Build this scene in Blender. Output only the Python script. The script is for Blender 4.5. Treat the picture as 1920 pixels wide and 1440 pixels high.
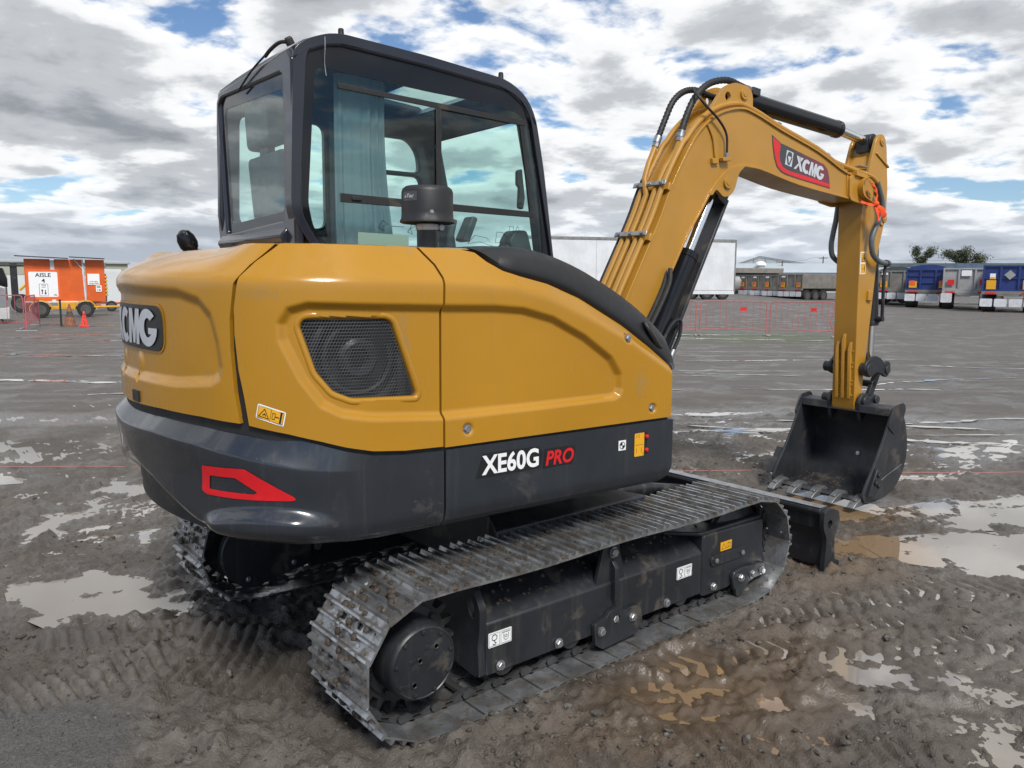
import bpy, bmesh, math, random
import numpy as np
from mathutils import Vector, Matrix

for o in list(bpy.data.objects):
    bpy.data.objects.remove(o, do_unlink=True)
scene = bpy.context.scene
COL = scene.collection
random.seed(7)
PI = math.pi
R = math.radians

# ------------------------------------------------------------------ camera
CAMX, CAMY, CAMZ = -2.4246, -3.1449, 1.5839
YAW, PITCH, ROLL, FPX = 0.880445, 0.128122, 0.0074918, 1498.55
cd = bpy.data.cameras.new('camera')
cd.sensor_width = 36.0
cd.lens = FPX / 1920 * 36.0
cd.clip_start = 0.05
cd.clip_end = 2000
cam = bpy.data.objects.new('camera', cd)
COL.objects.link(cam)
_F = Vector((math.cos(YAW) * math.cos(PITCH), math.sin(YAW) * math.cos(PITCH), -math.sin(PITCH)))
_R = Vector((math.sin(YAW), -math.cos(YAW), 0))
_U = _R.cross(_F)
_R2 = _R * math.cos(ROLL) + _U * math.sin(ROLL)
_U2 = -_R * math.sin(ROLL) + _U * math.cos(ROLL)
cam.matrix_world = Matrix(((_R2.x, _U2.x, -_F.x, CAMX), (_R2.y, _U2.y, -_F.y, CAMY), (_R2.z, _U2.z, -_F.z, CAMZ), (0, 0, 0, 1)))
scene.camera = cam

# ------------------------------------------------------------------ sky and sun
SUN_AZ, SUN_EL = R(-112), R(48)          # heading of the sun from +x towards +y, and its height
world = bpy.data.worlds.new('World')
scene.world = world
world.use_nodes = True
wn, wl = world.node_tree.nodes, world.node_tree.links
wn.clear()


def wnode(t, **kw):
    n = wn.new(t)
    for k, v in kw.items():
        setattr(n, k, v)
    return n


def wmath(op, a, b=None, c=None, clamp=False):
    n = wnode('ShaderNodeMath', operation=op, use_clamp=clamp)
    for i, q in enumerate((a, b, c)):
        if q is None:
            continue
        if isinstance(q, (int, float)):
            n.inputs[i].default_value = q
        else:
            wl.new(q, n.inputs[i])
    return n.outputs[0]


def wnoise(vec, scale, detail, rough, dist=0.0):
    n = wnode('ShaderNodeTexNoise')
    n.inputs['Scale'].default_value = scale
    n.inputs['Detail'].default_value = detail
    n.inputs['Roughness'].default_value = rough
    n.inputs['Distortion'].default_value = dist
    wl.new(vec, n.inputs['Vector'])
    return n.outputs['Fac']


def wramp(fac, stops, interp='EASE'):
    n = wnode('ShaderNodeValToRGB')
    n.color_ramp.interpolation = interp
    el = n.color_ramp.elements
    while len(el) < len(stops):
        el.new(0.5)
    for e, (p, c) in zip(el, stops):
        e.position = p
        e.color = (c[0], c[1], c[2], 1) if len(c) == 3 else c
    wl.new(fac, n.inputs[0])
    return n.outputs[0]


sky = wnode('ShaderNodeTexSky', sky_type='NISHITA')
sky.sun_disc = False
sky.sun_elevation = SUN_EL
sky.sun_rotation = PI / 2 - SUN_AZ
sky.air_density = 1.0
sky.ozone_density = 6.0
sky.dust_density = 0.3
bg_sky = wnode('ShaderNodeBackground')
bg_sky.inputs['Strength'].default_value = 0.075
wl.new(sky.outputs[0], bg_sky.inputs['Color'])
tc = wnode('ShaderNodeTexCoord')
sep = wnode('ShaderNodeSeparateXYZ')
wl.new(tc.outputs['Generated'], sep.inputs[0])
zc = wmath('MAXIMUM', sep.outputs['Z'], 0.0)
den = wmath('ADD', zc, 0.17)
cx_, cy_ = wmath('DIVIDE', sep.outputs['X'], den), wmath('DIVIDE', sep.outputs['Y'], den)


def cvec(ox, oy):
    c = wnode('ShaderNodeCombineXYZ')
    wl.new(wmath('ADD', cx_, ox), c.inputs[0])
    wl.new(wmath('ADD', cy_, oy), c.inputs[1])
    c.inputs[2].default_value = 3.7
    return c.outputs[0]


CO = (9.2, 5.5)
v0 = cvec(*CO)


def cloud_field(vec, detail):
    big = wnoise(vec, 0.9, 3.0, 0.55)
    mid = wnoise(vec, 2.7, detail, 0.56, 0.15)
    return wmath('ADD', wmath('MULTIPLY', big, 0.50), wmath('MULTIPLY', mid, 0.58))


# a denser deck low over the horizon, thinning out behind the photographer, as the blue reflections in the paint show
hz = wramp(sep.outputs['Z'], [(0.0, (1, 1, 1)), (0.10, (0, 0, 0))])
back = wmath('ADD', wmath('MULTIPLY', sep.outputs['X'], -math.cos(YAW)), wmath('MULTIPLY', sep.outputs['Y'], -math.sin(YAW)))
thin = wmath('MULTIPLY', wmath('MAXIMUM', wmath('ADD', back, 0.10), 0.0), 0.115)
dens = wmath('SUBTRACT', wmath('ADD', cloud_field(v0, 10.0), wmath('MULTIPLY', hz, 0.10)), thin)
# the same field sampled a little towards the sun: where it is thinner there, the edge is lit
v1 = cvec(CO[0] + 0.05 * math.cos(SUN_AZ), CO[1] + 0.05 * math.sin(SUN_AZ))
lit = wmath('SUBTRACT', cloud_field(v0, 5.0), cloud_field(v1, 5.0))
mask = wramp(dens, [(0.430, (0, 0, 0)), (0.495, (1, 1, 1))])
thick = wmath('ADD', dens, wmath('MULTIPLY', lit, -0.85))
ccol = wramp(thick, [(0.43, (0.80, 0.80, 0.795)), (0.51, (0.63, 0.64, 0.65)), (0.575, (0.37, 0.387, 0.41)), (0.69, (0.20, 0.216, 0.24))])
# towards the horizon the cloud layer is seen through more air
haze_f = wramp(sep.outputs['Z'], [(0.0, (1, 1, 1)), (0.13, (0, 0, 0))])
mx = wnode('ShaderNodeMix', data_type='RGBA')
mxf = wmath('MULTIPLY', haze_f, 0.38)
wl.new(mxf, mx.inputs[0])
wl.new(ccol, mx.inputs[6])
mx.inputs[7].default_value = (0.50, 0.57, 0.68, 1)
bg_cl = wnode('ShaderNodeBackground')
bg_cl.inputs['Strength'].default_value = 1.0
wl.new(mx.outputs[2], bg_cl.inputs['Color'])
mixs = wnode('ShaderNodeMixShader')
wl.new(mask, mixs.inputs[0])
wl.new(bg_sky.outputs[0], mixs.inputs[1])
wl.new(bg_cl.outputs[0], mixs.inputs[2])
wout = wnode('ShaderNodeOutputWorld')
wl.new(mixs.outputs[0], wout.inputs[0])

sd_ = bpy.data.lights.new('sun', 'SUN')
sd_.energy = 2.4
sd_.angle = R(15)
sd_.color = (1.0, 0.96, 0.89)
sun = bpy.data.objects.new('sun', sd_)
COL.objects.link(sun)
_sd = Vector((math.cos(SUN_AZ) * math.cos(SUN_EL), math.sin(SUN_AZ) * math.cos(SUN_EL), math.sin(SUN_EL)))
sun.rotation_euler = _sd.to_track_quat('Z', 'Y').to_euler()
sun.location = (0, 0, 30)

vs = scene.view_settings
vs.view_transform = 'Standard'
vs.look = 'None'
vs.exposure = 0.6
vs.gamma = 1.0
vs.use_curve_mapping = False
scene.cycles.max_bounces = 10
scene.cycles.transparent_max_bounces = 16

# ------------------------------------------------------------------ materials
MATS = {}


class NT:
    """small node-tree helper"""
    def __init__(self, name):
        self.m = bpy.data.materials.new(name)
        self.m.use_nodes = True
        self.n, self.l = self.m.node_tree.nodes, self.m.node_tree.links
        self.n.clear()
        self.out = self.n.new('ShaderNodeOutputMaterial')
        MATS[name] = self.m

    def node(self, t, **kw):
        n = self.n.new(t)
        for k, v in kw.items():
            setattr(n, k, v)
        return n

    def link(self, a, b):
        self.l.new(a, b)

    def set(self, sock, v):
        if hasattr(v, 'links') or isinstance(v, bpy.types.NodeSocket):
            self.l.new(v, sock)
        elif isinstance(v, (tuple, list)) and len(v) == 3 and sock.type == 'RGBA':
            sock.default_value = (v[0], v[1], v[2], 1)
        else:
            sock.default_value = v

    def math(self, op, a, b=None, c=None, clamp=False):
        n = self.node('ShaderNodeMath', operation=op, use_clamp=clamp)
        for i, q in enumerate((a, b, c)):
            if q is not None:
                self.set(n.inputs[i], q)
        return n.outputs[0]

    def pos(self, scale=None):
        g = self.node('ShaderNodeNewGeometry').outputs['Position']
        if scale is None:
            return g
        m = self.node('ShaderNodeMapping')
        m.inputs['Scale'].default_value = scale
        self.l.new(g, m.inputs[0])
        return m.outputs[0]

    def noise(self, vec, scale, detail=4, rough=0.55, dist=0.0):
        n = self.node('ShaderNodeTexNoise')
        n.inputs['Scale'].default_value = scale
        n.inputs['Detail'].default_value = detail
        n.inputs['Roughness'].default_value = rough
        n.inputs['Distortion'].default_value = dist
        self.l.new(vec, n.inputs['Vector'])
        return n.outputs['Fac']

    def ramp(self, fac, p0, p1, v0=0.0, v1=1.0):
        n = self.node('ShaderNodeMapRange', interpolation_type='SMOOTHSTEP')
        self.set(n.inputs[0], fac)
        for i, v in enumerate((p0, p1, v0, v1)):
            n.inputs[i + 1].default_value = v
        return n.outputs[0]

    def mix(self, f, a, b, blend='MIX'):
        n = self.node('ShaderNodeMix', data_type='RGBA', blend_type=blend)
        self.set(n.inputs[0], f)
        self.set(n.inputs[6], a)
        self.set(n.inputs[7], b)
        return n.outputs[2]

    def bump(self, h, strength=0.3, dist=0.01, normal=None):
        b = self.node('ShaderNodeBump')
        b.inputs['Strength'].default_value = strength
        b.inputs['Distance'].default_value = dist
        self.l.new(h, b.inputs['Height'])
        if normal is not None:
            self.l.new(normal, b.inputs['Normal'])
        return b.outputs[0]

    def bsdf(self, **kw):
        b = self.node('ShaderNodeBsdfPrincipled')
        for k, v in kw.items():
            self.set(b.inputs[k.replace('_', ' ')], v)
        self.l.new(b.outputs[0], self.out.inputs[0])
        return b


def pbr(name, col, rough=0.5, metal=0.0, var=0.12, vscale=6.0, dirt=0.0, dcol=(0.10, 0.08, 0.06), dscale=5.0, bump=0.0, bscale=60.0, coat=0.0, spec=0.5, streak=0.0, specks=0.0):
    t = NT(name)
    p = t.pos()
    n = t.noise(p, vscale, 4)
    c = t.mix(t.ramp(n, 0.3, 0.7), tuple(x * (1 - var) for x in col), tuple(min(1, x * (1 + var)) for x in col))
    rr = t.ramp(t.noise(p, vscale * 3.1, 5), 0.3, 0.7, rough * 0.85, min(1, rough * 1.15))
    if streak:
        ps = t.pos((28, 28, 1.6))
        s = t.ramp(t.noise(ps, 1.0, 5, 0.6), 0.52, 0.72, 0, streak)
        c = t.mix(s, c, dcol)
        rr = t.math('ADD', rr, t.math('MULTIPLY', s, 0.35), clamp=True)
    if specks:
        sp = t.ramp(t.noise(p, 75, 3, .6), .70, .75, 0, specks)
        sp = t.math('MULTIPLY', sp, t.ramp(t.noise(p, 4, 4), .42, .62))
        c = t.mix(sp, c, dcol)
        rr = t.math('ADD', rr, t.math('MULTIPLY', sp, 0.4), clamp=True)
    if dirt:
        dn = t.noise(p, dscale, 8, 0.62, 0.4)
        dm = t.ramp(dn, 0.62 - 0.25 * dirt, 0.72 - 0.2 * dirt, 0, min(1, 0.45 + dirt * 0.5))
        c = t.mix(dm, c, dcol)
        rr = t.math('ADD', rr, t.math('MULTIPLY', dm, 0.3), clamp=True)
    kw = dict(Base_Color=c, Roughness=rr, Metallic=metal)
    if bump:
        kw['Normal'] = t.bump(t.noise(p, bscale, 4), bump, 0.003)
    b = t.bsdf(**kw)
    b.inputs['Coat Weight'].default_value = coat
    b.inputs['Coat Roughness'].default_value = 0.05
    b.inputs['Specular IOR Level'].default_value = spec
    return t.m


pbr('yellow_paint', (0.415, 0.200, 0.0115), 0.24, 0, 0.05, 2.0, coat=0.30, streak=0.10, dcol=(0.27, 0.18, 0.075), dirt=0.06, specks=.6)
pbr('yellow_steel', (0.420, 0.206, 0.020), 0.40, 0, 0.06, 3.0, coat=0.25, streak=0.05, dcol=(0.3, 0.2, 0.09))
pbr('dark_paint', (0.020, 0.0235, 0.030), 0.24, 0, 0.1, 3.0, coat=0.5, streak=0.14, dcol=(0.085, 0.077, 0.068), dirt=0.06, specks=.8)
pbr('dark_matte', (0.021, 0.0245, 0.030), 0.50, 0, 0.1, 3.0, streak=0.16, dcol=(0.08, 0.073, 0.066), dirt=0.08, spec=0.4, specks=.8)
pbr('black_plastic', (0.014, 0.0145, 0.016), 0.5, 0, 0.1, 8.0, bump=0.25, bscale=260)
pbr('black_steel', (0.017, 0.019, 0.023), 0.42, 0, 0.2, 5.0, dirt=0.26, dcol=(0.095, 0.080, 0.064), dscale=6, streak=0.22, specks=.7, bump=0.08, bscale=90)
pbr('black_gloss', (0.008, 0.009, 0.011), 0.10, 0, 0.1, 4.0, spec=0.35)
pbr('cab_paint', (0.016, 0.018, 0.027), 0.2, 0, 0.1, 2.0, coat=0.15, streak=0.06, dcol=(0.06, 0.06, 0.06))
pbr('shoe_steel', (0.40, 0.41, 0.42), 0.34, 0.8, 0.3, 9.0, dirt=0.62, dcol=(0.15, 0.125, 0.098), dscale=13, bump=0.35, bscale=55)
pbr('link_steel', (0.05, 0.05, 0.052), 0.5, 0.35, 0.3, 9.0, dirt=0.35, dcol=(0.07, 0.055, 0.042), dscale=12, bump=0.3, bscale=60)
pbr('tooth_steel', (0.16, 0.165, 0.17), 0.42, 0.5, 0.25, 12.0, dirt=0.25, dscale=14, bump=0.2)
pbr('bucket_paint', (0.026, 0.028, 0.033), 0.40, 0.1, 0.25, 6.0, dirt=0.32, dcol=(0.095, 0.078, 0.060), dscale=4, streak=0.2, bump=0.1, bscale=70)
pbr('chrome', (0.75, 0.76, 0.78), 0.12, 1.0, 0.05, 4.0)
pbr('zinc', (0.36, 0.365, 0.37), 0.42, 0.85, 0.2, 20.0)
pbr('rubber', (0.014, 0.014, 0.015), 0.6, 0, 0.2, 10.0, dirt=0.12)
pbr('hose_grey', (0.10, 0.115, 0.12), 0.45, 0, 0.1, 12.0)
pbr('white_vinyl', (0.80, 0.80, 0.80), 0.45, 0, 0.02, 5.0)
pbr('silver_vinyl', (0.62, 0.64, 0.68), 0.35, 0.35, 0.05, 30.0)
pbr('red_vinyl', (0.62, 0.012, 0.018), 0.35, 0, 0.05, 30.0)
pbr('black_vinyl', (0.012, 0.012, 0.013), 0.4, 0, 0.02, 5.0)
pbr('yellow_vinyl', (0.72, 0.36, 0.015), 0.4, 0, 0.03, 5.0)
pbr('grey_vinyl', (0.05, 0.055, 0.06), 0.4, 0, 0.03, 5.0)
pbr('seat_vinyl', (0.09, 0.105, 0.13), 0.5, 0, 0.1, 6.0)
pbr('interior', (0.045, 0.048, 0.052), 0.6, 0, 0.15, 6.0)
pbr('orange_cloth', (0.85, 0.085, 0.015), 0.7, 0, 0.12, 25.0, bump=0.3, bscale=80)
pbr('mud', (0.050, 0.038, 0.028), 0.7, 0, 0.35, 14.0, bump=0.8, bscale=40)


def glass(name, tint, rough=0.0):
    t = NT(name)
    tr = t.node('ShaderNodeBsdfTransparent')
    tr.inputs[0].default_value = (*tint, 1)
    gl = t.node('ShaderNodeBsdfGlossy')
    gl.inputs['Roughness'].default_value = rough
    lw = t.node('ShaderNodeLayerWeight')
    lw.inputs[0].default_value = 0.5
    f = t.math('ADD', 0.035, t.math('MULTIPLY', t.math('POWER', lw.outputs['Facing'], 5.0), 0.9), clamp=True)
    m = t.node('ShaderNodeMixShader')
    t.link(f, m.inputs[0])
    t.link(tr.outputs[0], m.inputs[1])
    t.link(gl.outputs[0], m.inputs[2])
    t.link(m.outputs[0], t.out.inputs[0])
    return t.m


glass('cab_glass', (0.87, 0.965, 0.945))
# perforated grille sheet: honeycomb holes
t = NT('perforated')
tcn = t.node('ShaderNodeTexCoord')
mp = t.node('ShaderNodeMapping')
mp.inputs['Scale'].default_value = (95, 95, 95)
t.link(tcn.outputs['UV'], mp.inputs[0])
vo = t.node('ShaderNodeTexVoronoi', feature='DISTANCE_TO_EDGE')
vo.inputs['Scale'].default_value = 1.0
vo.inputs['Randomness'].default_value = 0.0
sx = t.node('ShaderNodeSeparateXYZ')
t.link(mp.outputs[0], sx.inputs[0])
cb = t.node('ShaderNodeCombineXYZ')
t.link(t.math('ADD', sx.outputs[0], t.math('MULTIPLY', sx.outputs[1], 0.5)), cb.inputs[0])
t.link(sx.outputs[1], cb.inputs[1])
t.link(cb.outputs[0], vo.inputs['Vector'])
hole = t.ramp(vo.outputs['Distance'], 0.10, 0.15)
bs = t.node('ShaderNodeBsdfPrincipled')
bs.inputs['Base Color'].default_value = (0.085, 0.087, 0.09, 1)
bs.inputs['Metallic'].default_value = 0.3
bs.inputs['Roughness'].default_value = 0.35
tr = t.node('ShaderNodeBsdfTransparent')
ms = t.node('ShaderNodeMixShader')
t.link(hole, ms.inputs[0])
t.link(bs.outputs[0], ms.inputs[1])
t.link(tr.outputs[0], ms.inputs[2])
t.link(ms.outputs[0], t.out.inputs[0])
# sheer curtain
t = NT('curtain_cloth')
df = t.node('ShaderNodeBsdfDiffuse')
df.inputs[0].default_value = (0.30, 0.37, 0.43, 1)
tl = t.node('ShaderNodeBsdfTranslucent')
tl.inputs[0].default_value = (0.34, 0.42, 0.47, 1)
m1 = t.node('ShaderNodeMixShader')
m1.inputs[0].default_value = 0.5
t.link(df.outputs[0], m1.inputs[1])
t.link(tl.outputs[0], m1.inputs[2])
t.link(m1.outputs[0], t.out.inputs[0])


# ------------------------------------------------------------------ mesh helpers
def catmull(pts, n=8):
    pts = [Vector(p) for p in pts]
    if len(pts) < 3:
        return pts
    P = [pts[0] * 2 - pts[1]] + pts + [pts[-1] * 2 - pts[-2]]
    out = []
    for i in range(1, len(P) - 2):
        for k in range(n):
            s = k / n
            a, b, c, d = P[i - 1], P[i], P[i + 1], P[i + 2]
            out.append(0.5 * ((2 * b) + (c - a) * s + (2 * a - 5 * b + 4 * c - d) * s * s + (3 * b - a - 3 * c + d) * s ** 3))
    out.append(pts[-1])
    return out


def round_poly(poly, r, n=4):
    """2-D polygon with rounded corners"""
    out = []
    N = len(poly)
    for i in range(N):
        p, a, b = Vector(poly[i]), Vector(poly[i - 1]), Vector(poly[(i + 1) % N])
        ea, eb = (a - p), (b - p)
        la, lb = ea.length, eb.length
        rr = r[i] if isinstance(r, (list, tuple)) else r
        d = min(rr, la * 0.48, lb * 0.48)
        if d < 1e-6:
            out.append(tuple(p))
            continue
        q0, q1 = p + ea / la * d, p + eb / lb * d
        for k in range(n + 1):
            s = k / n
            out.append(tuple(q0 * (1 - s) ** 2 + p * 2 * s * (1 - s) + q1 * s * s))
    return out


def circ(cx, cy, r, n=16, a0=0.0):
    return [(cx + r * math.cos(a0 + 2 * PI * i / n), cy + r * math.sin(a0 + 2 * PI * i / n)) for i in range(n)]


def fill2d(poly, holes=()):
    """triangulate a 2-D polygon with holes -> verts, faces"""
    bm = bmesh.new()
    edges = []
    for loop in [poly] + list(holes):
        vs = [bm.verts.new((p[0], p[1], 0)) for p in loop]
        for i in range(len(vs)):
            edges.append(bm.edges.new((vs[i], vs[(i + 1) % len(vs)])))
    bmesh.ops.triangle_fill(bm, use_beauty=True, use_dissolve=False, edges=edges, normal=(0, 0, 1))
    bm.verts.index_update()
    v = [tuple(q.co[:2]) for q in bm.verts]
    f = [[q.index for q in fc.verts] for fc in bm.faces]
    bm.free()
    return v, f


AX = {'y': lambda a, b, h: (a, h, b), 'x': lambda a, b, h: (h, a, b), 'z': lambda a, b, h: (a, b, h)}


class MB:
    def __init__(self):
        self.v, self.f = [], []

    def add(self, v, f):
        k = len(self.v)
        self.v += [tuple(p) for p in v]
        self.f += [[i + k for i in q] for q in f]
        return self

    def box(self, c, s, M=None):
        x, y, z = [q / 2 for q in s]
        v = [(-x, -y, -z), (x, -y, -z), (x, y, -z), (-x, y, -z), (-x, -y, z), (x, -y, z), (x, y, z), (-x, y, z)]
        f = [(0, 3, 2, 1), (4, 5, 6, 7), (0, 1, 5, 4), (1, 2, 6, 5), (2, 3, 7, 6), (3, 0, 4, 7)]
        c = Vector(c)
        v = [(M @ Vector(p) if M is not None else Vector(p)) + c for p in v]
        return self.add(v, f)

    def bx(self, x0, x1, y0, y1, z0, z1):
        return self.box(((x0 + x1) / 2, (y0 + y1) / 2, (z0 + z1) / 2), (abs(x1 - x0), abs(y1 - y0), abs(z1 - z0)))

    def prism(self, poly, a, b, axis='y', holes=()):
        g = AX[axis]
        if holes:
            v2, f2 = fill2d(poly, holes)
            n = len(v2)
            v = [g(p[0], p[1], a) for p in v2] + [g(p[0], p[1], b) for p in v2]
            f = [list(q) for q in f2] + [[i + n for i in reversed(q)] for q in f2]
            k = 0
            for loop in [poly] + list(holes):
                m = len(loop)
                for i in range(m):
                    i0, i1 = k + i, k + (i + 1) % m
                    f.append([i0, i1, i1 + n, i0 + n])
                k += m
            return self.add(v, f)
        n = len(poly)
        v = [g(p[0], p[1], a) for p in poly] + [g(p[0], p[1], b) for p in poly]
        f = [list(range(n)), list(range(2 * n - 1, n - 1, -1))]
        f += [[i, (i + 1) % n, (i + 1) % n + n, i + n] for i in range(n)]
        return self.add(v, f)

    def cyl(self, p0, p1, r, n=20, r1=None, caps=True):
        p0, p1 = Vector(p0), Vector(p1)
        d = (p1 - p0).normalized()
        a = d.orthogonal().normalized()
        b = d.cross(a)
        r1 = r if r1 is None else r1
        v = []
        for p, q in ((p0, r), (p1, r1)):
            v += [p + (a * math.cos(2 * PI * i / n) + b * math.sin(2 * PI * i / n)) * q for i in range(n)]
        f = [[i, (i + 1) % n, (i + 1) % n + n, i + n] for i in range(n)]
        if caps:
            f += [list(range(n - 1, -1, -1)), list(range(n, 2 * n))]
        return self.add(v, f)

    def lathe(self, prof, org, axis, n=32):
        """prof: list of (radius, height along axis)"""
        o, d = Vector(org), Vector(axis).normalized()
        a = d.orthogonal().normalized()
        b = d.cross(a)
        v, f = [], []
        for r, h in prof:
            v += [o + d * h + (a * math.cos(2 * PI * i / n) + b * math.sin(2 * PI * i / n)) * r for i in range(n)]
        for k in range(len(prof) - 1):
            f += [[k * n + i, k * n + (i + 1) % n, (k + 1) * n + (i + 1) % n, (k + 1) * n + i] for i in range(n)]
        f += [list(range(n - 1, -1, -1)), list(range((len(prof) - 1) * n, len(prof) * n))]
        return self.add(v, f)

    def tube(self, pts, r, n=10, closed=False, smooth=0):
        if smooth:
            pts = catmull(pts, smooth)
        P = [Vector(p) for p in pts]
        N = len(P)
        tang = []
        for i in range(N):
            a = P[i - 1] if (i > 0 or closed) else P[i]
            b = P[(i + 1) % N] if (i < N - 1 or closed) else P[i]
            tang.append((b - a).normalized())
        nrm = tang[0].orthogonal().normalized()
        v, f = [], []
        for i in range(N):
            nrm = (nrm - tang[i] * nrm.dot(tang[i]))
            nrm = nrm.normalized() if nrm.length > 1e-6 else tang[i].orthogonal().normalized()
            bi = tang[i].cross(nrm)
            rr = r[i] if isinstance(r, (list, tuple)) else r
            v += [P[i] + (nrm * math.cos(2 * PI * k / n) + bi * math.sin(2 * PI * k / n)) * rr for k in range(n)]
        for i in range(N if closed else N - 1):
            j = (i + 1) % N
            f += [[i * n + k, i * n + (k + 1) % n, j * n + (k + 1) % n, j * n + k] for k in range(n)]
        if not closed:
            f += [list(range(n - 1, -1, -1)), list(range((N - 1) * n, N * n))]
        return self.add(v, f)

    def sweep(self, pts, prof, up, closed=False):
        """sweep a closed 2-D profile (side, up) along pts; up is a fixed direction"""
        P = [Vector(p) for p in pts]
        up = Vector(up).normalized()
        N, n = len(P), len(prof)
        v, f = [], []
        for i in range(N):
            a = P[i - 1] if (i > 0 or closed) else P[i]
            b = P[(i + 1) % N] if (i < N - 1 or closed) else P[i]
            tg = (b - a).normalized()
            side = tg.cross(up).normalized()
            v += [P[i] + side * q[0] + up * q[1] for q in prof]
        for i in range(N if closed else N - 1):
            j = (i + 1) % N
            f += [[i * n + k, i * n + (k + 1) % n, j * n + (k + 1) % n, j * n + k] for k in range(n)]
        if not closed:
            f += [list(range(n - 1, -1, -1)), list(range((N - 1) * n, N * n))]
        return self.add(v, f)

    def mesh(self, name, smooth=35, fix=True):
        me = bpy.data.meshes.new(name)
        me.from_pydata([tuple(p) for p in self.v], [], self.f)
        if fix:
            bm = bmesh.new()
            bm.from_mesh(me)
            bmesh.ops.recalc_face_normals(bm, faces=bm.faces)
            bm.to_mesh(me)
            bm.free()
        if smooth:
            me.polygons.foreach_set('use_smooth', [True] * len(me.polygons))
            me.set_sharp_from_angle(angle=R(smooth))
        me.update()
        return me

    def build(self, name, mat, parent=None, rot=None, bevel=0.0, smooth=35, seg=2, fix=True):
        me = self.mesh(name, smooth, fix)
        me.materials.append(MATS[mat] if isinstance(mat, str) else mat)
        return link_obj(name, me, parent, rot, bevel, seg)


def link_obj(name, me, parent=None, rot=None, bevel=0.0, seg=2):
    o = bpy.data.objects.new(name, me)
    COL.objects.link(o)
    if parent is not None:
        o.parent = parent
    if rot:
        o.rotation_euler = (0, 0, rot)
    if bevel:
        b = o.modifiers.new('bevel', 'BEVEL')
        b.width = bevel
        b.segments = seg
        b.limit_method = 'ANGLE'
        b.angle_limit = R(40)
        b.harden_normals = False
    return o


def thing(name, label, cat, loc=(0, 0, 0), rz=0.0, group=None):
    o = bpy.data.objects.new(name, None)
    COL.objects.link(o)
    o.location = loc
    o.rotation_euler = (0, 0, rz)
    o['label'] = label
    o['category'] = cat
    if group:
        o['group'] = group
    return o


def tag(o, label, cat, group=None):
    o['label'] = label
    o['category'] = cat
    if group:
        o['group'] = group
    return o


def copy_tree(o, parent=None):
    c = o.copy()
    COL.objects.link(c)
    c.parent = parent
    for ch in list(o.children):
        copy_tree(ch, c)
    return c


_tc = {}


def text2d(s, size=1.0, bold=0.0, shear=0.0, space=1.0):
    """outline of a word as a flat triangulated shape, centred on its bounding box -> verts, faces, width, height"""
    cu = bpy.data.curves.new('lettering', 'FONT')
    cu.body = s
    cu.size = size
    cu.offset = bold
    cu.shear = shear
    cu.space_character = space
    cu.space_line = 0.9
    cu.align_x = 'CENTER'
    cu.resolution_u = 4
    cu.fill_mode = 'FRONT'
    o = bpy.data.objects.new('lettering', cu)
    COL.objects.link(o)
    dg = bpy.context.evaluated_depsgraph_get()
    dg.update()
    me = bpy.data.meshes.new_from_object(o.evaluated_get(dg))
    v = np.array([p.co[:2] for p in me.vertices])
    f = [list(p.vertices) for p in me.polygons]
    bpy.data.objects.remove(o, do_unlink=True)
    bpy.data.curves.remove(cu)
    bpy.data.meshes.remove(me)
    lo, hi = v.min(0), v.max(0)
    v = v - (lo + hi) / 2
    return v, f, hi[0] - lo[0], hi[1] - lo[1]


def fit_text(s, w, h, bold=0.0, shear=0.0, space=1.0):
    v, f, tw, th = text2d(s, 1.0, bold, shear, space)
    v = v * np.array([w / tw, h / th])
    return [tuple(p) for p in v], f


def on_plane(v2, f, o, ex, ey, off=0.0):
    """place flat 2-D verts on a plane"""
    o, ex, ey = Vector(o), Vector(ex).normalized(), Vector(ey).normalized()
    nz = ex.cross(ey)
    return [o + ex * p[0] + ey * p[1] + nz * off for p in v2], f

# ------------------------------------------------------------------ ground: one sheet, finely meshed round the machine
def _hash(ix, iy, seed):
    h = (ix.astype(np.int64) * 374761393 + iy.astype(np.int64) * 668265263 + seed * 1442695041) & 0xFFFFFFFF
    h = ((h ^ (h >> 13)) * 1274126177) & 0xFFFFFFFF
    return ((h ^ (h >> 16)) & 0xFFFF) / 65535.0


def vnoise(x, y, seed=0):
    ix, iy = np.floor(x), np.floor(y)
    fx, fy = x - ix, y - iy
    fx, fy = fx * fx * (3 - 2 * fx), fy * fy * (3 - 2 * fy)
    a, b = _hash(ix, iy, seed), _hash(ix + 1, iy, seed)
    c, d = _hash(ix, iy + 1, seed), _hash(ix + 1, iy + 1, seed)
    return (a * (1 - fx) + b * fx) * (1 - fy) + (c * (1 - fx) + d * fx) * fy


def fbm(x, y, octs=4, seed=0, gain=0.5, ridged=False):
    s, a, tot = 0, 1.0, 0
    for k in range(octs):
        c, sn = math.cos(0.7 * k + 0.3), math.sin(0.7 * k + 0.3)
        n = vnoise((x * c - y * sn) * 2 ** k, (x * sn + y * c) * 2 ** k, seed + k * 17)
        if ridged:
            n = 1 - np.abs(2 * n - 1)
        s = s + n * a
        tot += a
        a *= gain
    return s / tot


def sstep(a, b, x):
    t_ = np.clip((x - a) / (b - a), 0, 1)
    return t_ * t_ * (3 - 2 * t_)


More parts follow.
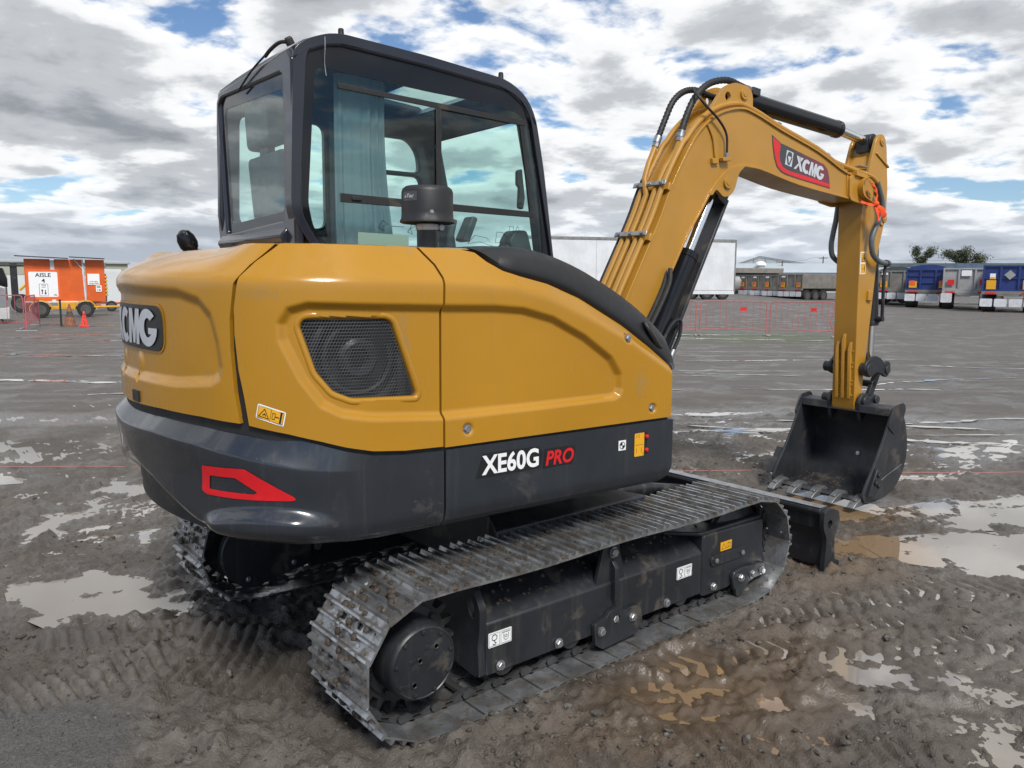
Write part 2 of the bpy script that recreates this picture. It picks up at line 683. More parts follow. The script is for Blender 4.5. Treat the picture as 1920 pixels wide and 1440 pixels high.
def sd_poly(x, y, poly):
    """signed distance to a polygon, negative inside"""
    P = np.asarray(poly, float)
    d = np.full(np.shape(x), 1e9)
    ins = np.zeros(np.shape(x), bool)
    for i in range(len(P)):
        ax, ay = P[i - 1]
        bx, by = P[i]
        ex, ey = bx - ax, by - ay
        wx, wy = x - ax, y - ay
        q = np.clip((wx * ex + wy * ey) / (ex * ex + ey * ey + 1e-12), 0, 1)
        d = np.minimum(d, (wx - ex * q) ** 2 + (wy - ey * q) ** 2)
        if abs(by - ay) > 1e-12:
            cr = ((ay > y) != (by > y)) & (x < (bx - ax) * (y - ay) / (by - ay) + ax)
            ins ^= cr
    d = np.sqrt(d)
    return np.where(ins, -d, d)


def band_st(x, y, path):
    """arc length along and signed offset across a polyline"""
    P = np.asarray(path, float)
    best = np.full(np.shape(x), 1e9)
    S, T = np.zeros(np.shape(x)), np.full(np.shape(x), 9.0)
    acc = 0
    for i in range(len(P) - 1):
        e = P[i + 1] - P[i]
        L = math.hypot(*e)
        e = e / L
        wx, wy = x - P[i][0], y - P[i][1]
        q = np.clip(wx * e[0] + wy * e[1], 0 if i else -9, L if i < len(P) - 2 else 99)
        dx, dy = wx - e[0] * q, wy - e[1] * q
        d = np.hypot(dx, dy)
        m = d < best
        best = np.where(m, d, best)
        S = np.where(m, acc + q, S)
        T = np.where(m, np.sign(e[0] * dy - e[1] * dx) * d, T)
        acc += L
    return S, T, acc


PUDDLES = [  # outline, water level, muddy tan share
    ([(-1.87, 1.53), (-1.71, 1.59), (-1.51, 1.49), (-1.29, 1.11), (-1.28, .83), (-1.35, .72), (-1.48, .87), (-1.63, .91), (-1.78, .95), (-1.86, 1.17)], -.010, .55),
    ([(-1.1, 3.38), (-.93, 3.55), (-.76, 3.38), (-.64, 3.09), (-.72, 2.95), (-.99, 3.07)], -.012, .4),
    ([(-1.71, 4.63), (-1.47, 4.31), (-1.49, 4.05), (-1.76, 4.16)], -.012, .3),
    ([(-1.64, 2.68), (-1.48, 2.93), (-1.38, 2.69), (-1.55, 2.4), (-1.73, 2.34)], -.014, .4),
    ([(-1.18, 2.04), (-.97, 2.22), (-1.09, 1.9), (-1.22, 1.75)], -.014, .4),
    ([(2.32, -.91), (2.6, -.98), (2.96, -1.15), (3.29, -1.41), (2.98, -1.68), (2.52, -1.66), (2.34, -1.56), (2.33, -1.34), (2.2, -1.13)], -.011, .3),
    ([(3.28, -.63), (3.85, -.8), (4.41, -1.04), (4.2, -1.35), (3.48, -1.35), (3.14, -1.08), (3.04, -.85)], -.011, .25),
    ([(5.62, .14), (7.13, -.16), (6.95, -.55), (5.92, -.55), (5.2, -.27)], -.011, .2),
    ([(.65, -1.5), (.87, -1.58), (.99, -1.75), (.95, -1.92), (.81, -1.92), (.66, -1.75), (.57, -1.6)], -.012, .5),
    ([(2.95, .19), (3.25, .06), (3.2, -.48), (3.18, -.72), (2.81, -.67), (2.7, -.42), (2.71, -.09)], -.010, 1.0),
    ([(2.23, -.72), (2.47, -.84), (2.47, -1.03), (2.12, -1.01), (1.99, -.84)], -.011, 1.0),
    ([(-.22, -1.17), (.24, -1.15), (.33, -1.4), (.32, -1.6), (.04, -1.55), (-.18, -1.35)], -.0185, 1.0),
    ([(5.32, 3.08), (6.85, 2.3), (6.69, 2.06), (5.77, 2.35), (5.04, 2.81)], -.012, .2),
    ([(4.61, 2.47), (5.54, 1.85), (5.44, 1.52), (4.73, 1.78), (4.35, 2.22)], -.012, .2),
    ([(7.34, 1.17), (7.66, .46), (8.65, -.06), (8.02, -.24), (7.09, .47), (6.88, .96)], -.012, .2),
    ([(-1.37, 7.83), (-.64, 7.04), (-.13, 6.8), (-.25, 6.44), (-.81, 6.66), (-1.43, 7.25)], -.012, .2),
]
GRAVEL = [(-2.9, .85), (-2.57, .62), (-2.1, .22), (-1.82, -.04), (-1.73, -.18), (-1.80, -.34), (-1.88, -.48), (-2.0, -.9), (-2.9, -.6)]


def far_rise(x, y):
    """the yard rises gently towards the parked box trailer"""
    dist = np.hypot(x - CAMX, y - CAMY)
    ang = np.degrees(np.arctan2(y - CAMY, x - CAMX))
    return (0.12 * sstep(32, 48, dist) + 0.36 * sstep(30, 50, dist) * sstep(29, 36, ang) * (1 - sstep(52, 60, ang))) * sstep(8, 14, ang) * (1 - sstep(62, 70, ang))


def ground(x, y):
    near = 1 - sstep(3.6, 8.0, np.hypot(x, y))
    gr = 1 - sstep(-.06, .10, sd_poly(x, y, GRAVEL) + .12 * (fbm(x * 4, y * 4, 3, 91) - .5))
    smooth_r = sstep(-.5, .8, (x * .77 - y * .64) - 2.2) * (1 - sstep(-1.0, .6, y + .9))
    rough = (1 - .72 * gr) * (1 - .45 * smooth_r)
    h = (fbm(x * 1.6, y * 1.6, 3, 3) - .5) * .030 * (1 - .7 * gr)
    cl = fbm(x * 9, y * 9, 5, 5, .58)
    h = h + (np.maximum(cl - .42, 0) ** 1.2 * .165 - .015) * rough
    h = h + (fbm(x * 38, y * 38, 3, 8, .6) - .5) * .021 * (0.30 + .70 * rough)
    # churned mounds behind the tracks
    churn = np.exp(-(((x + 1.3) / .5) ** 2 + ((y - .1) / .5) ** 2)) + .9 * np.exp(-(((x + 1.35) / .4) ** 2 + ((y + .55) / .35) ** 2)) + .7 * np.exp(-(((x + .75) / .5) ** 2 + ((y + .95) / .35) ** 2))
    h = h + churn * (fbm(x * 6, y * 6, 4, 21, .6, True) - .45) * .065
    # slots pressed by the grouser bars of crawler tracks
    for path, wd, k, sd in (([(-2.2, .3), (-1.74, .25), (-1.49, .18), (-1.28, -.11), (-1.12, -.4)], .19, 1.3, 31), ([(-1.9, .83), (-1.53, .68), (-1.26, .78), (-1.09, .87)], .2, .9, 33),
                            ([(-.9, -1.2), (-.52, -1.47), (-.11, -1.76), (.11, -2.02), (.4, -2.4)], .22, .8, 35), ([(-1.62, .62), (-1.35, .45), (-1.1, .15)], .16, 1.1, 39)):
        s, t_, L = band_st(x, y, path)
        win = (1 - sstep(wd * .85, wd, np.abs(t_))) * sstep(-.05, .05, s) * (1 - sstep(L - .05, L + .05, s))
        ph = (s + .25 * t_ + .02 * fbm(x * 5, y * 5, 2, sd)) / .062
        bar = np.clip(np.abs((ph % 1) - .5) * 5 - .8, -.7, .7)
        m = sstep(.36, .55, fbm(x * 3.3, y * 3.3, 3, sd))
        h = h * (1 - .6 * win * m) + win * m * k * .019 * bar - .006 * win
    # tyre treads
    for path, wd in (([(.45, -.62), (1.01, -1.19), (1.2, -1.61), (1.3, -2.06), (1.35, -2.6)], .19), ([(.75, -1.02), (1.12, -1.12), (1.76, -1.36), (2.17, -1.77), (2.5, -2.3)], .17), ([(-.2, -1.05), (.5, -1.25), (1.4, -1.9), (1.9, -2.6)], .12)):
        s, t_, L = band_st(x, y, path)
        win = (1 - sstep(wd * .85, wd, np.abs(t_))) * sstep(-.1, .1, s) * (1 - sstep(L - .1, L, s))
        ph = (s + .55 * np.abs(t_)) / .085
        lug = np.clip(np.abs((ph % 1) - .5) * 6 - 1.1, -.6, .6)
        h = h * (1 - .5 * win) + win * (.012 * lug - .008)
        h = h + .014 * np.exp(-((np.abs(t_) - wd - .03) / .03) ** 2) * sstep(-.1, .1, s) * (1 - sstep(L - .1, L, s)) * (.4 + fbm(x * 8, y * 8, 3, 55))
    for path, wd, k in (([(-.06, -1.05), (.24, -1.41), (.48, -1.73), (.79, -2.11), (1.1, -2.6)], .035, .028), ([(-2.2, 6.9), (-.4, 5.9), (1.5, 4.4), (4, 2.8), (9, -.5)], .08, .03), ([(-2.2, 7.6), (0, 6.3), (3, 4.2), (9, .4)], .08, .025)):
        s, t_, L = band_st(x, y, path)
        h = h + k * np.exp(-(t_ / wd) ** 2) * (.5 + .8 * fbm(x * 7, y * 7, 3, 61))
    # under the tracks the mud is pressed flat
    for yc in (-.78, .78):
        fl = (1 - sstep(.19, .25, np.abs(y - yc))) * (1 - sstep(.9, 1.1, np.abs(x)))
        h = h * (1 - fl) + fl * .002
        h = h + .018 * np.exp(-((np.abs(y - yc) - .26) / .05) ** 2) * (1 - sstep(.9, 1.2, np.abs(x))) * (fbm(x * 9, y * 9, 3, 71) - .2)
    bk = (1 - sstep(.3, .5, np.hypot((x - 3.2) / 1.1, y + .14)))
    h = h * (1 - bk) - .004 * bk
    tan, wet = np.zeros_like(x), np.zeros_like(x)
    jig = .26 * (fbm(x * 5, y * 5, 4, 77, .6) - .5)
    for poly, lv, tn in PUDDLES:
        d = sd_poly(x, y, poly) + jig
        m = 1 - sstep(-.10, .09, d)
        h = h * (1 - .35 * m) - .0205 * m
        if tn > .9:
            tan = np.maximum(tan, 1 - sstep(-.1, .22, d))
        wet = np.maximum(wet, 1 - sstep(.0, .45, d))
    # brown silt round the right-hand track
    tan = np.maximum(tan, .8 * np.exp(-(((x - .1) / .8) ** 2 + ((y + 1.42) / .33) ** 2)) * sstep(.38, .55, fbm(x * 3, y * 3, 4, 83)))
    tan = np.maximum(tan, .9 * np.exp(-(((x - 1.95) / .55) ** 2 + ((y + .95) / .25) ** 2)) * sstep(.35, .5, fbm(x * 3, y * 3, 4, 85)))
    grass = np.exp(-(((x - 18.5) * .64 + (y - 10.2) * .77) / 2.4) ** 2) * np.exp(-(((x - 18.2) * .77 - (y - 10.6) * .64) / 2.6) ** 4)
    h = h * (.38 + .62 * near) + far_rise(x, y)
    return h, wet, tan, gr, grass


def axis_pts(a, b, step, lo, hi, g=1.035):
    c = list(np.arange(a, b, step))
    s, p = step, c[-1]
    up = []
    while p < hi:
        s = min(s * g, 12)
        p += s
        up.append(p)
    s, p = step, c[0]
    dn = []
    while p > lo:
        s = min(s * g, 12)
        p -= s
        dn.append(p)
    return np.array(dn[::-1] + c + up)


GX, GY = axis_pts(-2.5, 3.6, .0115, -400, 500), axis_pts(-2.5, 2.2, .0115, -300, 500)
gx, gy = np.meshgrid(GX, GY, indexing='ij')
gh, g_wet, g_tan, g_gr, g_grass = ground(gx, gy)
nx_, ny_ = gx.shape
gv = np.stack([gx, gy, gh], -1).reshape(-1, 3).astype(np.float32)
ii = (np.arange(nx_ - 1)[:, None] * ny_ + np.arange(ny_ - 1)[None, :]).ravel()
gf = np.stack([ii, ii + ny_, ii + ny_ + 1, ii + 1], -1).astype(np.int32)


def grid_mesh(name, v, f):
    me = bpy.data.meshes.new(name)
    me.vertices.add(len(v))
    me.vertices.foreach_set('co', np.ascontiguousarray(v, np.float32).ravel())
    me.loops.add(f.size)
    me.loops.foreach_set('vertex_index', f.ravel())
    me.polygons.add(len(f))
    me.polygons.foreach_set('loop_start', np.arange(0, f.size, f.shape[1], dtype=np.int32))
    me.polygons.foreach_set('use_smooth', np.ones(len(f), bool))
    me.update(calc_edges=True)
    return me


gme = grid_mesh('ground', gv, gf)
ca = gme.color_attributes.new('soil', 'FLOAT_COLOR', 'POINT')
ca.data.foreach_set('color', np.stack([g_wet, g_tan, g_gr, g_grass], -1).reshape(-1).astype(np.float32))

t = NT('mud_ground')
p = t.pos()
at = t.node('ShaderNodeAttribute', attribute_name='soil')
sc = t.node('ShaderNodeSeparateColor')
t.link(at.outputs['Color'], sc.inputs[0])
A_wet, A_tan, A_gr, A_gs = sc.outputs[0], sc.outputs[1], sc.outputs[2], at.outputs['Alpha']
n1, n2, n3 = t.noise(p, 1.3, 6, .6), t.noise(p, 14, 6, .65), t.noise(p, 95, 4, .6)
c = t.mix(t.ramp(n1, .35, .65), (.074, .062, .051), (.150, .133, .114))
c = t.mix(t.ramp(n2, .40, .7), c, (.078, .065, .053))
grit = t.noise(p, 210, 2, .5)
c = t.mix(t.ramp(grit, .66, .74, 0, .8), c, (.20, .19, .17))
gvl = t.mix(t.ramp(n3, .3, .75), (.060, .057, .054), (.118, .113, .107))
gvl = t.mix(t.ramp(grit, .62, .72, 0, .8), gvl, (.19, .185, .18))
c = t.mix(A_gr, c, gvl)
# farther out: compacted gravel hardstand with wheel ruts running across
geo_d = t.node('ShaderNodeVectorMath', operation='LENGTH')
t.link(p, geo_d.inputs[0])
far = t.ramp(geo_d.outputs['Value'], 3.5, 11)
mpn = t.node('ShaderNodeMapping', vector_type='POINT')
mpn.inputs['Rotation'].default_value = (0, 0, math.atan2(.64, .77))
t.link(p, mpn.inputs[0])
mpn2 = t.node('ShaderNodeMapping')
mpn2.inputs['Scale'].default_value = (.07, 1.15, 1)
t.link(mpn.outputs[0], mpn2.inputs[0])
stk = t.noise(mpn2.outputs[0], 1.3, 8, .68, .3)
stk2 = t.noise(mpn2.outputs[0], 3.2, 6, .65, .2)
farc = t.mix(t.ramp(stk, .2, .8), (.115, .105, .097), (.165, .153, .143))
farc = t.mix(t.ramp(stk2, .42, .66, 0, .9), farc, (.082, .073, .066))
farc = t.mix(t.ramp(stk2, .40, .33, 0, .7), farc, (.21, .197, .185))
farc = t.mix(t.ramp(t.noise(p, 22, 5, .7), .35, .7, 0, .55), farc, (.075, .068, .062))
farc = t.mix(t.ramp(t.noise(p, 60, 3, .6), .55, .7, 0, .5), farc, (.23, .215, .20))
c = t.mix(t.math('MULTIPLY', far, .85), c, farc)
c = t.mix(t.math('MULTIPLY', A_tan, .9), c, (.150, .098, .055))
gn = t.ramp(t.noise(p, 2.2, 6, .7), .36, .62)
c = t.mix(t.math('MULTIPLY', A_gs, gn), c, (.075, .115, .030))
wet_far = t.math('MULTIPLY', t.math('MAXIMUM', t.ramp(stk, .60, .635), t.ramp(stk2, .645, .69)), far)
film = t.ramp(n1, .50, .62)
wet = t.math('MAXIMUM', t.math('MULTIPLY', A_wet, .9), wet_far, clamp=True)
wet = t.math('MAXIMUM', wet, t.math('MULTIPLY', film, t.math('SUBTRACT', .55, t.math('MULTIPLY', A_gr, .5))))
ro = t.node('ShaderNodeMix', data_type='FLOAT')
t.link(wet, ro.inputs[0])
ro.inputs[2].default_value = .66
ro.inputs[3].default_value = .11
c = t.mix(t.math('MULTIPLY', wet, .5), c, (.042, .034, .027))
hgt = t.math('ADD', t.math('ADD', t.math('MULTIPLY', n2, .5), t.math('MULTIPLY', n3, .5)), t.math('MULTIPLY', grit, .22))
bstr = t.math('SUBTRACT', 1.0, t.math('MULTIPLY', wet, .75))
bn = t.node('ShaderNodeBump')
bn.inputs['Distance'].default_value = .02
t.link(bstr, bn.inputs['Strength'])
t.link(hgt, bn.inputs['Height'])
b = t.bsdf(Base_Color=c, Roughness=ro.outputs[0], Normal=bn.outputs[0])
b.inputs['Specular IOR Level'].default_value = .5
gme.materials.append(MATS['mud_ground'])
go = link_obj('ground', gme)
go['kind'] = 'structure'

# standing water: a level sheet in every hollow
t = NT('muddy_water')
p = t.pos()
# brown silt is stirred up near the bucket, the blade and the right-hand track
tn_ = None
for cxyz, rr in (((3.0, -.35, 0), .55), ((2.2, -.9, 0), .42), ((.05, -1.38, 0), .5)):
    vd = t.node('ShaderNodeVectorMath', operation='DISTANCE')
    t.link(p, vd.inputs[0])
    vd.inputs[1].default_value = cxyz
    f = t.ramp(t.math('ADD', vd.outputs['Value'], t.math('MULTIPLY', t.noise(p, 4, 4), .25)), rr * .7 + .12, rr * 1.25 + .12, 1, 0)
    tn_ = f if tn_ is None else t.math('MAXIMUM', tn_, f)
cw = t.mix(tn_, (.255, .228, .195), (.235, .158, .090))
b = t.bsdf(Base_Color=cw, Roughness=.03, IOR=1.45, Normal=t.bump(t.noise(p, 14, 3), .02, .01))
b.inputs['Coat Weight'].default_value = .5
b.inputs['Coat Roughness'].default_value = .02
for pk, (poly, lv, tn) in enumerate(PUDDLES):
    lv -= .0004 * pk
    cx0, cy0 = np.mean(poly, 0)
    ring = [(cx0 + (q[0] - cx0) * 1.0 + .09 * (q[0] - cx0) / max(.01, math.hypot(q[0] - cx0, q[1] - cy0)), cy0 + (q[1] - cy0) + .09 * (q[1] - cy0) / max(.01, math.hypot(q[0] - cx0, q[1] - cy0))) for q in poly]
    m = MB()
    m.add([(q[0], q[1], lv) for q in ring], [list(range(len(ring)))])
    w = m.build('puddle', 'muddy_water', smooth=0)
    w['kind'] = 'structure'

# thin films of water that fill the hollows and tread marks over wider areas; each sheet dips into the ground at its rim
for lv, poly in ((-.01717, [(.35, -1.08), (1.2, -1.02), (3.0, -1.75), (4.6, -1.5), (5.5, -3.2), (1.0, -3.2), (.45, -2.2)]), (-.01637, [(-2.2, 1.75), (-1.0, 1.2), (-.4, 1.6), (-.3, 4.2), (-2.6, 5.2)]),
                 (-.01493, [(2.0, 1.3), (3.3, .4), (4.6, -.5), (9.5, -1.2), (10.5, 1.0), (5.5, 4.5)]), (-.00917, [(-3.2, 5.4), (-.2, 4.4), (1.5, 5.0), (.5, 8.8), (-3.0, 9.5)]), (-.02917, [(-.7, -1.35), (.25, -1.75), (.7, -2.6), (-.2, -2.6)])):
    cx0, cy0 = np.mean(poly, 0)
    n = len(poly)
    outer = [(cx0 + (q[0] - cx0) * 1.15, cy0 + (q[1] - cy0) * 1.15, lv - .05) for q in poly]
    m = MB()
    m.add([(q[0], q[1], lv) for q in poly] + outer, [list(range(n))] + [[i, (i + 1) % n, n + (i + 1) % n, n + i] for i in range(n)])
    w = m.build('puddle', 'muddy_water', smooth=0)
    w['kind'] = 'structure'

# long narrow pools standing in the wheel ruts farther out
rgp = random.Random(21)
for k in range(46):
    dd = rgp.uniform(8.5, 30) if k % 3 else rgp.uniform(8.5, 15)
    an = YAW + rgp.uniform(-.60, .60)
    c0 = Vector((CAMX + dd * math.cos(an), CAMY + dd * math.sin(an), 0))
    th = math.atan2(-.64, .77) + rgp.gauss(0, .17)
    ln, wd = rgp.uniform(.5, 2.2) * dd / 12, rgp.uniform(.03, .085) * dd / 10
    e, f_ = Vector((math.cos(th), math.sin(th), 0)), Vector((-math.sin(th), math.cos(th), 0))
    n = 26
    up_, dn_ = [], []
    for i in range(n + 1):
        s = i / n
        bow = .9 * wd * math.sin(s * 5 + k) + .4 * wd * math.sin(s * 17 + 2 * k)
        w_ = wd * math.sin(PI * s) ** .6 * rgp.uniform(.12, 1.2) ** 1.4
        up_.append(c0 + e * (s - .5) * ln * 2 + f_ * (bow + w_))
        dn_.append(c0 + e * (s - .5) * ln * 2 + f_ * (bow - w_ * rgp.uniform(.3, 1)))
    ring = up_ + dn_[::-1]
    hx = ground(np.array([q.x for q in ring]), np.array([q.y for q in ring]))[0]
    lv = float(np.percentile(hx, 80)) + .004 + .00003 * k
    m = MB()
    m.add([(q.x, q.y, lv) for q in ring], [[i, i + 1, 2 * n - i, 2 * n + 1 - i] for i in range(n)])
    w = m.build('puddle', 'muddy_water', smooth=0)
    w['kind'] = 'structure'

# loose clods and stones lying on the mud
rng = np.random.default_rng(11)
NCL = 5200
ca_ = rng.uniform(0, 2 * PI, NCL)
cr_ = rng.uniform(1.9, 6.5, NCL) ** 1.0
cxs = CAMX + cr_ * np.cos(YAW + (rng.uniform(-.62, .62, NCL)))
cys = CAMY + cr_ * np.sin(YAW + (rng.uniform(-.62, .62, NCL)))
hh, w_, t_n, g_r, _ = ground(cxs, cys)
cs = rng.gamma(1.6, .0034, NCL) + .002
cs = np.minimum(cs, .022) * (1 - .35 * g_r)
ico = bmesh.new()
bmesh.ops.create_icosphere(ico, subdivisions=1, radius=1)
iv = np.array([v.co[:] for v in ico.verts])
ico.verts.index_update()
if_ = np.array([[v.index for v in f.verts] for f in ico.faces], np.int32)
ico.free()
keep = (w_ < .8)
V, F = [], []
for i in np.nonzero(keep)[0]:
    s3 = cs[i] * np.array([rng.uniform(.8, 1.5), rng.uniform(.7, 1.2), rng.uniform(.45, .8)])
    a = rng.uniform(0, PI)
    q = iv * s3 * rng.uniform(.75, 1.2, (len(iv), 1))
    q = np.stack([q[:, 0] * np.cos(a) - q[:, 1] * np.sin(a), q[:, 0] * np.sin(a) + q[:, 1] * np.cos(a), q[:, 2]], -1)
    F.append(if_ + len(V) * len(iv))
    V.append(q + np.array([cxs[i], cys[i], hh[i] + s3[2] * .3]))
cme = grid_mesh('clods', np.concatenate(V), np.concatenate(F))
cme.polygons.foreach_set('use_smooth', np.zeros(len(cme.polygons), bool))
t = NT('clod')
p = t.pos()
cc = t.mix(t.ramp(t.noise(p, 30, 3), .45, .7), (.050, .041, .033), (.13, .12, .105))
t.bsdf(Base_Color=cc, Roughness=.7, Normal=t.bump(t.noise(p, 180, 3), .6, .003))
cme.materials.append(MATS['clod'])
co = link_obj('mud_clods', cme)
tag(co, 'small dark mud clods and stones scattered over the wet ground', 'clods')
co['kind'] = 'stuff'

# ------------------------------------------------------------------ excavator: tracks and undercarriage
EX = thing('excavator', 'yellow and charcoal crawler excavator with black glazed cab standing on wet mud', 'excavator')
UR = R(-3)                                   # the upper structure is slewed a little to the right


def multi(name, groups, parent=None, rot=None, bevel=0.0, smooth=35, fix=True):
    """one mesh object out of several builders, one material each"""
    m = MB()
    idx = []
    for k, (g, mat) in enumerate(groups):
        m.add(g.v, g.f)
        idx += [k] * len(g.f)
    me = m.mesh(name, smooth, fix)
    for g, mat in groups:
        me.materials.append(MATS[mat])
    me.polygons.foreach_set('material_index', idx)
    return link_obj(name, me, parent, rot, bevel)


def hexbolt(name='bolt', r=.017, h=.016, washer=True):
    m = MB()
    if washer:
        m.lathe([(r * 1.25, 0), (r * 1.25, .004)], (0, 0, 0), (0, 0, 1), 14)
    m.lathe([(r, .0045), (r, h * .8), (r * .82, h)], (0, 0, 0), (0, 0, 1), 6)
    me = m.mesh(name, 25)
    me.materials.append(MATS['zinc'])
    return me


BOLT = hexbolt()
BOLT_S = hexbolt('bolt', .011, .010)
BOLT_D = hexbolt('bolt', .010, .009)
BOLT_D.materials.clear()
BOLT_D.materials.append(MATS['black_steel'])


def put_bolt(me, loc, nrm, parent, name='bolt', spin=0.3, scale=1.0):
    o = bpy.data.objects.new(name, me)
    COL.objects.link(o)
    o.parent = parent
    q = Vector(nrm).to_track_quat('Z', 'Y').to_matrix().to_4x4()
    o.matrix_local = Matrix.Translation(Vector(loc)) @ q @ Matrix.Rotation(spin, 4, 'Z') @ Matrix.Scale(scale, 4)
    return o


TC, TZ, TR = .985, .266, .250                # wheel centres, axle height, plate radius
TL = 4 * TC + 2 * PI * TR
NSH = 39
PITCH_T = TL / NSH


def tpath(s):
    s %= TL
    a = 2 * TC
    if s < a:
        return Vector((TC - s, 0, TZ - TR))
    s -= a
    if s < PI * TR:
        th = -PI / 2 - s / TR
        return Vector((-TC + TR * math.cos(th), 0, TZ + TR * math.sin(th)))
    s -= PI * TR
    if s < a:
        # the top run sags a touch between the carrier roller and the wheels
        x = -TC + s
        return Vector((x, 0, TZ + TR - .010 * abs(math.sin(x / TC * PI)) ** 2))
    s -= a
    th = PI / 2 - s / TR
    return Vector((TC + TR * math.cos(th), 0, TZ + TR * math.sin(th)))


# a triple-grouser shoe: plate with mud slots and bolt holes, three bars, four bolt heads
SW = .20
m = MB()
sl = [round_poly([(.082, sy * .022 - .019), (.106, sy * .022 - .019), (.106, sy * .022 + .019), (.082, sy * .022 + .019)], .008, 2) for sy in (-2.6, 2.6)]
ho = [circ(sx_, sy, .0055, 6) for sx_ in (.030, .100) for sy in (-.155, .155)]
m.prism(round_poly([(.001, -SW), (PITCH_T + .012, -SW), (PITCH_T + .012, SW), (.001, SW)], .006, 1), 0, .008, 'z', holes=sl + ho)
for s0, hb, wb in ((.014, .018, .010), (.066, .015, .009), (.118, .018, .010)):
    pr = [(s0 - wb, .008), (s0 + wb, .008), (s0 + wb * .45, .008 + hb), (s0 - wb * .45, .008 + hb)]
    m.prism(pr, -SW, SW, 'y')
for sx_ in (.040, .092):
    for sy in (-.100, .100):
        m.lathe([(.0105, .008), (.0105, .0125), (.008, .0135)], (sx_, sy, 0), (0, 0, 1), 6)
SHOE = m.mesh('track_shoe', 30)
SHOE.materials.append(MATS['shoe_steel'])
# one pair of chain links with its pin
m = MB()
lk = [(-.012, -.012), (.0, -.030), (.03, -.034), (.055, -.020), (.09, -.020), (.115, -.036), (.15, -.034), (.160, -.018), (.150, -.004), (.02, -.002)]
lh = [(.05, -.010), (.06, -.017), (.088, -.017), (.098, -.010), (.09, -.006), (.058, -.006)]
for sy in (-1, 1):
    m.prism(lk, sy * .050, sy * .070, 'y', holes=[lh])
    m.cyl((.14, sy * .05, -.022), (.14, sy * .078, -.022), .016, 12)
    for sx_ in (.045, .098):
        m.lathe([(.011, -.004), (.011, -.013)], (sx_, sy * .06, 0), (0, 0, 1), 6)
m.cyl((.14, -.05, -.022), (.14, .05, -.022), .015, 10)
LINK = m.mesh('chain_link', 35)
LINK.materials.append(MATS['link_steel'])

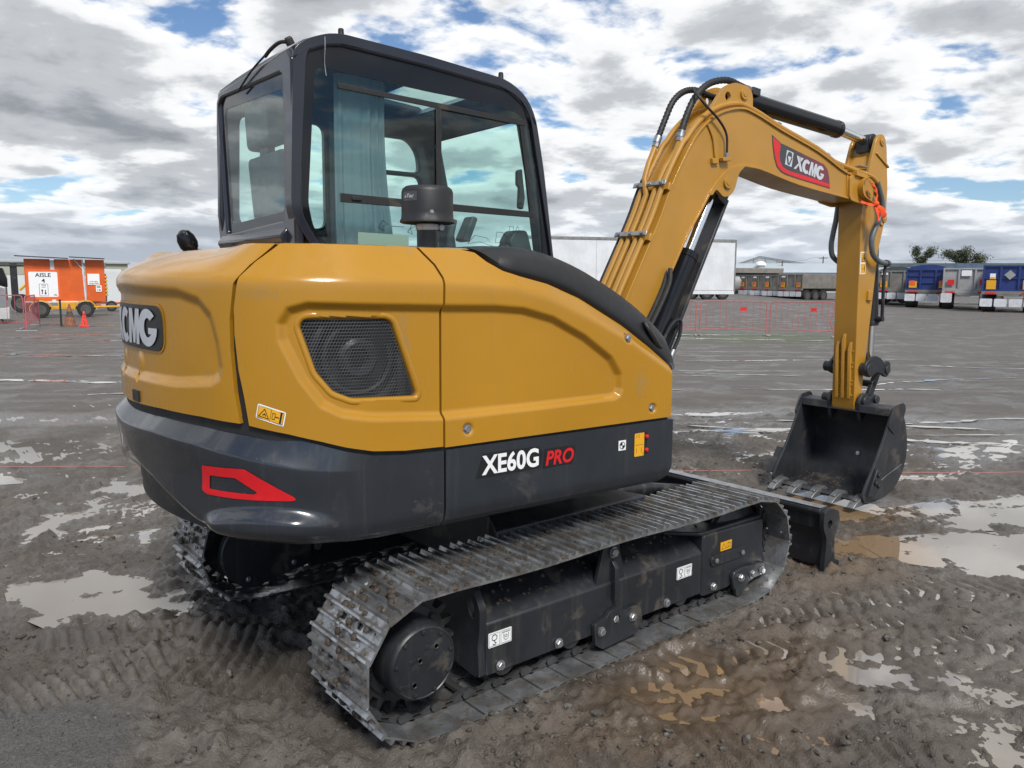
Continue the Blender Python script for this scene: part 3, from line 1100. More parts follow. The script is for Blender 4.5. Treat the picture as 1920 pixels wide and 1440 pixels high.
for yc, ph in ((-.78, .036), (.78, .094)):
    side = 'right' if yc < 0 else 'left'
    so = 1 if yc < 0 else -1                 # outward side: -y on the right
    # roller guide bars of the chain, the part that carries the shoes
    m = MB()
    for sy in (-.022, .022):
        m.bx(-.62, .64, yc + sy - .006, yc + sy + .006, TZ - TR + .052, TZ - TR + .075)
    trk = m.build('crawler_track', 'link_steel', EX, bevel=.002)
    trk['label'] = 'muddy steel crawler track on the ' + side + ' side'
    for i in range(NSH):
        a, b = tpath(i * PITCH_T + ph), tpath((i + 1) * PITCH_T + ph)
        d = (b - a).normalized()
        n = d.cross(Vector((0, 1, 0)))
        M = Matrix(((d.x, 0, n.x, a.x), (d.y, 1, n.y, yc), (d.z, 0, n.z, a.z), (0, 0, 0, 1)))
        for nm, me in (('track_shoe', SHOE), ('chain_link', LINK)):
            o = bpy.data.objects.new(nm, me)
            COL.objects.link(o)
            o.parent = trk
            o.matrix_local = M
    # mud packed between the bars
    m = MB()
    rg = random.Random(3 + int(yc * 10))
    for k in range(420):
        s0 = rg.uniform(TL * .30, TL * .97)
        a, b = tpath(s0), tpath(s0 + .01)
        d = (b - a).normalized()
        n = d.cross(Vector((0, 1, 0)))
        q = a + n * .010 + Vector((0, yc + max(-.19, min(.19, rg.gauss(0, .085))), 0))
        r_ = rg.uniform(.006, .019)
        m.lathe([(r_ * .9, -.004), (r_, r_ * .25), (r_ * .7, r_ * .55), (r_ * .25, r_ * .75)], q, n + Vector((rg.uniform(-.3, .3), rg.uniform(-.3, .3), rg.uniform(-.3, .3))), 6)
    pm = m.build('packed_mud', 'mud', trk)
    pm['kind'] = 'stuff'
    # side frame: chamfered box beam, rear end plate with lifting eye, idler box in front
    yo, yi = yc - so * .10, yc + so * .16
    m = MB()
    m.prism([(yo, .095), (yo, .300), (yo + so * .012, .312), (yc + so * .07, .415), (yi, .42), (yi, .095)], -.67, .635, 'x')
    fr = m.build('track_frame', 'black_steel', EX, bevel=.006)
    m = MB()
    ep = round_poly([(yi, .12), (yi, .43), (yc + so * .02, .455), (yo + so * .045, .44), (yo - so * .005, .372), (yo - so * .005, .29), (yo + so * .008, .22), (yo - so * .004, .10), (yo + so * .03, .095)], .02, 3)
    eye = [(yo + so * (.052 + .020 * math.cos(q) + .012 * math.sin(q)), .365 + .042 * math.sin(q)) for q in [k * PI / 8 for k in range(16)]]
    m.prism(ep, -.705, -.672, 'x', holes=[eye])
    m.build('end_plate', 'black_steel', fr, bevel=.004)
    m = MB()
    op = round_poly([(.64, .077), (.64, .385), (1.135, .375), (1.145, .13), (1.06, .125), (1.0, .095), (.90, .10), (.86, .075)], .02, 3)
    m.prism(op, yo - so * .004, yo + so * .018, 'y')
    m.prism(op, yi - so * .03, yi, 'y')
    tp = [(.50, yi), (.50, yo + so * .13), (.635, yo + so * .002), (1.125, yo + so * .002), (1.125, yo + so * .045), (.86, yo + so * .045), (.80, yo + so * .07), (.78, yc + so * .02), (.80, yc + so * .06), (.86, yc + so * .09), (1.125, yc + so * .09), (1.125, yi)]
    m.prism(tp, .378, .398, 'z')
    m.prism([(yo, .085), (yo, .38), (yi, .38), (yi, .085)], .637, .652, 'x')
    m.build('idler_box', 'black_steel', fr, bevel=.008, seg=3)
    if yc < 0:
        yf = yo - .0042
        for (bx_, bz_) in ((-.605, .122), (-.301, .122), (.375, .119), (.724, .112)):
            put_bolt(BOLT, (bx_, yo - (.003 if bx_ < .6 else .005), bz_), (0, -1, 0), fr, spin=bx_ * 7)
        for (bx_, bz_) in ((.729, .243), (.944, .240)):
            put_bolt(BOLT_S, (bx_, yf - .012, bz_), (0, -1, 0), fr, spin=bx_ * 5)
        m = MB()
        m.prism(round_poly([(.695, .215), (.972, .215), (.972, .268), (.695, .268)], .026, 4), yf - .008, yf + .002, 'y')
        m.build('access_plate', 'black_steel', fr, bevel=.002)
        # chain guard with three bolts, and the hooked guard in front
        m = MB()
        m.prism(round_poly([(-.105, .06), (-.115, .15), (-.085, .160), (-.045, .162), (-.02, .19), (.045, .195), (.07, .165), (.10, .172), (.175, .165), (.188, .10), (.165, .045), (-.06, .03)], .014, 3), yf - .020, yf, 'y', holes=[circ(.022, .142, .021, 14)])
        m.build('chain_guard', 'black_steel', fr, bevel=.004)
        for bx_, bz_, rr in ((-.075, .115, 0), (.022, .142, .016), (.118, .128, 0)):
            put_bolt(BOLT, (bx_, yf - .021 + rr, bz_), (0, -1, 0), fr, spin=bx_ * 9)
        m = MB()
        m.prism(round_poly([(.855, .125), (.87, .155), (.93, .165), (1.06, .155), (1.135, .150), (1.14, .085), (1.05, .085), (1.0, .075), (.96, .04), (.93, .015), (.90, .02), (.895, .055), (.875, .07)], .012, 3), yf - .022, yf, 'y')
        m.build('chain_guard', 'black_steel', fr, bevel=.004)
        for bx_, bz_ in ((.921, .116), (1.018, .113), (1.103, .113)):
            put_bolt(BOLT, (bx_, yf - .023, bz_), (0, -1, 0), fr, spin=bx_ * 9)
        # carrier-roller bracket with a stiffening rib
        m = MB()
        m.prism([(-.082, .305), (-.028, .49), (.052, .49), (.098, .305)], yo + .006, yo + .028, 'y')
        m.prism([(yo - .025, .225), (yo - .025, .37), (yo - .002, .40), (yo + .03, .40), (yo + .03, .225)], .006, .028, 'x')
        m.prism([(-.028, .478), (.052, .478), (.052, .492), (-.028, .492)], yo - .004, yo + .055, 'y')
        m.build('roller_bracket', 'black_steel', fr, bevel=.003)
        put_bolt(BOLT, (.018, yo + .003, .435), (0, -1, 0), fr, scale=1.15)

        def lifting_label(x0, z0, w, h):
            a_, b_ = MB(), MB()
            a_.prism(round_poly([(x0, z0), (x0 + w, z0), (x0 + w, z0 + h), (x0, z0 + h)], .004, 2), yo - .0032, yo - .0012, 'y')
            yy = yo - .0040

            def ln(pts, r=.0011):
                b_.tube([(x0 + w * p_[0], yy, z0 + h * p_[1]) for p_ in pts], r, 4)
            for c0 in (.03, .53):
                ln([(c0, .08), (c0 + .44, .08), (c0 + .44, .92), (c0, .92), (c0, .08)], .0006)
            ln([(.25 + .11 * math.cos(q), .64 + .20 * math.sin(q)) for q in np.linspace(0, 2 * PI, 13)], .0015)
            ln([(.25, .42), (.26, .34), (.32, .27), (.29, .17), (.22, .15), (.18, .22)], .0017)
            ln([(.58, .78), (.92, .78)], .0007)
            for k in range(5):
                ln([(.58 + .07 * k, .78), (.63 + .07 * k, .88)], .0006)
            ln([(.65, .70), (.66, .35), (.75, .22), (.85, .35), (.86, .70)], .0010)
            ln([(.70, .55), (.78, .60), (.80, .45), (.72, .42), (.70, .55)], .0010)
            multi('warning_label', [(a_, 'white_vinyl'), (b_, 'black_vinyl')], fr, smooth=0)
        lifting_label(-.662, .205, .113, .058)
        lifting_label(.447, .208, .110, .058)
        a_, b_ = MB(), MB()
        a_.prism(round_poly([(.772, .278), (.862, .278), (.862, .322), (.772, .322)], .003, 2), yf - .0028, yf - .001, 'y')
        for pts in ([(.780, .287), (.813, .287), (.797, .314), (.780, .287)], [(.822, .287), (.838, .290), (.854, .287), (.854, .310), (.838, .313), (.822, .310), (.822, .287)], [(.838, .290), (.838, .313)]):
            b_.tube([(q[0], yf - .0034, q[1]) for q in pts], .0011, 4)
        multi('warning_label', [(a_, 'yellow_vinyl'), (b_, 'black_vinyl')], fr, smooth=0)
        m = MB()
        for k in range(46):
            x_ = random.choice((random.uniform(-.62, -.05), random.uniform(.12, .6)))
            q = random.uniform(.25, 1)
            yy, zz = yo + .015 + .155 * q, .314 + .100 * q
            r_ = random.uniform(.004, .013)
            m.lathe([(r_ * .8, -.003), (r_, r_ * .35), (r_ * .5, r_ * .75)], (x_, yy, zz), (.1, -.4, 1), 7)
        for k in range(60):
            x_, yy = random.uniform(.56, 1.0), random.uniform(yo + .03, yi - .02)
            if x_ < .66 and yy < yo + .12:
                continue
            r_ = random.uniform(.002, .008)
            m.lathe([(r_ * .8, -.002), (r_, r_ * .3), (r_ * .5, r_ * .7)], (x_, yy, .398), (0, .1, 1), 6)
        mc = m.build('caked_mud', 'mud', fr)
        mc['kind'] = 'stuff'
    # sprocket with teeth, drive motor, idler, rollers
    m = MB()
    tp = []
    for k in range(21):
        a0 = 2 * PI * k / 21
        for da, rr in ((-.075, .185), (-.045, .222), (.045, .222), (.075, .185)):
            tp.append((-TC + rr * math.cos(a0 + da), TZ + rr * math.sin(a0 + da)))
    m.prism(tp, yc - .020, yc + .020, 'y')
    spk = m.build('sprocket', 'black_steel', EX, bevel=.003)
    m = MB()
    m.lathe([(.165, .022), (.165, .036), (.138, .040), (.136, .150), (.128, .163), (.124, .166), (.121, .163)] if yc < 0 else [(.165, .022), (.165, .036), (.120, .040), (.120, .08)], (-TC - .005, yc, TZ + .008), (0, -so, 0), 40)
    dm = m.build('drive_motor', 'black_steel', EX)
    if yc < 0:
        for k in range(9):
            a0 = 2 * PI * k / 9 + .2
            put_bolt(BOLT_D, (-TC - .005 + .113 * math.cos(a0), yc - .163, TZ + .008 + .113 * math.sin(a0)), (0, -1, 0), dm, scale=.8)
        for k in range(9):
            a0 = 2 * PI * k / 9
            put_bolt(BOLT_D, (-TC - .005 + .152 * math.cos(a0), yc - .036, TZ + .008 + .152 * math.sin(a0)), (0, -1, 0), dm, scale=1.4)
        for a0, rr in ((.75, .07), (2.5, .02), (4.2, .08)):
            m = MB()
            cx0, cz0 = -TC - .005 + rr * math.cos(a0), TZ + .008 + rr * math.sin(a0)
            m.lathe([(.014, 0), (.014, .004), (.009, .004), (.008, .001)], (cx0, yc - .162, cz0), (0, -1, 0), 14)
            m.bx(cx0 - .045, cx0 - .017, yc - .165, yc - .161, cz0 - .002, cz0 + .012)
            m.build('plug', 'black_steel', dm, bevel=.001)
    else:
        # inner cover over the drive motor: a teardrop plate
        m = MB()
        cv = [(-TC - .005 + .172 * math.cos(q), TZ + .172 * math.sin(q)) for q in np.linspace(PI * .5, PI * 1.62, 18)] + [(-.73, .145), (-.70, .17), (-.70, .45)]
        m.prism(cv, yc - .245, yc - .20, 'y')
        cvr = m.build('motor_cover', 'black_steel', EX, bevel=.006)
        for bx_, bz_ in ((-1.035, .140), (-.80, .175)):
            put_bolt(BOLT_S, (bx_, yc - .246, bz_), (0, -1, 0), cvr)
        for bx_, bz_ in ((-.63, .2), (-.3, .24)):
            put_bolt(BOLT, (bx_, yi - .002, bz_), (0, -1, 0), fr)
    m = MB()
    m.lathe([(.06, -.09), (.19, -.045), (.205, -.04), (.215, -.022), (.222, -.02), (.222, .02), (.215, .022), (.205, .04), (.19, .045), (.06, .09)], (TC, yc, TZ), (0, 1, 0), 40)
    m.lathe([(.13, -.047), (.13, -.056), (.05, -.10)], (TC, yc, TZ), (0, 1, 0), 32)
    m.build('idler_wheel', 'black_steel', EX)
    for k in range(4):
        m = MB()
        xr = -.56 + .36 * k
        m.lathe([(.03, -.085), (.055, -.075), (.055, -.03), (.068, -.02), (.068, .02), (.055, .03), (.055, .075), (.03, .085)], (xr, yc, TZ - TR + .098), (0, 1, 0), 20)
        m.build('track_roller', 'link_steel', EX)
    m = MB()
    m.lathe([(.03, -.06), (.052, -.055), (.052, .06), (.03, .065)], (.02, yc, TZ + TR - .088), (0, 1, 0), 24)
    m.lathe([(.065, -.02), (.065, .02)], (.02, yc, TZ + TR - .088), (0, 1, 0), 24)
    m.build('carrier_roller', 'black_steel', EX)

# centre frame, slewing ring, dozer blade
m = MB()
m.prism([(-.42, -.62), (-.30, -.42), (-.36, -.25), (-.36, .25), (-.30, .42), (-.42, .62), (.52, .62), (.46, .42), (.66, .30), (.66, -.30), (.46, -.42), (.52, -.62)], .30, .55, 'z')
cf = m.build('centre_frame', 'black_steel', EX, bevel=.01)
m = MB()
m.lathe([(.45, .55), (.45, .60), (.42, .605), (.42, .66), (.46, .665), (.46, .72)], (0, 0, 0), (0, 0, 1), 48)
m.build('slewing_ring', 'black_steel', EX)
BYE = .965
m = MB()
m.prism([(1.595, .335), (1.60, .352), (1.675, .358), (1.705, .34), (1.735, .295), (1.715, .20), (1.72, .10), (1.77, .004), (1.735, -.004), (1.66, .012), (1.645, .10), (1.650, .205), (1.640, .222), (1.622, .235), (1.612, .320), (1.600, .322)], -BYE + .028, BYE - .028, 'y')
bl = m.build('dozer_blade', 'black_steel', EX, bevel=.005)
bl['label'] = 'black dozer blade with worn grey top edge in front of the tracks'
m = MB()
m.bx(1.602, 1.672, -BYE + .03, BYE - .03, .3575, .3605)
m.build('worn_edge', 'zinc', bl)
for sy in (-1, 1):
    m = MB()
    m.prism(round_poly([(1.595, .300), (1.605, .345), (1.675, .352), (1.755, .325), (1.772, .265), (1.722, .17), (1.735, .05), (1.79, .03), (1.79, -.006), (1.625, -.006), (1.636, .10), (1.636, .186), (1.600, .245)], .016, 3), sy * (BYE - .028), sy * BYE, 'y', holes=[circ(1.665, .262, .024, 18)])
    m.build('end_plate', 'black_steel', bl, bevel=.005)
    m = MB()
    m.prism([(.45, .30), (.45, .44), (.75, .42), (1.45, .30), (1.64, .30), (1.64, .14), (1.45, .14), (.75, .27)], sy * .30, sy * .40, 'y')
    m.build('push_arm', 'black_steel', bl, bevel=.008)
m = MB()
m.cyl((.62, 0, .40), (1.25, 0, .34), .055, 20)
m.cyl((1.25, 0, .34), (1.62, 0, .27), .030, 16)
m.build('blade_cylinder', 'black_steel', bl)

# ------------------------------------------------------------------ upper structure: body shell in (u, z): u runs from the front of the right side round the tail to the left side
R0, YS, XF, RC = 1.635, -.93, .35, .5
_cy = YS + RC
_cx = -math.sqrt((R0 - RC) ** 2 - _cy ** 2)
_a1 = math.atan2(_cy, _cx)
L1 = XF - _cx
L2 = RC * (-PI / 2 - _a1)
UC = L1 + L2 + R0 * (PI + _a1)               # u of the tail's centre line


def outline(u):
    u = np.asarray(u, float)
    mr = u > UC
    v = np.where(mr, 2 * UC - u, u)
    a = -PI / 2 - (v - L1) / RC
    b = _a1 - (v - L1 - L2) / R0
    x = np.where(v < L1, XF - v, np.where(v < L1 + L2, _cx + RC * np.cos(a), R0 * np.cos(b)))
    y = np.where(v < L1, YS, np.where(v < L1 + L2, _cy + RC * np.sin(a), R0 * np.sin(b)))
    nx = np.where(v < L1, 0, np.where(v < L1 + L2, np.cos(a), np.cos(b)))
    ny = np.where(v < L1, -1, np.where(v < L1 + L2, np.sin(a), np.sin(b)))
    s = np.where(mr, -1, 1)
    return x, y * s, nx, ny * s


RIDGE = np.array([(0.0, 1.195), (.024, 1.211), (.25, 1.337), (.482, 1.443), (.695, 1.525), (.852, 1.562), (1.016, 1.572), (1.171, 1.577), (1.86, 1.580), (2.63, 1.578)])
REC = [(.306, 1.150), (.312, 1.212), (.366, 1.285), (.512, 1.378), (.676, 1.454), (.816, 1.489), (.947, 1.499), (1.165, 1.503), (1.429, 1.510), (1.640, 1.516), (1.705, 1.498), (1.737, 1.449), (1.733, 1.391), (1.67, 1.264), (1.608, 1.18), (1.541, 1.145), (1.436, 1.126), (1.165, 1.104), (.773, 1.103), (.350, 1.106), (.318, 1.118)]
CWREC = [(2.7, 1.56), (2.153, 1.550), (2.036, 1.525), (1.975, 1.475), (1.945, 1.385), (1.932, 1.300), (1.945, 1.262), (1.985, 1.240), (2.181, 1.222), (2.7, 1.218)]
GRILL = [(1.672, 1.436), (1.660, 1.458), (1.634, 1.463), (1.372, 1.460), (1.348, 1.446), (1.258, 1.205), (1.262, 1.190), (1.500, 1.198), (1.565, 1.224), (1.621, 1.289)]
BOLTS = [(.278, 1.355), (.129, 1.053), (1.066, 1.061)]


def softp(x, k=.006):
    return k * np.logaddexp(0, np.clip(x / k, -40, 40)) if False else np.where(x / k > 30, x, k * np.log1p(np.exp(np.clip(x / k, -40, 30))))


def disp_yellow(u, z):
    v = np.where(u > UC, 2 * UC - u, u)
    zr = np.interp(v, RIDGE[:, 0], RIDGE[:, 1])
    slope = .72 + .25 * (1 - sstep(.0, .9, v))
    w = sstep(1.80, 2.25, v)
    hh_ = softp(z - zr)
    d = -(1 - w) * slope * hh_ - w * (.25 * hh_ + 15.5 * hh_ ** 2)
    sr = sd_poly(v, z, REC)
    d = d - .024 * (1 - sstep(-.026, .002, sr))
    sc_ = sd_poly(v, z, CWREC)
    d = d - .016 * (1 - sstep(-.034, .006, sc_)) * sstep(1.85, 1.90, v)
    for bu, bz in BOLTS:
        d = d - .012 * (1 - sstep(.012, .024, np.hypot(v - bu, z - bz)))
    # latch bulges low on the tail cover, one on each side of the centre
    q = np.hypot((v - 2.50) / .05, (z - 1.275) / .06)
    d = d + .006 * (1 - sstep(.30, .9, q))
    d = d - .012 * (1 - sstep(.010, .016, np.hypot(v - 2.512, z - 1.225)))
    return d


DTOP = np.array([(0, 1.000), (1.167, 1.002), (1.32, 1.006), (1.438, 1.018), (1.526, 1.038), (1.61, 1.063), (1.709, 1.088), (1.86, 1.116), (2.036, 1.125), (2.301, 1.127), (2.63, 1.118)])
DRID = np.array([(0, .96), (1.457, .967), (1.546, .969), (1.679, .986), (1.875, 1.024), (2.041, 1.045), (2.31, 1.055), (2.63, 1.045)])
DBOT = np.array([(0, .721), (1.3, .722), (1.55, .726), (1.85, .738), (2.1, .74), (2.63, .74)])


def disp_dark(u, z):
    v = np.where(u > UC, 2 * UC - u, u)
    zt, zk = np.interp(v, DTOP[:, 0], DTOP[:, 1]), np.interp(v, DRID[:, 0], DRID[:, 1])
    W0 = .046 * sstep(1.45, 1.90, v)
    A = .024 * sstep(1.40, 1.90, v)
    up = np.clip((zt - z) / np.maximum(zt - zk, .01), 0, 1)
    f = np.where(z > zk, up, 1 - .55 * sstep(0, .13, zk - z))
    d = .004 + A * f - W0 * (1 - up)
    B = .036 * sstep(1.55, 1.70, v) * (1 - sstep(1.94, 2.06, v))
    zb0 = .862 - .035 * np.abs((v - 1.78) / .22) ** 2
    B = np.where(u > UC, 0, B)
    d = d + B * sstep(0, 1, np.clip((zb0 - z) / .050, 0, 1))
    w = sstep(1.96, 2.25, v)
    zst = np.interp(v, [1.9, 2.02, 2.2, 2.38, 2.63], [.735, .76, .825, .885, .935])
    d = d - 1.15 * softp(zst - z, .008) * sstep(1.9, 2.0, v)
    d = d - (1 - w) * (.35 + .9 * sstep(1.5, 1.8, v)) * softp(.775 - z, .008) - .010 * (1 - sstep(0, .02, z - np.interp(v, DBOT[:, 0], DBOT[:, 1])))
    return d


def surf(u, z, fn, off=0.0):
    x, y, nx, ny = outline(u)
    d = fn(u, z) + off
    return np.stack([x + nx * d, y + ny * d, z], -1)


def shell(name, mat, fu, fz, nu, nz, fn, parent, hole=None, depth=.03, round_=.004):
    """panel over a (s,t) grid: fu(s,t) -> u, fz(u,t) -> z; the edges are rolled inwards"""
    s, t_ = np.meshgrid(np.linspace(0, 1, nu), np.linspace(0, 1, nz), indexing='ij')
    u = fu(s, t_)
    z = fz(u, t_)
    P = surf(u, z, fn)
    _, _, nx, ny = outline(u)
    Nn = np.stack([nx, ny, np.zeros_like(nx)], -1)
    V = P.reshape(-1, 3)
    i = (np.arange(nu - 1)[:, None] * nz + np.arange(nz - 1)[None, :]).ravel()
    F = np.stack([i, i + nz, i + nz + 1, i + 1], -1)
    if hole is not None:
        uc = (u[:-1, :-1] + u[1:, 1:]) / 2
        zc_ = (z[:-1, :-1] + z[1:, 1:]) / 2
        F = F[(sd_poly(uc, zc_, hole) > .006).ravel()]
    # rim
    idx = np.arange(nu * nz).reshape(nu, nz)
    loop = np.concatenate([idx[:-1, 0], idx[-1, :-1], idx[:0:-1, -1], idx[0, :0:-1]])
    n = len(loop)
    Pl, Nl = V[loop], Nn.reshape(-1, 3)[loop]
    ctr_u, ctr_z = u.mean(), z.mean()
    k0 = len(V)
    V = np.concatenate([V, Pl - Nl * round_ * 1.2, Pl - Nl * depth])
    # the rounded lip: pull the panel's own border in by the radius
    rim = []
    for a, b in ((loop, k0 + np.arange(n)), (k0 + np.arange(n), k0 + n + np.arange(n))):
        rim.append(np.stack([a, np.roll(a, -1), np.roll(b, -1), b], -1))
    F = np.concatenate([F] + rim).astype(np.int32)
    me = grid_mesh(name, V, F)
    bm = bmesh.new()
    bm.from_mesh(me)
    bmesh.ops.recalc_face_normals(bm, faces=bm.faces)
    bm.to_mesh(me)
    bm.free()
    me.set_sharp_from_angle(angle=R(50))
    me.materials.append(MATS[mat])
    return link_obj(name, me, parent, UR)


SEAM_D = np.array([(.98, 1.1655), (1.45, 1.1655), (1.594, 1.162), (1.639, 1.176), (1.679, 1.206), (1.72, 1.235)])   # (z, u) door seam
SEAM_R = np.array([(1.0, 1.845), (1.12, 1.861), (1.218, 1.878), (1.355, 1.888), (1.456, 1.887), (1.571, 1.869), (1.631, 1.829), (1.671, 1.786), (1.70, 1.755)])
DOORTOP = np.array([(.012, 1.226), (.024, 1.236), (.121, 1.310), (.28, 1.408), (.514, 1.520), (.678, 1.573), (.816, 1.601), (.889, 1.620), (.947, 1.652), (.985, 1.684), (1.05, 1.695), (1.22, 1.696)])
G = .0045


def fz_door(u, t_):
    zt = np.interp(u, DOORTOP[:, 0], DOORTOP[:, 1])
    return 1.006 + (zt - 1.006) * t_


def fu_door(s, t_):
    return .014 + s * (np.interp(1.006 + .69 * t_, SEAM_D[:, 0], SEAM_D[:, 1]) - G - .014)


door = shell('engine_door', 'yellow_paint', fu_door, fz_door, 190, 110, disp_yellow, EX)
door['label'] = 'yellow right-hand service door with long embossed panel'


def fu_side(s, t_):
    z0 = 1.01 + .69 * t_
    a = np.interp(z0, SEAM_D[:, 0], SEAM_D[:, 1]) + G
    b = np.interp(z0, SEAM_R[:, 0], SEAM_R[:, 1]) - G * 2.0
    return a + s * (b - a)


def fz_rear(u, t_):
    v = np.where(u > UC, 2 * UC - u, u)
    zb = np.interp(v, DTOP[:, 0], DTOP[:, 1]) + .008
    zt = 1.697 - .012 * sstep(1.9, 2.5, v)
    return zb + (zt - zb) * t_


side = shell('side_panel', 'yellow_paint', fu_side, fz_rear, 130, 125, disp_yellow, EX, hole=GRILL)
side['label'] = 'yellow rear side panel with black perforated grille'


def fu_cw(s, t_):
    z0 = 1.12 + .58 * t_
    a = np.interp(z0, SEAM_R[:, 0], SEAM_R[:, 1]) + G * 2.0
    return a + s * (2 * UC - 2 * a)


tail = shell('tail_cover', 'yellow_paint', fu_cw, fz_rear, 260, 110, disp_yellow, EX)
shell('side_panel', 'yellow_paint', lambda s, t_: 2 * UC - (1.335 + s * (np.interp(1.01 + .69 * t_, SEAM_R[:, 0], SEAM_R[:, 1]) - G * 1.6 - 1.335)), fz_rear, 70, 80, disp_yellow, EX)


def fz_dark(u, t_):
    v = np.where(u > UC, 2 * UC - u, u)
    zb, zt = np.interp(v, DBOT[:, 0], DBOT[:, 1]), np.interp(v, DTOP[:, 0], DTOP[:, 1]) - .006
    return zb + (zt - zb) * t_


def fz_skirt(u, t_):
    v = np.where(u > UC, 2 * UC - u, u)
    zb = .721 + .10 * (1 - np.sqrt(np.clip(1 - (1 - np.clip(v / .07, 0, 1)) ** 2, 0, 1)))
    zt = np.interp(v, DTOP[:, 0], DTOP[:, 1]) - .006
    return zb + (zt - zb) * t_


cwt = shell('counterweight', 'dark_paint', lambda s, t_: 1.170 + s * (2 * UC - 2.34), fz_dark, 330, 90, disp_dark, EX, depth=.05)
cwt['label'] = 'charcoal rounded counterweight skirt round the tail'
skt = shell('side_skirt', 'dark_matte', lambda s, t_: .004 + s ** 1.2 * 1.157, fz_skirt, 110, 60, disp_dark, EX, depth=.05)
shell('side_skirt', 'dark_matte', lambda s, t_: 2 * UC - (.004 + s * 1.157), fz_skirt, 60, 30, disp_dark, EX, depth=.05)


# --- black sealing core behind every joint, engine-bay floor and hood top
def core(u0, u1, z0, z1, ins0, ins1, n=90):
    u = np.linspace(u0, u1, n)
    x, y, nx, ny = outline(u)
    m = MB()
    a = [(x[i] - nx[i] * ins0, y[i] - ny[i] * ins0, z0) for i in range(n)]
    b = [(x[i] - nx[i] * ins1, y[i] - ny[i] * ins1, z1) for i in range(n)]
    m.add(a + b, [[i, i + 1, n + i + 1, n + i] for i in range(n - 1)])
    return m


u = np.linspace(0.01, 2 * UC - .01, 120)
x, y, nx, ny = outline(u)
dk = [(x[i] - nx[i] * .06, y[i] - ny[i] * .06) for i in range(120)]
m = MB()
m.prism(dk, .725, .80, 'z')
m.prism([(q[0] * .985, q[1] * .985) for q in dk], .985, 1.0, 'z')
m.add(*(lambda c: (c.v, c.f))(core(.02, 2 * UC - .02, .78, 1.0, .055, .055)))
m.bx(.20, .75, -.42, .45, .66, .80)
m.build('slewing_platform', 'black_steel', EX, UR)
m = MB()
us = np.linspace(1.20, 2 * UC - 1.34, 90)
zz = np.linspace(1.03, 1.66, 30)
seal = [(1.155, 1.178), (1.835, 1.90), (2 * UC - 1.90, 2 * UC - 1.835)]
vv, ff = [], []
for a, b in ((1.13, 1.24), (1.74, 1.91), (2 * UC - 1.91, 2 * UC - 1.74)):
    ug, zg = np.meshgrid(np.linspace(a, b, 10), np.linspace(.99, 1.70, 60), indexing='ij')
    P = surf(ug, zg, disp_yellow, -.018).reshape(-1, 3)
    k = len(m.v)
    i = (np.arange(9)[:, None] * 60 + np.arange(59)[None, :]).ravel()
    m.add([tuple(q) for q in P], [[int(j), int(j) + 60, int(j) + 61, int(j) + 1] for j in i])
ug, zg = np.meshgrid(np.linspace(.02, 2 * UC - .02, 240), np.linspace(-.03, .03, 4), indexing='ij')
vv_ = np.where(ug > UC, 2 * UC - ug, ug)
P = surf(ug, np.interp(vv_, DTOP[:, 0], DTOP[:, 1]) + zg, lambda a_, b_: 0 * a_, -.016).reshape(-1, 3)
i = (np.arange(239)[:, None] * 4 + np.arange(3)[None, :]).ravel()
m.add([tuple(q) for q in P], [[int(j), int(j) + 4, int(j) + 5, int(j) + 1] for j in i])
m.build('joint_seal', 'rubber', EX, UR)
# engine cover top
ut = np.linspace(1.0, 2 * UC - 1.36, 140)
zt = fz_rear(ut, np.ones_like(ut))
P = surf(ut, zt - .003, disp_yellow, -.004)
m = MB()
rim = [tuple(q) for q in P]
top = [(.99 * q[0] + .0, q[1] * .97, q[2] + .006) for q in rim]
m.add(rim + top + [(-.63, .0, 1.712), (-.63, .55, 1.712)], [])
n = len(rim)
m.f += [[i, i + 1, n + i + 1, n + i] for i in range(n - 1)]
m.f += [list(range(n, 2 * n))[::1]]
m.build('engine_cover', 'yellow_paint', EX, UR, smooth=30)

# --- grille: rolled lip, perforated sheet and the fan behind it
gp = round_poly(GRILL, .014, 4)
gp = [Vector(q) for q in gp]
cu_, cz_ = sum(q[0] for q in gp) / len(gp), sum(q[1] for q in gp) / len(gp)


def ring_off(poly, d):
    out = []
    N = len(poly)
    area = sum(poly[i - 1][0] * poly[i][1] - poly[i][0] * poly[i - 1][1] for i in range(N))
    sg = 1 if area > 0 else -1
    for i in range(N):
        e = Vector(poly[(i + 1) % N]) - Vector(poly[i - 1])
        e = e.normalized() if e.length > 1e-9 else Vector((1, 0))
        out.append((poly[i][0] + sg * e.y * d, poly[i][1] - sg * e.x * d))
    return out


def ring_pts(poly, off):
    a = np.array([q[0] for q in poly])
    b = np.array([q[1] for q in poly])
    return [tuple(q) for q in surf(a, b, lambda u_, z_: disp_yellow(u_, z_), off)]


def ribbon(m, loops):
    k = len(m.v)
    n = len(loops[0])
    for lp in loops:
        m.v += lp
    for j in range(len(loops) - 1):
        m.f += [[k + j * n + i, k + j * n + (i + 1) % n, k + (j + 1) * n + (i + 1) % n, k + (j + 1) * n + i] for i in range(n)]


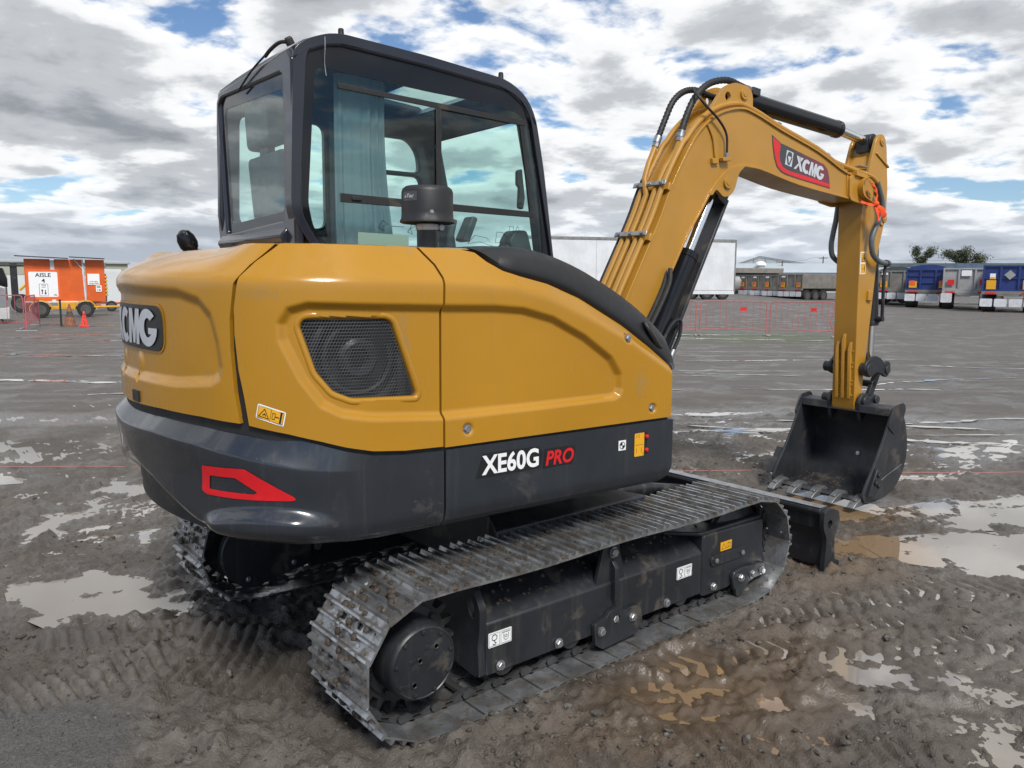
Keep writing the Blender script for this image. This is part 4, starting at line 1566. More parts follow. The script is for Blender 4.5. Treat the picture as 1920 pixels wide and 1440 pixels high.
m = MB()
ribbon(m, [ring_pts(ring_off(gp, .019), -.003), ring_pts(ring_off(gp, .017), .0012), ring_pts(ring_off(gp, .010), .0022), ring_pts(ring_off(gp, .004), .0020), ring_pts(gp, -.001), ring_pts(ring_off(gp, -.003), -.007), ring_pts(ring_off(gp, -.003), -.03)])
m.build('grille_lip', 'yellow_paint', side, smooth=60)
gv2, gf2 = fill2d([tuple(q) for q in ring_off(gp, -.002)])
me = bpy.data.meshes.new('grille_sheet')
gb = bmesh.new()
gvs = [gb.verts.new((q[0], q[1], 0)) for q in gv2]
for q in gf2:
    gb.faces.new([gvs[i] for i in q])
bmesh.ops.subdivide_edges(gb, edges=[e for e in gb.edges if e.calc_length() > .03], cuts=2)
bmesh.ops.triangulate(gb, faces=gb.faces)
uvl = gb.loops.layers.uv.new('uv')
for f in gb.faces:
    for lp in f.loops:
        lp[uvl].uv = lp.vert.co.xy
for v in gb.verts:
    x0, y0, n0, n1 = outline(v.co.x)
    v.co = Vector((float(x0) - float(n0) * .036, float(y0) - float(n1) * .036, v.co.y))
gb.to_mesh(me)
gb.free()
me.materials.append(MATS['perforated'])
link_obj('grille_sheet', me, side)
m = MB()
ug, zg = np.meshgrid(np.linspace(1.20, 1.72, 12), np.linspace(1.15, 1.50, 8), indexing='ij')
P = surf(ug, zg, lambda a_, b_: 0 * a_, -.16).reshape(-1, 3)
i = (np.arange(11)[:, None] * 8 + np.arange(7)[None, :]).ravel()
m.add([tuple(q) for q in P], [[int(j), int(j) + 8, int(j) + 9, int(j) + 1] for j in i])
m.build('radiator_core', 'interior', side)
m = MB()
x0, y0, n0, n1 = [float(q) for q in outline(1.455)]
tx, ty = -n1, n0
for rr, wd, a0_, a1_ in ((.155, .016, 0, 2 * PI), (.115, .012, 2.0, 2 * PI + .4), (.05, .022, 0, 2 * PI)):
    m.tube([(x0 - n0 * .09 + tx * rr * math.cos(a), y0 - n1 * .09 + ty * rr * math.cos(a), 1.325 + rr * math.sin(a)) for a in np.linspace(a0_, a1_, 40)], wd, 8)
x1, y1, n2, n3 = [float(q) for q in outline(1.30)]
m.tube([(x1 - n2 * .08, y1 - n3 * .08, 1.16), (x1 - n2 * .07, y1 - n3 * .07, 1.3), (x1 + .03, y1 - n3 * .1, 1.45)], .022, 10, smooth=6)
m.build('cooling_fan', 'black_steel', side)


# --- markings laid on the shell
def decal(v2, f, fn, off, name, mat, parent, cuts=True, flip=True):
    """flat 2-D shape given in (u, z) wrapped onto the body"""
    gb = bmesh.new()
    vs_ = [gb.verts.new((q[0], q[1], 0)) for q in v2]
    for q in f:
        try:
            gb.faces.new([vs_[i] for i in q])
        except ValueError:
            pass
    bmesh.ops.triangulate(gb, faces=gb.faces)
    if cuts:
        for _ in range(3):
            ed = [e for e in gb.edges if e.calc_length() > .035]
            if not ed:
                break
            bmesh.ops.subdivide_edges(gb, edges=ed, cuts=1)
            bmesh.ops.triangulate(gb, faces=gb.faces)
    a = np.array([v.co.x for v in gb.verts])
    b = np.array([v.co.y for v in gb.verts])
    P = surf(a, b, fn, off)
    for v, q in zip(gb.verts, P):
        v.co = q
    bmesh.ops.recalc_face_normals(gb, faces=gb.faces)
    me = bpy.data.meshes.new(name)
    gb.to_mesh(me)
    gb.free()
    me.materials.append(MATS[mat])
    me.polygons.foreach_set('use_smooth', [True] * len(me.polygons))
    return link_obj(name, me, parent)


def word(s, u0, z0, w, h, bold=0.0, shear=0.0, space=1.0):
    v, f = fit_text(s, w, h, bold, shear, space)
    return [(u0 - q[0], z0 + q[1]) for q in v], f      # u runs to the left as seen from outside


# big name plate on the tail
BU = UC - .02
pl_ = round_poly([(BU - .335, 1.332), (BU + .335, 1.332), (BU + .335, 1.490), (BU - .335, 1.490)], .06, 6)
flat = lambda u_, z_: -.016 + 0 * u_
decal(*fill2d(pl_), flat, .006, 'name_plate', 'black_vinyl', tail)
decal(*fill2d(round_poly([(BU - .343, 1.324), (BU + .343, 1.324), (BU + .343, 1.498), (BU - .343, 1.498)], .066, 6)), flat, .003, 'name_plate_border', 'yellow_steel', tail)
m = MB()
x0, y0, n0, n1 = [float(q) for q in outline(2.515)]
c = Vector((x0 + n0 * .001, y0 + n1 * .001, 1.157))
m.box(c, (.012, .072, .040), Matrix.Rotation(math.atan2(n1, n0), 3, 'Z'))
m.build('tail_vent', 'black_plastic', tail)
# reflectors
refl = [(2.018, .978), (1.843, .984), (1.690, .893), (1.686, .884), (1.70, .881), (2.006, .881), (2.030, .890)]
reflh = [(1.985, .948), (1.880, .951), (1.806, .907), (1.818, .900), (1.992, .902)]
decal(*fill2d(round_poly(refl, .008, 2), [round_poly(reflh, .006, 2)]), disp_dark, .003, 'reflector', 'red_vinyl', cwt)
mir = lambda q: [(2 * UC - a, b) for a, b in q]
decal(*fill2d(round_poly(mir(refl), .008, 2), [round_poly(mir(reflh), .006, 2)]), disp_dark, .003, 'reflector', 'red_vinyl', cwt)
# fan warning label
th = .29
lab = [(1.803, 1.194), (1.712, 1.166), (1.722, 1.119), (1.813, 1.147)]
decal(*fill2d(round_poly(lab, .006, 3)), disp_yellow, .0015, 'warning_label', 'white_vinyl', side)
ins = [((q[0] - 1.7625) * .90 + 1.7625, (q[1] - 1.1565) * .78 + 1.1565) for q in lab]
decal(*fill2d(ins), disp_yellow, .0028, 'warning_label', 'yellow_vinyl', side)


def stroke(pts, w):
    """thin 2-D line as quads"""
    v, f = [], []
    for a, b in zip(pts[:-1], pts[1:]):
        a, b = Vector(a), Vector(b)
        d = (b - a)
        if d.length < 1e-6:
            continue
        nn = Vector((-d.y, d.x)).normalized() * w / 2
        e = d.normalized() * w / 2
        k = len(v)
        v += [tuple(a - e + nn), tuple(b + e + nn), tuple(b + e - nn), tuple(a - e - nn)]
        f.append([k, k + 1, k + 2, k + 3])
    return v, f


def join(*parts):
    v, f = [], []
    for pv, pf in parts:
        k = len(v)
        v += [tuple(q) for q in pv]
        f += [[i + k for i in q] for q in pf]
    return v, f


def lab_xy(a, b):                             # local coordinates inside the tilted label, 0..1
    p0, p1, p3 = Vector(lab[3]), Vector(lab[2]), Vector(lab[0])
    return tuple(p0 + (p1 - p0) * a + (p3 - p0) * b)


art = join(stroke([lab_xy(.10, .22), lab_xy(.46, .22), lab_xy(.28, .78), lab_xy(.10, .22)], .0022), stroke([lab_xy(.24, .36), lab_xy(.30, .48), lab_xy(.34, .36)], .003), stroke([lab_xy(.51, .12), lab_xy(.51, .88)], .0012),
           stroke([lab_xy(.57, .3), lab_xy(.66, .3), lab_xy(.66, .7), lab_xy(.57, .7), lab_xy(.57, .3)], .0016), stroke([lab_xy(.68, .5), lab_xy(.78, .5)], .003), stroke([lab_xy(.86, .22), lab_xy(.86, .68)], .006), stroke([lab_xy(.86, .78), lab_xy(.86, .84)], .006),
           stroke([lab_xy(p_[0], p_[1]) for p_ in ((.05, .1), (.95, .1), (.95, .9), (.05, .9), (.05, .1))], .0012))
decal(*art, disp_yellow, .004, 'label_print', 'black_vinyl', side, cuts=False)
# model name on the skirt
bk = [(1.030, .880), (1.022, .964), (.745, .962), (.728, .945), (.735, .905), (.745, .885)]
bk = [(1.036, .876), (1.005, .966), (.750, .962), (.728, .940), (.738, .884), (.745, .878)]
decal(*fill2d(round_poly(bk, .006, 2)), disp_dark, .0012, 'name_backing', 'black_vinyl', skt)
decal(*word('XE60G', .880, .922, .262, .074, .030, 0, 1.02), disp_dark, .0026, 'lettering', 'white_vinyl', skt)
decal(*fill2d(round_poly([(.728, .872), (.720, .948), (.568, .946), (.562, .928), (.578, .874)], .004, 2)), disp_dark, .0012, 'name_backing', 'black_vinyl', skt)
decal(*word('PRO', .644, .910, .142, .058, .028, .18, 1.02), disp_dark, .0026, 'lettering', 'red_vinyl', skt)
# tie-down marker and fuse label
sq = [(.287, .893), (.329, .893), (.329, .935), (.287, .935)]
decal(*fill2d(sq), disp_dark, .0012, 'marker_label', 'white_vinyl', skt)
cc_ = (.308, .914)
q1 = [cc_] + [(cc_[0] + .013 * math.cos(a), cc_[1] + .013 * math.sin(a)) for a in np.linspace(0, PI / 2, 6)]
q2 = [cc_] + [(cc_[0] + .013 * math.cos(a), cc_[1] + .013 * math.sin(a)) for a in np.linspace(PI, 1.5 * PI, 6)]
rg = stroke([(cc_[0] + .0145 * math.cos(a), cc_[1] + .0145 * math.sin(a)) for a in np.linspace(0, 2 * PI, 17)], .0022)
decal(*join((q1, [list(range(7))]), (q2, [list(range(7))]), rg), disp_dark, .0024, 'label_print', 'black_vinyl', skt, cuts=False)
decal(*fill2d(round_poly([(.180, .856), (.237, .856), (.237, .955), (.180, .955)], .004, 2)), disp_dark, .0012, 'fuse_label', 'yellow_vinyl', skt)
decal(*join(stroke([(.185, .905), (.232, .905)], .001), stroke([(.212, .935), (.212, .95)], .0015), stroke([(.226, .938), (.226, .950)], .0012), stroke([(.196, .872), (.196, .892)], .0012), stroke([(.186, .862), (.186, .87)], .0018), stroke([(.226, .872), (.226, .89)], .0012)), disp_dark, .0024, 'label_print', 'black_vinyl', skt, cuts=False)
decal(*fill2d(round_poly([(.163, .862), (.176, .862), (.176, .957), (.163, .957)], .006, 2)), disp_dark, .0012, 'hinge_slot', 'black_vinyl', skt)
for bz in (.937, .880):
    x0, y0, n0, n1 = [float(q) for q in outline(.169)]
    m = MB()
    m.lathe([(.008, 0), (.008, .010), (.005, .012)], (x0, y0 - .004, bz), (0, -1, 0), 12)
    m.build('red_plug', 'red_vinyl', skt)
for bu, bz in BOLTS:
    x0, y0, n0, n1 = [float(q) for q in outline(bu)]
    dd = .011
    o = put_bolt(BOLT_S, (x0 - n0 * dd, y0 - n1 * dd, bz), (n0, n1, 0), door, 'door_lock', scale=1.25)

# --- black cowl over the front of the engine bay
E_ = [(-.63, 1.690), (-.60, 1.672), (-.540, 1.624), (-.466, 1.604), (-.33, 1.577), (-.164, 1.524), (.07, 1.412), (.229, 1.314), (.326, 1.240), (.338, 1.205)]
T_ = [(-.66, 1.699), (-.60, 1.704), (-.50, 1.712), (-.42, 1.714), (-.28, 1.700), (-.085, 1.644), (.125, 1.548), (.30, 1.440), (.405, 1.335), (.420, 1.215)]
Ee, Tt = catmull([(a, 0, b) for a, b in E_], 6), catmull([(a, 0, b) for a, b in T_], 6)
m = MB()
n = len(Ee)
secs = []
for k in range(n):
    e, q = Ee[k], Tt[k]
    x_, z_ = e.x, e.z
    # edge on the door, rolled shoulder, crown, then across to the inner wall
    f0 = float(disp_yellow(np.array([max(.014, XF - x_)]), np.array([z_]))[0])
    yE = YS - f0
    dx, dz = q.x - e.x, q.z - e.z
    secs.append([(e.x, yE + .045, e.z - .03), (e.x, yE + .002, e.z + .004), (e.x + dx * .12, yE - .004, e.z + dz * .12 + .004), (e.x + dx * .45, yE + .020, e.z + dz * .55 + .006), (e.x + dx * .8, yE + .065, e.z + dz * .88 + .004), (q.x, yE + .13, q.z), (q.x + .004, -.62, q.z + .006), (q.x + .004, -.45, q.z), (q.x - .01, -.43, q.z - .03), (q.x - .02, -.43, q.z - .30)])
w = len(secs[0])
for sct in secs:
    m.v += sct
m.f = [[k * w + i, k * w + i + 1, (k + 1) * w + i + 1, (k + 1) * w + i] for k in range(n - 1) for i in range(w - 1)]
m.f += [[i for i in range(w)], [(n - 1) * w + i for i in range(w)][::-1]]
cowl = m.build('front_cowl', 'black_plastic', EX, UR, smooth=55)
cowl['label'] = 'matte black plastic cowl curving down over the engine bay'
# grip opening near its lower end
m = MB()
gpts = [(.218, -.872, 1.412), (.245, -.862, 1.402), (.285, -.855, 1.370), (.315, -.862, 1.325), (.318, -.875, 1.305), (.290, -.890, 1.312), (.255, -.895, 1.345), (.225, -.890, 1.385)]
gl = catmull([Vector(q) for q in gpts + gpts[:1]], 5)[:-1]
m.tube([tuple(q) for q in gl], .010, 8, closed=True)
cg = sum(gl, Vector()) / len(gl)
k = len(m.v)
m.build('grip_rim', 'black_plastic', cowl, smooth=60)
m = MB()
m.add([tuple(q + Vector((.004, -.006, .004))) for q in gl], [list(range(len(gl)))])
m.build('grip_recess', 'rubber', cowl)
# front face of the engine bay behind the door and cowl
m = MB()
m.prism([(-.90, .74), (-.90, 1.16), (-.86, 1.20), (-.44, 1.20), (-.44, .74)], .24, .338, 'x')
m.bx(-.60, .24, -.86, -.42, .80, 1.20)
m.build('bulkhead', 'black_steel', EX, UR, bevel=.01)

# --- exhaust-style air precleaner standing on the cover
PX, PY = -.695, -.62
m = MB()
m.lathe([(.040, 1.66), (.040, 1.792)], (PX, PY, 0), (0, 0, 1), 24)
pc = m.build('intake_pipe', 'black_gloss', EX, UR)
m = MB()
m.lathe([(.066, 1.800), (.096, 1.795), (.103, 1.798), (.103, 1.806), (.098, 1.812), (.0965, 1.835), (.0965, 1.910), (.092, 1.922), (.081, 1.930), (.03, 1.933)], (PX, PY, 0), (0, 0, 1), 48)
m.build('precleaner_cap', 'black_plastic', pc, smooth=40)
m = MB()
m.lathe([(.042, 1.770), (.044, 1.772), (.044, 1.792), (.042, 1.794)], (PX, PY, 0), (0, 0, 1), 24)
m.lathe([(.012, -.02), (.012, .02)], (PX + .045, PY - .01, 1.782), (0, 1, 0), 10)
m.build('hose_clamp', 'zinc', pc)
m = MB()
av = 3.42
lv, lf = [], []
for j, a in enumerate(np.linspace(av - .36, av + .36, 9)):
    for z_ in (1.872, 1.906):
        lv.append((PX + .0977 * math.cos(a), PY + .0977 * math.sin(a), z_))
lf = [[2 * j, 2 * j + 2, 2 * j + 3, 2 * j + 1] for j in range(8)]
m.add(lv, lf)
m.build('maker_label', 'grey_vinyl', pc)
tv, tf = fit_text('eTec', .046, .014, .01, .35)
m = MB()
m.add([(PX + .0986 * math.cos(av + q[0] / .098), PY + .0986 * math.sin(av + q[0] / .098), 1.890 + q[1]) for q in tv], tf)
m.build('maker_print', 'silver_vinyl', pc)
put_bolt(BOLT_S, (PX + .096 * math.cos(4.35), PY + .096 * math.sin(4.35), 1.832), (math.cos(4.35), math.sin(4.35), 0), pc, scale=.55)
# rear-view mirror at the left rear
m = MB()
m.tube([(-1.02, .86, 1.70), (-1.10, .90, 1.72), (-1.14, .92, 1.735)], .008, 8)
mr_ = m.build('mirror_arm', 'black_steel', EX, UR)
m = MB()

m.lathe([(.012, 0), (.036, .014), (.046, .04), (.045, .075), (.032, .105), (.010, .118)], (-1.135, .92, 1.715), (-.45, 0, .89), 20)
mm = m.build('mirror', 'black_gloss', mr_)

# ------------------------------------------------------------------ cab
OUT = [(-.975, 2.506), (-.913, 2.554), (-.827, 2.588), (-.761, 2.598), (-.352, 2.578), (.091, 2.541), (.204, 2.482), (.265, 2.389), (.32, 2.136), (.386, 1.727), (.46, 1.25), (.47, .82), (-.80, .82), (-.86, 1.65), (-.93, 1.74), (-.985, 1.825), (-1.0, 1.90)]
INN = [(-.922, 2.480), (-.903, 2.520), (-.809, 2.556), (-.352, 2.543), (.06, 2.502), (.172, 2.462), (.232, 2.385), (.275, 2.184), (.368, 1.74), (.40, 1.52), (-.74, 1.52), (-.881, 1.731), (-.946, 1.834), (-.962, 1.898), (-.944, 2.177)]
CY0, CY1 = -.05, .96
m = MB()
OUTR = round_poly(OUT, [.03, .03, .03, .03, .05, .06, .06, .06, .05, .05, .05, .05, .02, .03, .03, .03, .03], 3)
INNR = round_poly(INN, [.02, .02, .03, .05, .05, .05, .05, .05, .05, .03, .03, .03, .03, .03, .05], 3)
m.prism(OUTR, CY0, CY0 + .075, 'y', holes=[INNR])
cab = m.build('cab', 'cab_paint', EX, UR, bevel=.022, seg=4)
cab['label'] = 'black cab with large green-tinted windows on the left of the machine'


def pane(name, poly, plane, c, th, mat, holes=(), bevel=0):
    m = MB()
    m.prism(poly, c, c + th, plane, holes=holes)
    return m.build(name, mat, cab, bevel=bevel, smooth=30)


FRIT = round_poly([(-.880, 2.452), (-.347, 2.427), (.067, 2.416), (.18, 2.393), (.25, 2.337), (.319, 1.846), (.34, 1.60), (-.70, 1.60), (-.90, 1.79), (-.922, 1.90)], [.04, 0, 0, .03, .03, 0, .02, .02, .04, .03], 4)
FR_IN = [(-.918, 2.478), (-.900, 2.517), (-.808, 2.553), (-.352, 2.540), (.06, 2.499), (.170, 2.459), (.229, 2.383), (.272, 2.184), (.365, 1.74), (.395, 1.53), (-.735, 1.53), (-.877, 1.733), (-.942, 1.836), (-.958, 1.898), (-.940, 2.177)]
pane('window_border', FR_IN, 'y', -.036, .005, 'black_gloss', holes=[FRIT])
pane('side_window', FRIT, 'y', -.0355, .004, 'cab_glass')
# sliding-window rails
m = MB()
m.prism([(-.781, 2.378), (-.781, 2.400), (.205, 2.366), (.205, 2.338)], -.044, -.037, 'y')
m.prism([(-.779, 1.912), (-.779, 1.950), (.255, 1.929), (.255, 1.900)], -.044, -.037, 'y')
m.prism([(-.305, 1.92), (-.305, 2.362), (-.277, 2.362), (-.277, 1.92)], -.043, -.037, 'y')
m.prism([(.172, 2.35), (.190, 2.35), (.262, 1.90), (.244, 1.90)], -.042, -.037, 'y')
m.build('window_rail', 'rubber', cab, bevel=.002)
m = MB()
m.bx(-.73, -.685, -.052, -.045, 1.923, 1.940)
m.build('window_pull', 'black_steel', cab, bevel=.002)
m = MB()
m.prism(round_poly([(.19, 2.13), (.215, 2.14), (.235, 2.0), (.225, 1.94), (.20, 1.95), (.205, 2.05), (.19, 2.06)], .008, 2), -.005, .02, 'y')
m.build('window_catch', 'rubber', cab, bevel=.002)
m = MB()
for k in range(4):
    m.add(*(lambda vf: ([(q[0] + .17 + .018 * (k % 2), -.0370, q[1] + 1.945 + .02 * (k // 2)) for q in vf[0]], vf[1]))(fit_text('B', .010, .013, .02)))
m.build('glass_mark', 'black_vinyl', cab)
# pictograms printed on the lower part of the pane
m = MB()


def gl(pts, r=.0016):
    m.tube([(q[0], -.0375, q[1]) for q in pts], r, 4)


gl([(-.60, 1.815), (-.58, 1.845), (-.55, 1.83), (-.58, 1.822), (-.575, 1.80), (-.60, 1.815)])
gl([(-.535, 1.822), (-.475, 1.822)])
gl([(-.455, 1.80), (-.43, 1.835), (-.41, 1.83), (-.44, 1.815), (-.43, 1.79), (-.455, 1.80)])
gl([(-.36, 1.80), (-.36, 1.83)])
gl([(-.375, 1.815), (-.345, 1.815)])
for dx, dz in ((.035, 0), (-.04, 0), (0, .03), (0, -.03)):
    gl([(-.36 + dx - .008, 1.812 + dz), (-.36 + dx, 1.822 + dz), (-.36 + dx + .008, 1.812 + dz)])
gl([(-.13, 1.76), (-.09, 1.80), (-.02, 1.79), (.02, 1.75), (-.06, 1.77), (-.13, 1.76)], .0012)
gl([(.03, 1.77), (.10, 1.77), (.10, 1.80), (.07, 1.82), (.04, 1.82), (.03, 1.77)], .0012)
gl([(.15, 1.825), (.165, 1.855), (.18, 1.825), (.15, 1.825)], .0012)
gl([(.115, 1.828), (.14, 1.828), (.14, 1.852), (.115, 1.852), (.115, 1.828)], .0012)
m.build('window_pictogram', 'black_vinyl', cab)['kind'] = 'stuff'
m = MB()
m.add([(-.70, -.0372, 1.72), (-.45, -.0372, 1.72), (-.45, -.0372, 1.785), (-.70, -.0372, 1.79)], [[0, 1, 2, 3]])
pg = NT('pale_film')
pg.bsdf(Base_Color=(.22, .33, .26), Roughness=.4)
m.build('window_film', 'pale_film', cab)

# rear wall with its window and the sloping ledge below it
RW = [(-.045, 2.47), (.0, 2.515), (.90, 2.505), (.955, 2.46), (.975, 2.3), (1.0, 1.85), (.97, 1.74), (-.045, 1.71)]
RG = round_poly([(.055, 2.433), (.875, 2.468), (.925, 2.44), (.862, 1.808), (.075, 1.834)], [.04, .03, .03, .02, .03], 4)
m = MB()
m.prism(RW, -.985, -.945, 'x', holes=[RG])
m.build('rear_wall', 'cab_paint', cab, bevel=.012, seg=3)
RGI = round_poly([(.085, 2.373), (.845, 2.412), (.865, 2.39), (.812, 1.853), (.105, 1.872)], [.04, .03, .03, .02, .03], 4)
pane('rear_window_border', RG, 'x', -.970, .005, 'black_gloss', holes=[RGI])
pane('rear_window', RGI, 'x', -.9695, .004, 'cab_glass')
m = MB()
m.prism([(-.983, 1.805), (-1.015, 1.765), (-1.0, 1.735), (-.94, 1.72), (-.94, 1.805)], .05, .93, 'y')
m.build('rear_ledge', 'cab_paint', cab, bevel=.008)
# left wall (door side) with two openings
LWH = [round_poly([(-.90, 1.86), (-.88, 2.405), (-.43, 2.41), (-.43, 1.86)], .05, 4), round_poly([(-.34, 2.208), (-.34, 2.395), (.085, 2.388), (.146, 2.32), (.160, 2.208)], .04, 4), round_poly([(-.34, 1.35), (-.34, 2.183), (.163, 2.183), (.27, 1.35)], .04, 4)]
m = MB()
m.prism(OUT, CY1 - .05, CY1, 'y', holes=LWH)
m.build('door_wall', 'cab_paint', cab, bevel=.012, seg=3)
for h in LWH:
    pane('door_window', h, 'y', CY1 - .028, .004, 'cab_glass')
# front: header, windscreen, lower panel
m = MB()
m.prism([(.265, 2.389), (.204, 2.482), (.091, 2.535), (.04, 2.49), (.16, 2.44), (.225, 2.375)], CY0 + .07, CY1 - .045, 'y')
m.prism([(.41, 1.55), (.46, 1.25), (.47, .82), (.44, .82), (.43, 1.25), (.385, 1.55)], CY0 + .07, CY1 - .045, 'y')
m.build('front_frame', 'cab_paint', cab, bevel=.01)
m = MB()
m.prism([(.255, 2.38), (.31, 2.13), (.375, 1.72), (.40, 1.55), (.396, 1.55), (.371, 1.72), (.306, 2.13), (.251, 2.38)], CY0 + .07, CY1 - .045, 'y')
m.build('windscreen', 'cab_glass', cab)
for yy in (.02, .885):
    m = MB()
    m.prism([(.262, 2.385), (.318, 2.13), (.384, 1.72), (.455, 1.25), (.405, 1.25), (.335, 1.72), (.27, 2.13), (.215, 2.37)], yy - .035, yy + .035, 'y')
    m.build('front_post', 'cab_paint', cab, bevel=.008)
# roof: gently crowned sheet with a skylight
HX, HY = (-.235, .165), (.26, .80)
xs = sorted(set([-.975, -.95, -.913, -.87, -.827, -.79, -.761, -.65, -.5, -.352, HX[0], -.1, .0, .091, HX[1], .204, .235, .265]))
ys = sorted(set([CY0 - .004, CY0 + .012, CY0 + .04, .05, .15, HY[0], .4, .53, .66, HY[1], .87, .92, CY1 - .012, CY1]))
ox, oz = [q[0] for q in OUT[:8]], [q[1] for q in OUT[:8]]


def roof_z(x_, y_):
    e = min(y_ - CY0, CY1 - y_)
    return float(np.interp(x_, ox, oz)) + .004 - .040 * (1 - min(1, max(0, e) / .05)) ** 2 + .012 * min(1, e / .3)


m = MB()
W_ = len(ys)
m.v = [(x_, y_, roof_z(x_, y_)) for x_ in xs for y_ in ys]
for i in range(len(xs) - 1):
    for j in range(W_ - 1):
        if HX[0] <= xs[i] < HX[1] and HY[0] <= ys[j] < HY[1]:
            continue
        m.f.append([i * W_ + j, (i + 1) * W_ + j, (i + 1) * W_ + j + 1, i * W_ + j + 1])
rf = m.build('roof', 'cab_paint', cab, smooth=50, fix=False)
so_ = rf.modifiers.new('thickness', 'SOLIDIFY')
so_.thickness = .045
so_.offset = -1
m = MB()
zs = roof_z(-.03, .5) - .012
m.box(((HX[0] + HX[1]) / 2, (HY[0] + HY[1]) / 2, zs - .004), (HX[1] - HX[0] + .03, HY[1] - HY[0] + .03, .005), Matrix.Rotation(.083, 3, 'Y'))
m.build('skylight', 'cab_glass', cab)
for px_, py_ in ((-.735, .02), (.085, .0)):
    m = MB()
    m.lathe([(.016, 0), (.013, .008), (.012, .034), (.009, .037)], (px_, py_, roof_z(px_, py_) - .002), (0, 0, 1), 14)
    m.build('roof_stud', 'rubber', cab)
m = MB()
pv = (-.962, .02, 2.545)
m.lathe([(.018, -.012), (.018, .012), (.012, .020)], pv, (-.5, 0, .85), 14)
m.tube([pv, (-.985, .07, 2.550), (-.998, .14, 2.535), (-1.0, .20, 2.52)], .008, 8, smooth=4)
m.tube([(-1.0, .20, 2.525), (-1.0, .38, 2.495), (-.992, .60, 2.445)], .0045, 8, smooth=4)
m.build('rear_wiper', 'rubber', cab)
m = MB()
m.tube([(-.84, -.053, 2.57), (-.842, -.056, 2.52), (-.838, -.040, 2.47), (-.832, -.040, 2.42)], .0010, 5, smooth=3)
m.build('sealant_bead', 'silver_vinyl', cab)
# inside: floor, console, seat, levers, curtain
m = MB()
m.bx(-.93, .42, .02, .92, .82, .86)
m.prism([(-.93, .86), (-.93, 1.62), (-.80, 1.62), (-.70, 1.30), (-.70, .86)], .03, .91, 'y')
m.prism([(-.55, .86), (-.55, 1.62), (-.42, 1.70), (-.05, 1.72), (.05, 1.66), (.05, .86)], .02, .15, 'y')
m.prism([(.06, 1.66), (.20, 1.80), (.26, 1.79), (.30, 1.70), (.30, 1.5), (.10, 1.5)], .03, .14, 'y')
m.build('console', 'interior', cab, bevel=.02, seg=3)
m = MB()
m.prism(round_poly([(-.10, 1.78), (-.04, 1.90), (-.01, 1.89), (-.06, 1.77)], .01, 2), .05, .13, 'y')
m.prism(round_poly([(.16, 1.78), (.20, 1.84), (.27, 1.84), (.31, 1.72), (.2, 1.7)], .02, 3), .02, .12, 'y')
m.tube([(-.15, .10, 1.70), (-.14, .10, 1.80), (-.12, .10, 1.88)], .018, 8)
m.build('control_lever', 'interior', cab, bevel=.006)
m = MB()
m.prism(round_poly([(-.66, 1.42), (-.62, 1.56), (-.20, 1.58), (-.16, 1.50), (-.20, 1.42)], .05, 4), .30, .80, 'y')
seat = m.build('seat', 'seat_vinyl', cab, bevel=.04, seg=4)
m = MB()
m.prism(round_poly([(-.66, 1.50), (-.82, 2.16), (-.90, 2.18), (-.88, 1.9), (-.80, 1.48)], .04, 4), .34, .78, 'y')
m.build('backrest', 'seat_vinyl', seat, bevel=.05, seg=4)
m = MB()
m.prism(round_poly([(-.83, 2.20), (-.82, 2.40), (-.88, 2.45), (-.925, 2.40), (-.915, 2.20)], .03, 4), .42, .72, 'y')
m.prism(round_poly([(-.85, 2.12), (-.85, 2.24), (-.89, 2.24), (-.89, 2.12)], .004, 1), .52, .62, 'y')
m.build('headrest', 'seat_vinyl', seat, bevel=.05, seg=4)
m = MB()


def curtain(x0, x1, y0, z0, z1, waves, amp, lean=0.0):
    nx, nz = waves * 8 + 1, 12
    k = len(m.v)
    for j in range(nz):
        q = j / (nz - 1)
        for i in range(nx):
            s = i / (nx - 1)
            x_ = x0 + (x1 - x0) * s * (1 - .12 * q * (1 - q) * 4) + lean * (1 - q) * s
            ph_ = s * waves * 2 * PI + 1.3 * math.sin(s * 5.1 + 1.2 * q) + .5 * math.sin(s * 11 + 3 * q)
            am = amp * (.55 + .45 * math.sin(s * 7.3 + 2)) * (.55 + .75 * (1 - q))
            m.v.append((x_, y0 + am * math.sin(ph_), z0 + (z1 - z0) * q))
    m.f += [[k + j * nx + i, k + j * nx + i + 1, k + (j + 1) * nx + i + 1, k + (j + 1) * nx + i] for j in range(nz - 1) for i in range(nx - 1)]


curtain(-.745, -.50, .075, 1.58, 2.47, 6, .016, .06)
m.build('curtain', 'curtain_cloth', cab, smooth=60)
m = MB()
curtain(-.42, -.34, .86, 1.7, 2.42, 3, .02)
m.build('curtain', 'curtain_cloth', cab, smooth=60)
m = MB()
m.tube([(-.9, .06, 2.485), (.1, .06, 2.45)], .006, 6)
m.build('curtain_rail', 'zinc', cab)

# ------------------------------------------------------------------ boom, stick, bucket
BC = .02                                      # centre plane of the working equipment
BTOP = [(.60, 1.00), (.88, 1.501), (1.106, 1.907), (1.201, 2.109), (1.324, 2.314), (1.435, 2.456), (1.588, 2.565), (1.781, 2.620), (1.935, 2.608), (2.21, 2.539), (2.603, 2.453), (2.89, 2.361), (3.026, 2.330)]
BBOT = [(3.10, 2.166), (2.95, 2.178), (2.427, 2.222), (2.045, 2.280), (1.93, 2.290), (1.80, 2.287), (1.70, 2.255), (1.625, 2.202), (1.548, 2.118), (1.461, 1.998), (1.348, 1.845), (1.235, 1.655), (1.08, 1.40), (.86, 1.02), (.74, .93), (.63, .93)]
bt = [(q.x, q.z) for q in catmull([(a, 0, b) for a, b in BTOP], 4)]
bb = [(q.x, q.z) for q in catmull([(a, 0, b) for a, b in BBOT], 4)]
m = MB()
